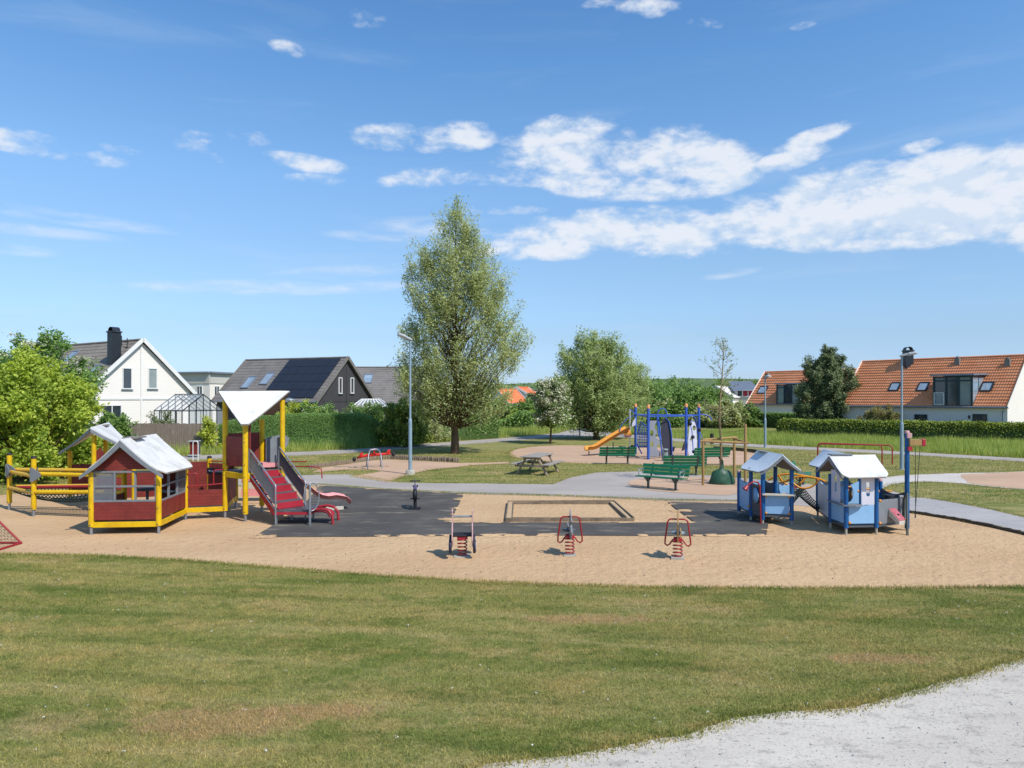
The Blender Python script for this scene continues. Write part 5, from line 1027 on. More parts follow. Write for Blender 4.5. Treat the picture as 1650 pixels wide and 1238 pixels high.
rl.tube([f_(.05, .90), f_(.5, .92), f_(.95, .95)], .018); rl.tube([f_(.05, 1.24), f_(.26, 1.25), f_(.29, 1.23), f_(.30, 1.2), f_(.30, .92)], .018); rl.tube([f_(.97, 1.33), f_(.76, 1.32), f_(.72, 1.30), f_(.71, 1.27), f_(.71, .93)], .018)
rl.build('railing', 'redtube', ps); rl = MB()
for z in (1.36, 1.22): rl.tube([(Rr[0] + .05, Rr[1] - .1, z), (T3[0] - .1, T3[1] + 1.0, z), (-6.1, 21.2, z + .02)], .018)
rl.tube([(-6.1, 21.2, 1.24), (-5.75, 21.1, 1.23), (-5.62, 21.05, 1.16), (-5.6, 21.05, .9)], .018); rl.build('railing', 'redtube', ps)
# tower
zp = 1.30
MB().add([(*p, z) for z in (zp - .03, zp + .01) for p in (T1, T2, T4, T3)], [(3, 2, 1, 0), (4, 5, 6, 7), (0, 1, 5, 4), (1, 2, 6, 5), (2, 3, 7, 6), (3, 0, 4, 7)]).build('platform', 'darkgrey', ps)
for a, b in ((T1, T2), (T2, T4), (T4, T3), (T3, T1)): beam(ps, a, b, zp - .10, .16, .08)
panel(ps, T1, T2, 1.45, 2.24, 'red', inset=.09); panel(ps, T1, T3, 1.42, 2.3, 'red', inset=.09); MB().wall(V3((T3[0] + .05, T3[1] + .1, 0)), V3((T3[0] + .25, T3[1] + .02, 0)), 1.35, 2.1, .04).build('panel', 'redplain', ps)
MB().post(-7.45, 20.0, 2.3, 2.45, .07).build('periscope', 'black', ps)
MB().tube([(-7.0, 19.05, zp), (-7.0, 19.05, 2.62)], .03).build('pole', 'red', ps)
tri_roof(ps, (-8.02, 19.5, 3.46), (-6.20, 19.85, 3.47), (-6.98, 18.56, 2.50), 'white', 'underside', bow=.02, smax=.9)
tri_roof(ps, (-8.02, 19.55, 3.45), (-6.20, 19.9, 3.46), (-7.0, 20.8, 2.70), 'white', 'underside', bow=.02, smax=.84)
MB().box((-6.75, 19.85, 3.47), (.85, .2, .035), R(10)).build('roof_ridge_cap', 'underside', ps)
# grey slide gate with curved outline near the slide
sdir = V3((-4.87 + 6.75, 21.2 - 20.1, 0)).normalized(); snr = V3((-sdir.y, sdir.x, 0))
for s, off in ((-1, -.30), (1, .30)):
    o_ = V3((-6.75, 20.1, 1.34)) + snr * off
    MB().prism([(-.12, 0), (.12, 0), (.2, .18), (.20, .45), (.36, .62), (.40, .8), (.30, .88), (.12, .84), (-.12, .80)], o_, sdir, (0, 0, 1), .025).build('slide_gate', 'greyfr', ps)
# pink slide
def slidepart(root, p0, p1, z0, z1, w, mat, prof, hw=.11, name='slide'):
    p0, p1 = V3((*p0, 0)), V3((*p1, 0)); d = (p1 - p0); L = d.length; d.normalize(); n = V3((-d.y, d.x, 0)); rows = []
    for s, zf in prof:
        c = p0 + d * L * s; z = z1 + (z0 - z1) * zf
        rows.append([c + n * (w / 2 + .02) + V3((0, 0, z + hw)), c + n * w / 2 + V3((0, 0, z + hw)), c + n * w * .42 + V3((0, 0, z + .02)), c + V3((0, 0, z)), c - n * w * .42 + V3((0, 0, z + .02)), c - n * w / 2 + V3((0, 0, z + hw)), c - n * (w / 2 + .02) + V3((0, 0, z + hw))])
    k = MB().sheet(rows, .02); return k.build(name, mat, root, smooth=True)
slidepart(ps, (-6.75, 20.1), (-4.78, 21.0), 1.32, .20, .52, 'pink', [(0, 1), (.06, .995), (.12, .96), (.2, .86), (.32, .66), (.44, .44), (.54, .27), (.62, .17), (.70, .13), (.8, .15), (.88, .12), (.95, .08), (1, -.02)], hw=.12)
MB().box((-5.2, 20.8, .06), (.5, .35, .12), R(28)).build('slide_foot', 'cream', ps)
# pink and cream low step wall behind the tower
w_ = MB(); w_.box((-7.9, 22.6, .28), (1.3, .08, .22), R(4)); w_.build('step_wall', 'pink', ps); MB().box((-7.9, 22.62, .52), (1.3, .08, .24), R(4)).build('step_wall', 'cream', ps); MB().box((-7.9, 22.6, .70), (1.3, .08, .12), R(4)).build('step_wall', 'pink', ps); MB().box((-8.0, 22.62, .95), (.9, .08, .36), R(4)).build('step_wall', 'cream', ps); MB().box((-6.75, 20.0, 1.42), (.55, .5, .12), R(30)).build('slide_seat', 'pink', ps)
# stairs
so = V3((.79, -.61, 0)).normalized(); sw = V3((.61, .79, 0)).normalized(); s0 = V3((-6.72, 19.35, 0)); n_st = 4; run, top, bot = 1.08, zp, .40
for i in range(n_st):
    z = top - (top - bot) * (i + 1) / (n_st + 1) ; c = s0 + so * (.08 + run * (i + .55) / n_st)
    MB().bar(c - sw * .40 + V3((0, 0, z)), c + sw * .40 + V3((0, 0, z)), .27, .03).build('step', 'darkgrey', ps)
    c2 = s0 + so * (.08 + run * (i + .05) / n_st); MB().bar(c2 - sw * .39 + V3((0, 0, z + .10)), c2 + sw * .39 + V3((0, 0, z + .10)), .02, .17).build('riser', 'redplain', ps)
c2 = s0 + so * (.08 + run * 1.02); MB().bar(c2 - sw * .39 + V3((0, 0, bot + .095)), c2 + sw * .39 + V3((0, 0, bot + .095)), .02, .16).build('riser', 'redplain', ps)
for s in (-1, 1):
    a = s0 + sw * s * .42; e = a + so * (run + .12)
    MB().prism([(0, 0), (run + .12, -(top - bot)), (run + .12, -(top - bot) - .12), (run - .05, -(top - bot) - .12), (0, -.2)], V3((a.x, a.y, top - .02)), so, (0, 0, 1), .03).build('stringer', 'redplain', ps)
    h = MB(); o_ = sw * s * .035
    P0, P1 = a + o_ + V3((0, 0, top + .02)), e + o_ + V3((0, 0, bot + .02))
    h.tube([P0 + V3((0, 0, -.1)), P0 + V3((0, 0, .46)), P0 + V3((0, 0, .56)) + so * -.0, P0 + V3((0, 0, .60)) - so * .05 if s < 0 else P0 + V3((0, 0, .6)) + so * .02, P0 + V3((0, 0, .56)) + so * .08, P1 + V3((0, 0, .66)) - so * .06, P1 + V3((0, 0, .62)), P1 + V3((0, 0, .52)), P1 + V3((0, 0, 0))] if True else [], .022)
    h.tube([P0 + V3((0, 0, .10)), P1 + V3((0, 0, .12))], .016); h.tube([P0 + V3((0, 0, -.06)), P1 + V3((0, 0, -.02))], .016)
    h.tube([P1 + V3((0, 0, .02)), V3((P1.x, P1.y, -.02))], .022)
    h.build('handrail', 'steel', ps)
    MB().prism([(.06, .14), (run + .05, -(top - bot) + .16), (run + .05, -(top - bot) + .58), (.06, .50)], V3((a.x, a.y, top)) + o_, so, (0, 0, 1), .018).build('side_panel', 'greyfr' if s < 0 else 'darkgrey', ps)
# landing and small curved step rails
lp = [V3((-6.10, 18.28, 0)), V3((-5.16, 18.28, 0)), V3((-5.20, 19.15, 0)), V3((-5.55, 19.2, 0)), V3((-6.15, 18.6, 0))]
m_ = MB(); m_.add([p + V3((0, 0, z)) for z in (.36, .40) for p in lp], [(4, 3, 2, 1, 0), (5, 6, 7, 8, 9)] + [(i, (i + 1) % 5, (i + 1) % 5 + 5, i + 5) for i in range(5)]); m_.build('landing', 'darkgrey', ps)
m_ = MB()
for i in range(5): p, q = lp[i], lp[(i + 1) % 5]; m_.bar(p + V3((0, 0, .32)), q + V3((0, 0, .32)), .03, .07)
m_.build('landing_edge', 'redplain', ps)
for p in ((-6.05, 18.33), (-5.3, 19.05), (-5.85, 18.95)): MB().post(*p, -.03, .34, .028, 8).build('leg', 'steel', ps)
m_ = MB(); m_.post(-5.16, 18.22, -.03, 1.06, .032, 12); m_.ball((-5.16, 18.22, 1.06), .034); lo = [V3((-5.16 + .16 * math.cos(a) + .02, 18.30 + .12 * math.cos(a), .80 + (.30 * math.sin(a)) * 1.15)) for a in [2 * math.pi * i / 28 for i in range(29)]]; lo = [V3((p.x, p.y, .74 + (p.z - .80) * 1.05)) for p in lo]; m_.tube(lo, .014); m_.build('grab_loop', 'steel', ps)
for dy in (-.05, .55):
    MB().tube([(-5.15, 18.45 + dy, .38), (-4.9, 18.42 + dy, .42), (-4.72, 18.40 + dy, .38), (-4.62, 18.39 + dy, .26), (-4.60, 18.39 + dy, -.02)], .038, 10).build('curved_rail', 'redtube', ps)
MB().sheet([[(-5.15, y, .34), (-4.9, y - .02, .36), (-4.75, y - .03, .31), (-4.69, y - .03, .2)] for y in (18.45, 18.7, 18.95)], .03).build('curved_board', 'redplain', ps)
bl = MB()
for p in (A, B, Cc, T1, T2, L1, L2, W1):
    for z in (.235, .62, 1.18) if p not in (T1, T2) else (.255, 1.18, 1.5, 2.1): bl.lathe((p[0], p[1] - .066, z), [(.001, -.008), (.014, -.008), (.016, .004), (.001, .006)], 8, 'Y')
bl.build('bolts', 'darkgrey', ps)
# ---- blue play houses
bp = empty('play_houses', (7.9, 18.3), 'blue and white play houses joined by an orange tube and net, with a crane post', 'play structure')
p1, p2, p3, p4, p5, p6 = (6.33, 19.9), (6.36, 19.0), (6.50, 18.50), (7.19, 18.35), (7.12, 19.3), (7.05, 20.0)
for p, z in ((p1, 1.22), (p2, 1.42), (p3, 1.42), (p4, 1.42), (p5, 1.42), (p6, 1.22)): ypost(bp, *p, z, r=.052, z0=.13, mat='blue', foot='concrete', cap='palepink' if z < 1.3 else None)
def deck(root, pts, z, mat='darkgrey', t=.04, name='deck'):
    k = len(pts); return MB().add([(*p, q) for q in (z - t, z) for p in pts], [tuple(reversed(range(k))), tuple(range(k, 2 * k))] + [(i, (i + 1) % k, (i + 1) % k + k, i + k) for i in range(k)]).build(name, mat, root)
deck(bp, [p1, p2, p3, p4, p5, p6], .24)
panel(bp, p3, p4, .28, .78, 'pblue', .022); deck(bp, [(6.45, 18.36), (7.24, 18.2), (7.26, 18.42), (6.47, 18.58)], .80, 'cream', .03, 'counter')
def arc(n, f): return [f(i / n) for i in range(n + 1)]
def cutpanel(root, a, b, z0, z1, mat, dip=.12, hole=None, t=.022, name='panel', inset=.05, dipb=.0):
    a, b = V3((*a[:2], 0)), V3((*b[:2], 0)); d = (b - a); L = d.length; d.normalize()
    top = [(inset + (L - 2 * inset) * s, z1 - z0 - dip * math.sin(math.pi * s)) for s in [1 - i / 10 for i in range(11)]]
    bt = [(inset + (L - 2 * inset) * s, dipb * math.sin(math.pi * s) * -1) for s in [i / 10 for i in range(11)]] if dipb else [(inset, 0), (L - inset, 0)]
    hs = [[(L * hole[0] + hole[2] * math.cos(a_), hole[1] - z0 + hole[3] * math.sin(a_)) for a_ in [2 * math.pi * i / 20 for i in range(20)]]] if hole else []
    return MB().prism(bt + top, (a.x, a.y, z0), d, (0, 0, 1), t, hs).build(name, mat, root)
cutpanel(bp, p1, p2, .30, 1.06, 'pblue', .10, dipb=.06); cutpanel(bp, p2, p5, .30, .98, 'greyfr', .06, hole=(.55, .62, .2, .22)) if False else None
cutpanel(bp, p2, p3, .26, 1.02, 'darkgrey', .02, inset=.03)
MB().lathe((6.39, 18.72, .72), [(.001, -.012), (.2, -.012), (.2, .012), (.001, .012)], 20, 'X').build('panel_disc', 'pblue', bp)
cutpanel(bp, p1, p6, .28, 1.0, 'pblue', .1, hole=(.5, .62, .17, .2)); cutpanel(bp, p6, p5, .55, 1.02, 'darkgrey', .08, inset=.02); cutpanel(bp, p5, p4, .30, 1.0, 'darkgrey', .12, hole=(.5, .6, .24, .22)) if False else None
cutpanel(bp, (7.12, 19.3), (7.75, 19.6), .3, .98, 'pblue', .10, hole=(.45, .55, .18, .16))
roofsheet(bp, (6.90, 18.18, 1.84), (6.73, 19.55, 1.85), (6.36, 18.3, 1.37), (6.20, 19.5, 1.37), (7.42, 18.12, 1.40), (7.30, 19.5, 1.40), 'roofblue', 'underside', .03, .022)
gablefascia(bp, (6.90, 18.18, 1.84), (6.36, 18.3, 1.37), (7.42, 18.12, 1.40), 'greyfr', .07, .02, .03)
MB().box((6.74, 19.2, 1.845), (.14, .5, .02), R(7)).build('roof_ridge_cap', 'greyfr', bp)
hn = MB(); hn.tube([(6.42, 18.42, 0), (6.40, 18.40, .6), (6.38, 18.38, 1.0), (6.33, 18.36, 1.10), (6.22, 18.34, 1.13), (6.10, 18.32, 1.07), (6.03, 18.31, 1.0)], .022); hn.tube([(6.05, 18.315, 1.02), (5.97, 18.3, .93)], [.03, .075], 12, r2=0); hn.build('speaking_tube', 'redtube', bp)
# crawl tube loops and net
def smooth(pts, n=6):
    pts = [Vector(p) for p in pts]; out = []
    for a in range(len(pts) - 1):
        p0, p1, p2, p3 = pts[max(a - 1, 0)], pts[a], pts[a + 1], pts[min(a + 2, len(pts) - 1)]
        for q in range(n): t_ = q / n; out.append(.5 * ((2 * p1) + (p2 - p0) * t_ + (2 * p0 - 5 * p1 + 4 * p2 - p3) * t_ ** 2 + (3 * p1 - p0 - 3 * p2 + p3) * t_ ** 3))
    return out + [pts[-1]]
ct = MB()
for dd_, pp in (((19.9, 19.2), [(1237, 774), (1255, 766), (1275.5, 764), (1297, 767), (1317, 771), (1329, 776)]), ((19.7, 19.6), [(1254.8, 767), (1262.5, 777.5), (1275.5, 782.7), (1288, 780), (1297, 770.5)]), ((19.3, 18.7), [(1256.7, 778), (1267.7, 775), (1283, 769), (1301, 768.5), (1320, 772), (1334, 779)]), ((19.1, 18.8), [(1273, 769), (1276, 775), (1281, 781), (1291, 786.6), (1304, 786), (1314, 780), (1318.5, 773)])):
    n_ = len(pp) - 1; ct.tube(smooth([PD(x, y, dd_[0] + (dd_[1] - dd_[0]) * q / n_) for q, (x, y) in enumerate(pp)]), .026)
ct.tube([(8.45, 18.7, .98), (9.1, 18.6, .93), (9.6, 18.7, .86), (9.9, 18.6, .84)], .022); ct.tube([(8.15, 18.1, .96), (8.3, 17.6, .45)], .022); ct.tube([(8.75, 18.6, .9), (8.9, 18.4, .4)], .022); ct.tube([(8.2, 18.3, .96), (8.35, 18.1, .5)], .022)
ct.build('crawl_tube', 'orange', bp)
net('net', [PD(1275, 815, 18.9), PD(1275, 797, 19.3), PD(1288, 787, 19.5), PD(1296, 789, 19.2)], 6, 8, .02, 'rope', bp, .011)
net('net', [PD(1276, 788, 19.0), PD(1297, 789, 19.5), PD(1323, 817, 19.4), PD(1317, 823, 18.9)], 7, 11, .10, 'rope', bp, .012)
MB().tube([PD(1275, 787, 19.0), PD(1286, 785.5, 19.3), PD(1297, 788, 19.5)], .016).build('net_bar', 'redtube', bp)
# big house
m1, m2, m3, m4, m5, b1, b2, b3 = (7.96, 17.84), (7.98, 17.05), (8.74, 17.12), (9.77, 17.65), (9.55, 18.5), (8.38, 19.56), (9.05, 19.3), (8.9, 18.25)
for p, z in ((m1, 1.38), (m2, 1.38), (m3, 1.38), (b3, 1.40), (b1, 1.42), (b2, 1.42), (m5, 1.14)): ypost(bp, *p, z, r=.052, z0=.17, mat='blue', foot='concrete', cap='palepink' if p is m5 else None)
ypost(bp, m4[0], m4[1], 2.42, r=.055, z0=.05, mat='blue', foot='concrete', cap='palepink')
deck(bp, [m1, m2, m3, m4, m5, b3], .22); deck(bp, [b1, m1, b3, b2], .22)
panel(bp, m2, m3, .27, .70, 'pblue', .022); panel(bp, m1, m2, .27, .70, 'pblue', .022)
deck(bp, [(7.90, 17.9), (7.88, 16.98), (8.15, 16.88), (8.36, 17.0), (8.36, 17.2), (8.1, 17.25), (8.05, 17.9)], .73, 'greyfr', .03, 'counter')
def slotpanel(a, b, s0, s1, z0, z1, mat):
    a, b = V3((*a, 0)), V3((*b, 0)); d = (b - a).normalized(); L = (b - a).length; w0 = L * (s1 - s0); c = w0 / 2; hw_, zh, zt2 = w0 * .14, (z1 - z0) * .38, (z1 - z0) * .84
    hole = [(c + hw_ * math.cos(t_), zh + hw_ * math.sin(t_)) for t_ in [math.pi + math.pi * i / 8 for i in range(9)]] + [(c + hw_, zt2), (c - hw_, zt2)]
    o_ = a + d * L * s0; MB().prism([(0, 0), (w0, 0), (w0, z1 - z0), (0, z1 - z0)], (o_.x, o_.y, z0), d, (0, 0, 1), .022, [hole]).build('wall_panel', mat, bp)
slotpanel(m2, m3, .50, .94, .72, 1.36, 'cwhite'); slotpanel(m1, m2, .08, .62, .72, 1.5, 'cwhite')
cutpanel(bp, b1, m1, .25, 1.1, 'roofblue', .1); cutpanel(bp, b3, b2, .3, 1.1, 'darkgrey', .08, hole=(.5, .75, .13, .25)); cutpanel(bp, b1, b2, .3, 1.05, 'pblue', .06); cutpanel(bp, m1, b3, .30, 1.15, 'pblue', .10, hole=(.62, .85, .14, .22)); cutpanel(bp, b3, m5, .3, .9, 'pblue', .08)
roofsheet(bp, (7.84, 17.65, 1.86), (9.03, 17.75, 1.87), (7.84, 16.82, 1.40), (8.98, 16.90, 1.42), (7.86, 18.5, 1.40), (9.02, 18.55, 1.42), 'white', 'underside', .02, .022)
gablefascia(bp, (7.845, 17.65, 1.86), (7.845, 16.86, 1.41), (7.865, 18.45, 1.42), 'greyfr', .07, .02, .02, out=(-1, 0, 0))
MB().box((8.15, 17.72, 1.875), (.55, .2, .03), R(4)).build('roof_ridge_cap', 'greyfr', bp)
roofsheet(bp, (8.88, 18.75, 1.80), (8.62, 19.75, 1.86), (8.27, 18.85, 1.42), (8.25, 19.95, 1.42), (9.35, 18.75, 1.42), (9.2, 19.8, 1.42), 'roofblue', 'underside', .03, .022)
# works panel with chute
pa = panel(bp, m3, m4, .24, .82, 'greyfr', .022); cutpanel(bp, m5, m4, .60, .95, 'darkgrey', .10)
MB().post(9.25, 17.5, .82, .9, .12).build('bell', 'black', bp)
u = V3((m4[0] - m3[0], m4[1] - m3[1], 0)).normalized(); no = V3((u.y, -u.x, 0)); c = V3((*m3, 0)) + u * .42
ch = MB(); lo = [c + no * .02 + V3((0, 0, .58)), c + no * .30 + V3((0, 0, .33))]
for q, w in ((lo, .27),):
    a, b = q; ch.add([a, a + u * w, b + u * w, b, a - V3((0, 0, .16)), a + u * w - V3((0, 0, .16)), b + u * w - V3((0, 0, .09)), b - V3((0, 0, .09))], [(3, 2, 1, 0), (4, 5, 6, 7), (3, 0, 4, 7), (1, 2, 6, 5), (2, 3, 7, 6), (0, 1, 5, 4)])
cho = ch.build('chute', 'cream', bp); a, b = lo; nn_ = V3((0, 0, .008)); MB().add([a + nn_ + u * .01, a + u * .26 + nn_, b + u * .26 + nn_, b + nn_ + u * .01, a + nn_ * 2 + u * .01, a + u * .26 + nn_ * 2, b + u * .26 + nn_ * 2, b + nn_ * 2 + u * .01], [(3, 2, 1, 0), (4, 5, 6, 7), (0, 1, 5, 4), (1, 2, 6, 5), (2, 3, 7, 6), (3, 0, 4, 7)]).build('chute_top', M('faded_red', C('#b3505c'), .5, C('#c98a8a'), 9, .8), cho)
MB().lathe(tuple(a.lerp(b, .55) + u * .14 + V3((0, 0, .02))), [(.001, .0), (.035, .0), (.035, .012), (.001, .012)], 12).build('chute_hole', 'black', cho)
m_ = MB(); q_ = V3((*m3, 0)) + u * .84 + no * .04; m_.tube([q_ + V3((0, 0, .30)), q_ + V3((0, 0, .86))], .035, 10); m_.tube([q_ + V3((-.03, 0, .86)), q_ + V3((.06, 0, .86))], .04, 10); m_.build('hopper_pipe', 'greyfr', bp)
m_ = MB(); q_ = V3((9.2 + .42, 17.15, 0)); m_.tube([(9.66, 17.45, .95), (9.52, 17.2, .5), (9.42, 17.0, 0)], .028); m_.tube([(9.62, 17.5, .9), (9.62, 17.52, .3)], .03); m_.build('lean_pole', 'benchiron', bp)
cb = MB().box((9.93, 17.6, 2.18), (.30, .14, .15)).build('crane_box', 'stake', bp, bevel=.008); MB().box((10.12, 17.6, 2.18), (.09, .17, .18)).build('crane_tip', 'redplain', cb, bevel=.02); MB().box((m4[0] + .02, m4[1] - .04, 2.35), (.11, .10, .12)).build('crane_head', 'palepink', cb); MB().box((m4[0] + .03, m4[1] - .05, 2.03), (.10, .10, .10)).build('crane_bracket', 'redplain', cb)
m_ = MB()
for x, xe in ((9.90, 9.84), (10.02, 9.82)): m_.tube([(x, 17.52, 2.1), (xe, 17.4, .35)], .008, 5)
m_.build('crane_rope', 'rope', bp)
for p, z in ((m3, .28), (m3, .82), (m2, .30), (p3, .74), (p3, .3), (p4, .74), (p4, .3), (m4, .80), (m4, .28), (b3, .9), (p2, .4), (m5, .86)):
    MB().lathe((p[0] + (.07 if p in (m3, m2, p3, p5) else -.07), p[1] - .03, z), [(.001, -.02), (.03, -.02), (.03, .02), (.001, .02)], 10, 'Y').build('bracket', 'orange', bp)
# ---- spring riders
def spring(mb, h=.36, r=.10, turns=5, wire=.013, z0=.02):
    mb.tube([(r * (1 - .08 * math.sin(math.pi * i / 90)) * math.cos(2 * math.pi * turns * i / 90), r * math.sin(2 * math.pi * turns * i / 90), z0 + h * i / 90) for i in range(91)], wire, 6)
def shift(root, loc, rz=0): root.location = (loc[0], loc[1], 0); root.rotation_euler = (0, 0, rz)
car = empty('spring_rider', (0, 0), 'faded pink car-shaped spring rider with dark wheels on a red coil spring', 'spring rider', 'spring riders in the sand')
k = MB(); spring(k); k.build('spring', 'redtube', car); MB().box((0, 0, .0), (.34, .3, .05)).build('base', 'concrete', car)
MB().box((0, 0, .40), (.22, .2, .06)).build('mounting', 'redplain', car); MB().box((0, .05, .445), (.40, .34, .03)).build('seat', 'black', car, bevel=.01)
side = [(-.36, .02), (-.30, -.10), (.0, -.14), (.28, -.10), (.38, .04), (.36, .2), (.24, .30), (.10, .34), (.02, .56), (-.06, .62), (-.12, .58), (-.12, .34), (-.30, .22)]
for s in (-1, 1):
    MB().prism(side, (s * .205, .0, .38), (0, 1, 0), (0, 0, 1), .022).build('side_panel', 'palepink', car)
    for y, z in ((-.22, .26), (.25, .27)):
        w = MB().lathe((s * .245, y, z), [(.001, -.028), (.13, -.028), (.145, -.015), (.145, .015), (.13, .028), (.001, .028)], 20, 'X').build('wheel', 'navy', car); MB().lathe((s * .25, y, z), [(.001, -.03), (.07, -.03), (.07, .03), (.001, .03)], 16, 'X').build('hub_cap', 'cwhite', w)
MB().tube([(-.22, -.06, .84), (.22, -.06, .84)], .022, 10).build('handlebar', 'steel', car)
shift(car, G(745, 897), R(4))
def tube_rider(label, loc, rz, body, shape, seatmat):
    r = empty('spring_rider', (0, 0), label, 'spring rider', 'spring riders in the sand'); k = MB(); spring(k); k.build('spring', 'redtube', r)
    MB().box((0, 0, .0), (.26, .3, .10 if body == 'stake' else .05)).build('base', 'concrete', r)
    MB().box((0, 0, .40), (.16, .2, .06)).build('mounting', 'redplain', r)
    pts = [(-.05, .0, .43), (-.12, -.02, .36), (-.16, -.03, .30), (-.21, -.04, .27), (-.255, -.05, .31), (-.25, -.06, .40), (-.20, -.08, .76), (-.18, -.08, .80), (-.14, -.08, .82), (.14, -.08, .82), (.18, -.08, .80), (.20, -.08, .76), (.25, -.06, .40), (.255, -.05, .31), (.21, -.04, .27), (.16, -.03, .30), (.12, -.02, .36), (.05, 0, .43)]
    MB().tube(pts, .017, 8).build('hand_loop', 'redtube', r)
    MB().prism(shape, (0, 0, .40), (0, 1, 0), (0, 0, 1), .024).build('body_panel', body, r)
    MB().prism([(-.02, 0), (.3, 0), (.34, .12), (.2, .2), (.02, .14)], (.06, -.02, .40), (0, 1, 0), (0, 0, 1), .02).build('side_panel', body, r); 
    MB().lathe((0, .18, .50), [(.001, -.02), (.13, -.02), (.15, 0), (.13, .02), (.001, .02)], 16).build('seat', seatmat, r)
    shift(r, loc, rz); return r
hors = [(-.34, .14), (-.26, -.02), (.30, -.04), (.42, .10), (.40, .22), (.2, .16), (.02, .20), (-.04, .40), (-.06, .50), (-.10, .58), (-.14, .50), (-.30, .44), (-.34, .36), (-.2, .28)]
tube_rider('grey spring rider with a thin board and red handle loop, middle of the row', G(918, 895), R(2), 'greyfr', hors, 'darkgrey')
bird = [(-.30, .2), (-.24, -.02), (.28, -.04), (.46, .14), (.40, .2), (.2, .14), (.02, .22), (-.02, .36), (.0, .50), (-.08, .60), (-.2, .56), (-.26, .44), (-.36, .36)]
tube_rider('spring rider with a brown board and red handle loop, rightmost of the row', G(1092, 900.5), R(-12), 'stake', bird, 'bin')
# ---- ride-on bike on the rubber
bk = empty('spring_bike', (0, 0), 'black ride-on spring bike with T-shaped handlebar on the dark rubber surface', 'spring bike')
MB().tube([(0, 0, 0), (0, 0, .26)], .05, 12).build('spring', 'black', bk); MB().box((0, 0, .03), (.32, .3, .03)).build('base', 'black', bk)
MB().lathe((0, -.12, .44), [(.001, -.07), (.14, -.06), (.17, -.02), (.17, .02), (.14, .06), (.001, .07)], 18, 'X').build('front_wheel', 'black', bk)
MB().lathe((0, .34, .36), [(.001, -.05), (.11, -.05), (.14, 0), (.11, .05), (.001, .05)], 18, 'X').build('rear_wheel', 'black', bk)
MB().ball((0, -.10, .50), .07, 12, 1.7).build('fairing', 'steel', bk); MB().prism([(-.05, 0), (.30, .05), (.28, .12), (0, .14)], (0, -.1, .56), (0, 1, 0), (0, 0, 1), .10).build('body', 'violet', bk, bevel=.02)
MB().tube([(0, -.05, .6), (0, -.1, .84), (0, -.1, .88)], .018).build('stem', 'steel', bk); MB().tube([(-.15, -.1, .83), (.15, -.1, .83)], .02).build('handlebar', 'black', bk); MB().tube([(-.14, 0, .30), (.14, 0, .30)], .018).build('foot_peg', 'black', bk); MB().box((0, .22, .64), (.16, .26, .04)).build('seat', 'black', bk, bevel=.015)
shift(bk, G(669, 822), R(6)); bk.location.z = .03
# ---- sandbox
sb = empty('sandbox', G(915, 830), 'rectangular timber sandbox frame sunk in the sand between the rubber surfaces', 'sandbox')
oc = [V3((*G(814.7, 841.6), 0)), V3((*G(1021.5, 840.5), 0)), V3((*G(990, 811.8), 0)), V3((*G(819, 811.8), 0))]
for i in range(4):
    a, b = oc[i], oc[(i + 1) % 4]; MB().bar(a + V3((0, 0, .06)), b + V3((0, 0, .04)), .03, .11).build('side_board', 'sandtimber', sb, bevel=.006)
ctr = sum(oc, V3()) / 4; ic = [ctr + (p - ctr) * .90 for p in oc]
for i in range(4):
    a, b = ic[i], ic[(i + 1) % 4]; MB().bar(a + V3((0, 0, .06)), b + V3((0, 0, .035)), .025, .085).build('inner_board', 'sandtimber', sb)
for i in range(4):
    if i == 0: continue
    a, b, c, d = oc[i], oc[(i + 1) % 4], ic[(i + 1) % 4], ic[i]; e = .985
    MB().add([p + V3((0, 0, z)) for z in (.05, .066) for p in (a.lerp(d, .1), b.lerp(c, .1), c.lerp(b, .1), d.lerp(a, .1))], [(3, 2, 1, 0), (4, 5, 6, 7), (0, 1, 5, 4), (1, 2, 6, 5), (2, 3, 7, 6), (3, 0, 4, 7)]).build('seat_board', 'sandtop', sb)
# ---- goal
gl = empty('goal', (-11.6, 15.5), 'low red tubular goal with a net at the left edge of the sand', 'goal')
K, K2, U_, U2_ = V3((-11.0, 16.0, .03)), V3((-11.0, 14.7, .03)), V3((-12.25, 16.05, 0)), V3((-12.25, 14.6, 0))
MB().tube([K, K2], .026).tube([K, U_ + V3((0, 0, .03))], .026).tube([K2, U2_ + V3((0, 0, .03))], .026).tube([K, U_ + V3((0, 0, 1.2))], .024).tube([K2, U2_ + V3((0, 0, 1.2))], .024).tube([U_, U_ + V3((0, 0, 1.22)), U2_ + V3((0, 0, 1.22)), U2_], .03).build('frame', 'redtube', gl)
m_ = MB()
for i in range(1, 16):
    t_ = i / 16; a, b = K.lerp(U_, t_), K.lerp(U_ + V3((0, 0, 1.2)), t_); m_.tube([a, b], .003, 4); a2, b2 = K2.lerp(U2_, t_), K2.lerp(U2_ + V3((0, 0, 1.2)), t_); m_.tube([a2, b2], .003, 4); m_.tube([b, b2], .003, 4)
    z = 1.2 * t_; p = K.lerp(U_ + V3((0, 0, 1.2)), t_); m_.tube([p, V3((U_.x, U_.y, p.z))], .003, 4); y = K.y + (K2.y - K.y) * t_; m_.tube([(K.x, y, .03), (U_.x, y, 1.2)], .003, 4)
m_.build('net', 'rope', gl)
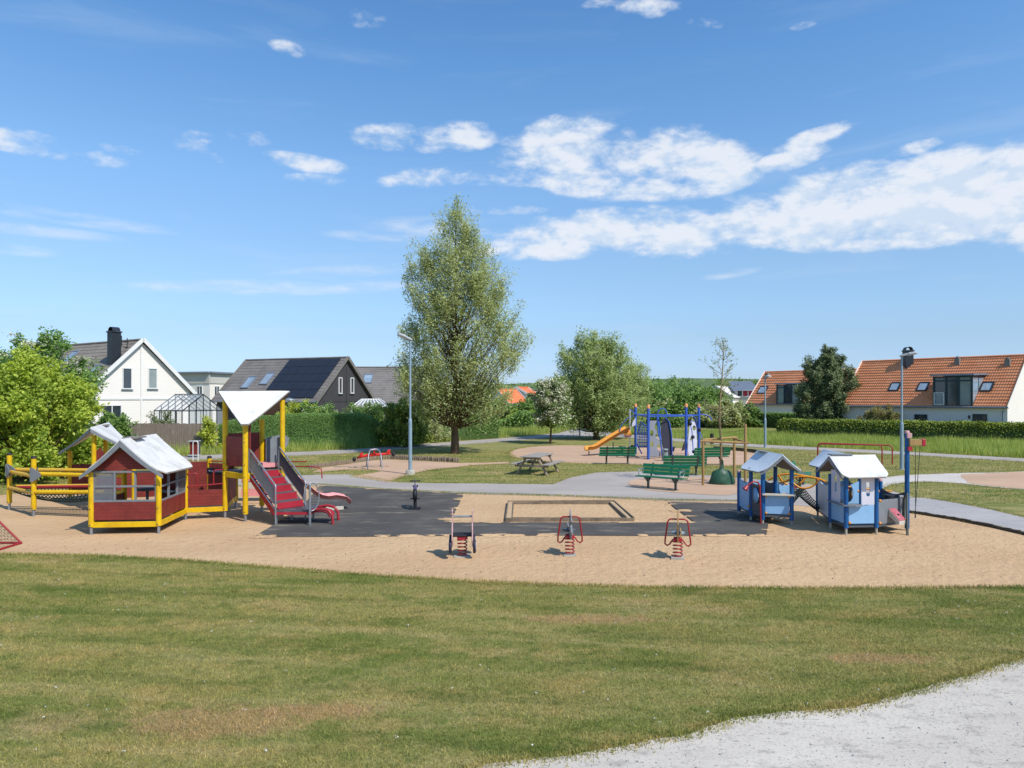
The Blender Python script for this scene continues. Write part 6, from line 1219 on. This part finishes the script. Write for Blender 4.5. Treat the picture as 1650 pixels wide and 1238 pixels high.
# ---- lamps
def lamp(label, x, yb, ytop, hx, hy, hl, arm, tilt, conc=False):
    gx, gy = G(x, yb); h = H + (HZ - ytop) / F * gy; r = empty('street_lamp', (gx, gy), label, 'street lamp', 'street lamps along the paths'); jl = h * .40
    MB().tube([(gx, gy, -.05), (gx, gy, jl)], .078, 14).tube([(gx, gy, jl), (gx, gy, jl + .12)], [.078, .045], 14, r2=0).tube([(gx, gy, jl + .12), (gx, gy, h)], .045, 12).build('pole', 'lamp', r)
    if conc: MB().lathe((gx, gy, 0), [(.20, -.05), (.19, .16), (.16, .20), (.001, .2)], 18).build('foundation', 'concrete', r)
    else: MB().lathe((gx, gy, 0), [(.14, -.05), (.14, .03), (.001, .03)], 14).build('foundation', 'concrete', r)
    e = V3((gx + hx, gy + hy, h + tilt)); s_ = V3((gx - hx * .15, gy - hy * .1, h - tilt * .1)); d = (e - s_).normalized(); sd_ = d.cross(V3((0, 0, 1))).normalized(); up = sd_.cross(d); L = (e - s_).length; rows = []
    for i, (t_, wq, hq) in enumerate([(0, .05, .05), (.15, .08, .07), (.45, .11, .08), (.55, .16, .10), (.9, .15, .09), (1, .10, .05)]):
        c = s_ + d * L * t_; rows.append([c - sd_ * wq / 1.2 - up * hq * .3, c - sd_ * wq + up * hq * .2, c - sd_ * wq * .5 + up * hq, c + sd_ * wq * .5 + up * hq, c + sd_ * wq + up * hq * .2, c + sd_ * wq / 1.2 - up * hq * .3])
    m_ = MB(); vs = [p for q in rows for p in q]; m_.add(vs, [(i * 6 + j, i * 6 + (j + 1) % 6, (i + 1) * 6 + (j + 1) % 6, (i + 1) * 6 + j) for i in range(5) for j in range(6)] + [tuple(range(6)), tuple(30 + j for j in reversed(range(6)))], False)
    hd = m_.build('lamp_head', 'lamphead', r, bevel=.01); c = s_ + d * L * .72 - up * .035; MB().bar(c - d * .16, c + d * .16, .18, .02, up=up).build('diffuser', 'cwhite', hd)
lamp('tall grey street lamp on a concrete foot in the middle lawn, nearest the tall willow', 661, 765, 548, -.48, -.30, 1, 0, .20, True)
lamp('thin distant street lamp in front of the smaller orange-roofed house', 1233, 722, 608, .18, -.35, 1, 0, .06)
lamp('grey street lamp beside the crane post, in front of the large orange-roofed house', 1453, 757, 574, .55, -.3, 1, 0, .12)
cs = empty('marker_post', G(934, 704), 'slim grey-blue marker post beside the path running away', 'post'); gx, gy = G(934, 704); MB().tube([(gx, gy, 0), (gx, gy, 1.25)], .05, 10).build('pole', 'lamp', cs)
# ---- seesaw
gx, gy = G(603, 754); se = empty('seesaw', (0, 0), 'red rocking seesaw with silver arched frames in the small sand patch', 'seesaw')
for y in (-.22, .22):
    for s in (-1, 1): MB().tube([(s * .42, y * 3.4, -.02), (s * .40, y * 3.1, .3), (s * .34, y * 2.2, .66), (s * .28, y * 1.5, .82), (s * .2, y * 1.1, .87), (0, y, .88)], .028, 10).build('leg', 'steel', se)
MB().tube([(-1.0, 0, .48), (-.5, 0, .58), (0, 0, .62), (.5, 0, .64), (.95, 0, .66)], [.04, .06, .07, .06, .04], 12, r2=0).build('beam', 'seesaw', se)
for s, z in ((-1, .66), (1, .78)): MB().prism([(-.1, 0), (.1, 0), (.14, .2), (-.02, .16)], (s * .78, 0, z - .12), (1, 0, 0), (0, 0, 1), .30).build('seat', 'seesaw', se, bevel=.01)
MB().box((0, 0, .86), (.34, .24, .06)).box((0, 0, .74), (.10, .12, .26)).build('handle', 'seesaw', se, bevel=.012)
for x, z in ((-1.14, .42), (1.10, .64)): MB().ball((x, 0, z), .115, 14).build('buffer', 'black', se)
shift(se, (gx, gy), R(14)); se.scale = (.80, .9, .98)
# ---- edging logs
pts = [V3((*G(*p), 0)) for p in ((500, 756), (540, 750.5), (580, 745), (605, 741.3), (630, 740), (680, 742.5), (742, 746))]
proto = None; acc = 0
for a, b in zip(pts, pts[1:]):
    n = int((b - a).length / .13)
    for i in range(n):
        p = a.lerp(b, i / n); old = p.x < G(623, 741)[0]
        if proto is None:
            proto = MB().tube([(0, 0, -.05), (0, 0, .26), (0, 0, .27)], [.055, .053, .045], 8, r2=0).build('edging_log', 'log'); o = proto
        else: o = proto.copy(); col.objects.link(o)
        tag(o, 'short upright log in the row edging the seesaw sand', 'edging log', 'short logs edging the seesaw sand'); o.location = (p.x, p.y + random.uniform(-.02, .02), random.uniform(-.05, .02) - (.06 if old else 0)); o.rotation_euler = (random.uniform(-.06, .06), random.uniform(-.06, .06), random.random() * 6)
ke = empty('log_kerb', G(1205, 729), 'low dark timber kerb at the far right edge of the climbing frame sand', 'kerb'); m_ = MB(); kp = [V3((*G(*p), 0)) for p in ((1150, 724.5), (1184, 726.3), (1215, 729.5), (1240, 734.5))]
for a, b in zip(kp, kp[1:]): m_.bar(a + V3((0, 0, .1)), b + V3((0, 0, .1)), .1, .2)
m_.build('board', 'logdark', ke)
# ---- picnic table
pt_ = empty('picnic_table', (0, 0), 'weathered grey wooden picnic table with attached benches on the middle lawn', 'picnic table'); L = 2.0
for i in range(5): MB().box((-.30 + i * .15, 0, .74), (.138, L, .04)).build('table_plank', 'ttop', pt_, bevel=.006)
for s in (-1, 1):
    for k_ in (0, 1): MB().box((s * (.58 + k_ * .14), 0, .44), (.13, L, .04)).build('bench_plank', 'ttop', pt_, bevel=.006)
for y in (-.72, .72):
    MB().bar((0 - .66, y, .37), (.66, y, .37), .045, .10).build('bench_support', 'timber', pt_); MB().bar((-.34, y, .68), (.34, y, .68), .045, .08).build('top_support', 'timber', pt_)
    for s in (-1, 1): MB().bar((s * .62, y + .045, -.02), (s * .22, y + .045, .71), .05, .15, up=(0, 1, 0)).build('leg', 'timber', pt_)
for s in (-1, 1): MB().bar((0, s * .68, .40), (0, s * .12, .68), .07, .045, up=(1, 0, 0)).build('brace', 'timber', pt_)
shift(pt_, (1.1, 30.9), R(-20)); pt_.scale = (1.12, 1.12, 1.06)
# ---- benches
def bench(label, L=1.8, arms=False):
    r = empty('park_bench', (0, 0), label, 'bench', 'green benches around the playground')
    for i in range(4): MB().box((0, -.02 - i * .115, .44 - (.01 if i == 0 else 0) + .012 * (i > 1)), (L, .10, .035)).build('seat_plank', 'green', r, bevel=.006)
    for i in range(3): MB().box((0, .10 + i * .045, .56 + i * .125), (L, .03, .112), 0, ('X', R(-20))).build('back_plank', 'green', r, bevel=.006)
    for s in (-1, 1):
        x = s * L * .29; MB().tube([(x, -.15, -.03), (x, -.15, .40)], .045, 10).build('leg', 'benchiron', r)
        m_ = MB(); m_.bar((x, -.40, .405), (x, .06, .405), .06, .05); m_.bar((x, .04, .38), (x, .24, .90), .06, .03, up=(0, 1, 0)); m_.bar((x, -.15, .22), (x, -.36, .40), .04, .03); m_.bar((x, -.15, .22), (x, .04, .40), .04, .03); m_.build('bracket', 'benchiron', r)
        if arms: xx = s * (L / 2 - .12); MB().tube([(xx, -.34, .46), (xx, -.38, .66), (xx, -.06, .70), (xx, .02, .66), (xx, -.18, .47)], .016).build('armrest', 'steel', r); MB().bar((xx, -.40, .71), (xx, 0, .71), .05, .02).build('arm_top', 'greyfr', r)
    return r
b1_ = bench('green bench with metal armrests on the reddish gravel, nearest the camera', 1.85, True); shift(b1_, (5.43, 25.55), R(-39))
b2_ = bench('green bench seen from behind below the orange slide'); shift(b2_, ((995 - CX) / F * 34.9, 34.9), R(180))
for lb, loc, rz in (('green bench seen from behind just behind the bench with armrests', (7.2, 29.8), R(179)), ('green bench seen from behind, partly hidden by the wooden tree stakes', (9.6, 34.4), R(186)), ('green bench seen from the side behind the left blue play house', (10.55, 26.4), R(62))):
    c = copy_tree(b2_); shift(c, loc, rz); c['label'] = lb
# ---- stakes and watering bag
sx, sy = G(1163, 781); sk = empty('tree_stakes', (sx, sy), 'frame of round wooden stakes around the young tree', 'tree stakes'); S = [(sx - .80, sy - .35), (sx + .72, sy - .52), (sx + .64, sy + .55), (sx - .1, sy + 1.0)]
m_ = None
for i, (x, y) in enumerate(S[:3]):
    h = 1.68 if i != 1 else 2.3; MB().tube([(x, y, -.05), (x, y, h if i != 2 else 1.7)], .05, 10).build('stake', 'stake', sk)
MB().tube([(S[0][0] - .1, S[0][1], 1.66), (S[1][0] + .12, S[1][1], 1.60)], .048, 10).build('cross_rail', 'stake', sk); MB().tube([(S[1][0], S[1][1] + .1, 1.63), (S[2][0], S[2][1] + .1, 1.70)], .04, 10).build('cross_rail', 'stake', sk); MB().tube([(S[0][0], S[0][1] + .1, 1.70), (S[2][0] + .1, S[2][1], 1.75)], .045, 10).build('cross_rail', 'stake', sk)
MB().tube([(S[1][0], S[1][1], 2.08), (sx + .3, sy - .2, 2.0), (sx + .03, sy, 1.95)], .012, 6).build('tie', 'stake', sk)
wb = empty('watering_bag', (sx, sy), 'dark green watering bag wrapped round the foot of the young tree', 'watering bag'); rows = []
for i, (z, w, d) in enumerate([(0, .45, .26), (.05, .46, .27), (.2, .41, .24), (.36, .35, .20), (.47, .30, .15), (.53, .22, .11), (.57, .08, .07), (.85, .055, .055), (.9, .05, .05)]):
    rows.append([(sx + w * math.cos(a) * (1 + .05 * math.sin(5 * a + i) + .04 * math.sin(9 * a - 2 * i) + .10 * math.cos(4 * a + .6)), sy + d * math.sin(a) * (1 + .08 * math.sin(4 * a + 2 * i)), z + .02) for a in [2 * math.pi * j / 28 for j in range(28)]])
m_ = MB(); m_.add([p for r in rows for p in r], [(i * 28 + j, i * 28 + (j + 1) % 28, (i + 1) * 28 + (j + 1) % 28, (i + 1) * 28 + j) for i in range(8) for j in range(28)], True); m_.build('bag', 'bag', wb)
# ---- climbing frame
cf = empty('climber', (8.6, 39), 'blue climbing frame with four peach-capped posts, nets, boards and an orange slide', 'climbing frame')
a_, b_, c_, d_ = (7.13, 41.2), (7.18, 37.6), (9.54, 39.1), (10.68, 40.8)
for p in (a_, b_, c_, d_):
    zt_ = {a_: 2.72, b_: 2.70, c_: 2.75, d_: 2.72}[p]; MB().tube([(*p, -.05), (*p, zt_)], .074, 14).build('post', 'cblue', cf); MB().tube([(*p, zt_), (*p, zt_ + .12), (*p, zt_ + .2)], [.09, .09, .06], 12, r2=0).build('post_cap', 'cap', cf)
zb_ = 2.28
for p, q in ((a_, b_), (b_, c_), (a_, d_), (c_, d_)): MB().tube([(*p, zb_), (*q, zb_ - .02)], .036, 8).build('top_beam', 'cblue', cf)
def fpt(x, y, d): return PD(x, y, d)
MB().tube([fpt(1015, 660, 41), fpt(1015, 729, 41)], .03, 8).build('fire_pole', 'cwhite', cf); MB().tube([fpt(1015, 660, 41), fpt(1026, 669, 41)], .03, 8).build('pole_arm', 'cblue', cf)
slidepart(cf, (6.62, 40.8), (4.15, 40.0), 1.42, .30, .55, 'cslide', [(0, 1), (.06, .97), (.15, .87), (.4, .58), (.6, .33), (.72, .17), (.8, .08), (.88, .04), (.95, .04), (1, 0)], hw=.20)
MB().tube([fpt(1016, 698, 40.8), fpt(1006, 701, 40.8)], .2, 12).build('slide_hood', 'cslide', cf)
for x, y0, y1 in ((988, 713, 729), (949, 727, 733)): MB().tube([fpt(x, y0, 40.3), fpt(x, y1, 40.3)], .03, 8).build('slide_leg', 'cdark', cf)
MB().tube([fpt(1022, 669, 41), fpt(1010, 675, 41), fpt(1000, 687, 40.9), fpt(998, 700, 40.8)], .022, 6).tube([fpt(998, 696, 40.6), fpt(1004, 703, 40.5), fpt(1015, 703, 40.4)], .022, 6).build('slide_hoop', 'cblue', cf)
net('climbing_net', [fpt(1028, 684, 41), fpt(1044, 686, 38.2), fpt(1044, 721, 38.2), fpt(1028, 721, 41)], 6, 9, 0, 'cblue', cf, .018)
MB().tube([fpt(1027, 700, 40), fpt(1033, 680, 39.6), fpt(1043, 689, 39)], .035, 6).tube([fpt(1026, 716, 40), fpt(1034, 731, 39)], .04, 6).tube([fpt(1030, 720, 39.6), fpt(1043, 720, 38.5)], .03, 6).build('ladder', 'cblue', cf)
for i in range(5): MB().tube([fpt(1027, 699 + i * 5, 40.2), fpt(1043, 699 + i * 5, 38.4)], .018, 6).build('rung', 'cblue', cf)
MB().prism([(0, 0), (.22, .1), (.22, .52), (.12, .40), (.02, .2)], fpt(1018, 688, 41), (1, 0, 0), (0, 0, 1), .03).build('flag_panel', 'cwhite', cf)
# wave-cut grey board
DB = 37.9; s_ = DB / F; O_ = fpt(1046, 736, DB); pr = [(0, 0), (18.5, 0), (18.5, 9), (15, 10), (12.5, 14), (13, 18), (18, 22), (16, 27), (11, 30), (10, 34), (13, 38), (13, 41), (9, 46), (10, 52), (13, 58), (0, 58)]
MB().prism([(x * s_, y * s_) for x, y in pr], O_, (1, .1, 0), (0, 0, 1), .04, [[((4 + 3.2 * math.cos(t_)) * s_, (20 + 5 * math.sin(t_)) * s_) for t_ in [2 * math.pi * i / 14 for i in range(14)]], [((4 + 3 * math.cos(t_)) * s_, (38 + 5 * math.sin(t_)) * s_) for t_ in [2 * math.pi * i / 14 for i in range(14)]]]).build('wave_board', 'cgrey', cf)
DB = 38.6; s_ = DB / F; O_ = fpt(1065, 736, DB); bd = [(9, -1), (17, 0), (18, 10), (17, 30), (15, 46), (12, 60), (7, 62), (2, 60), (0, 40), (2, 20), (5, 8)]
MB().prism([(x * s_, y * s_) for x, y in bd], O_, (1, .15, 0), (0, 0, 1), .05).build('surf_board', 'cdark', cf)
MB().tube([fpt(1083, 736, DB), fpt(1082, 700, DB), fpt(1078, 680, DB), fpt(1071, 672, DB)], .035, 6).tube([fpt(1060, 671, 38.3), fpt(1063, 690, 38.2), fpt(1065, 715, 38), fpt(1067, 736, 37.8)], .04, 6).tube([fpt(1059, 671, 38.3), fpt(1061, 700, 38.1), fpt(1065, 710, 38)], .04, 6).build('curved_tube', 'cblue', cf)
MB().tube([fpt(1059, 669, 39.5), fpt(1061, 662, 39.5), fpt(1066, 658, 39.5), fpt(1071, 659, 39.5), fpt(1074, 664, 39.5), fpt(1075, 670, 39.5)], .03, 6).build('top_arch', 'cblue', cf)
DB = 39.6; s_ = DB / F; O_ = fpt(1107, 736, DB); wp = [(1, 10), (4, 0), (16, -2), (17, 20), (16, 46), (13, 58), (9, 60), (5, 56), (2, 30)]
MB().prism([(x * s_, y * s_) for x, y in wp], O_, (1, .2, 0), (0, 0, 1), .04, [[((12.2 + 3 * math.cos(t_)) * s_, (46 + 4 * math.sin(t_)) * s_) for t_ in [2 * math.pi * i / 14 for i in range(14)]], [((7.2 + 3 * math.cos(t_)) * s_, (27 + 3 * math.sin(t_)) * s_) for t_ in [2 * math.pi * i / 14 for i in range(14)]]]).build('hole_board', 'cwhite', cf)
MB().prism([(0, 0), (5 * s_, 2 * s_), (5 * s_, 16 * s_), (3 * s_, 11 * s_)], fpt(1098, 727, 39.5), (1, 0, 0), (0, 0, 1), .04).build('fin_board', 'cdark', cf)
MB().tube([fpt(1107, 674, 39.2), fpt(1111, 671, 39.2), fpt(1116, 670, 39.4), fpt(1121, 675, 39.6), fpt(1123, 690, 39.8), fpt(1124, 700, 40)], .028, 6).tube([fpt(1112, 683, 38.6), fpt(1115, 695, 38.6), fpt(1117, 727, 38.4)], .025, 6).tube([fpt(1127, 693, 40), fpt(1131, 704, 39.8), fpt(1134, 715, 39.6), fpt(1134.5, 733, 39.4)], .02, 6).build('ball_chain', 'cblue', cf)
for x, y in ((1112, 683), (1116.3, 704.5), (1118, 728), (1127, 693), (1133.8, 715.5)): MB().ball(fpt(x, y, 38.5), .105, 14).build('ball', 'black', cf)
MB().tube([fpt(1128, 668, 40.8), fpt(1136, 668.5, 40.8), fpt(1143, 671, 40.8), fpt(1147, 677, 40.8)], .035, 8).build('swing_arm', 'cblue', cf); MB().tube([fpt(1147, 677, 40.8), fpt(1147, 700, 40.8)], .008, 5).build('chain', 'rope', cf); MB().tube([fpt(1147, 699, 40.8), fpt(1147, 715, 40.8)], .10, 12).build('punch_bag', 'black', cf)
MB().tube([fpt(1147, 715, 40.8), fpt(1147, 733, 40.6)], .008, 5).build('chain', 'rope', cf)
def padseat(lb, x, yb, ytop, wpx):
    gx, gy = G(x, yb); h = H + (HZ - ytop) / F * gy; r = empty('seat_disc', (gx, gy), lb, 'seat'); MB().tube([(gx, gy, -.02), (gx, gy, h)], [.05, .09], 10, r2=0).build('stem', 'cdark', r); MB().lathe((gx, gy, h), [(.001, -.02), (wpx * gy / F / 2, -.02), (wpx * gy / F / 2, .03), (.001, .03)], 18).build('seat', 'cdark', r)
padseat('small dark round stool in the sand left of the fire pole', 1002.5, 729, 720.5, 11); padseat('small dark round stool in the sand right of the dark surf-shaped board', 1085, 728, 721, 8)
tr_ = empty('trike_toy', G(1019, 732), 'small orange and black rocking toy at the foot of the fire pole', 'rocking toy'); gx, gy = G(1019, 732); MB().ball((gx, gy, .42), .12).build('head', 'black', tr_); MB().tube([(gx, gy, -.02), (gx, gy + .02, .34)], [.06, .10], 10, r2=0).build('stem', 'cslide', tr_)
# ---- litter bins, bike hoop, bars
def bin_(lb, x, yb, h, r_, mat, name='litter_bin'):
    gx, gy = G(x, yb); r = empty(name, (gx, gy), lb, 'litter bin'); MB().tube([(gx, gy, .0), (gx, gy, h * .72)], r_, 16).build('body', mat, r); MB().lathe((gx, gy, h), [(r_ * 1.05, -.05), (r_ * 1.05, 0), (.001, .03)], 16).build('lid', mat, r)
    for s in range(4): a = s * math.pi / 2 + .7; MB().tube([(gx + r_ * .9 * math.cos(a), gy + r_ * .9 * math.sin(a), h * .7), (gx + r_ * .9 * math.cos(a), gy + r_ * .9 * math.sin(a), h - .04)], .015, 6).build('lid_post', mat, r)
    return r
bin_('grey round litter bin with a lid between the benches and the climbing frame', 1071.5, 743, .62, .16, 'bin')
rb_ = empty('slatted_bin', G(312, 737), 'dark red slatted litter bin with grey ends beside the far path', 'litter bin'); gx, gy = G(312, 737)
for i in range(4): MB().box((gx - .16 + i * .11, gy, .5), (.09, .04, .7)).build('slat', 'red', rb_)
MB().box((gx, gy + .18, .5), (.46, .3, .72)).build('body', 'darkgrey', rb_); 
for z in (.88, .12): MB().box((gx, gy + .1, z), (.52, .44, .05)).build('frame', 'lamphead', rb_)
bh_ = empty('bike_hoop', G(315, 744), 'white tubular bicycle hoop beside the far path', 'bicycle stand'); gx, gy = G(315, 744); MB().tube([(gx - .13, gy, 0)] + [(gx + .13 * math.cos(t_), gy, .92 + .13 * math.sin(t_)) for t_ in [math.pi - math.pi * i / 10 for i in range(11)]] + [(gx + .13, gy, 0)], .022, 8).build('hoop', 'whitetrim', bh_)
pbz = empty('parallel_bars', (17.2, 35.3), 'pair of long low dark red bars standing on the lawn behind the blue play houses', 'exercise bars')
for (xa, ya, xb, yb_) in ((15.5, 36.2, 18.2, 35.1), (15.75, 36.75, 18.65, 35.0)):
    A_, B_ = V3((xa, ya, 0)), V3((xb, yb_, 0)); d = (B_ - A_).normalized(); h = .93
    MB().tube([A_, A_ + V3((0, 0, h - .15)), A_ + d * .05 + V3((0, 0, h - .05)), A_ + d * .16 + V3((0, 0, h)), B_ - d * .16 + V3((0, 0, h)), B_ - d * .05 + V3((0, 0, h - .05)), B_ + V3((0, 0, h - .15)), B_], .032, 10).build('bar', 'redtube', pbz)
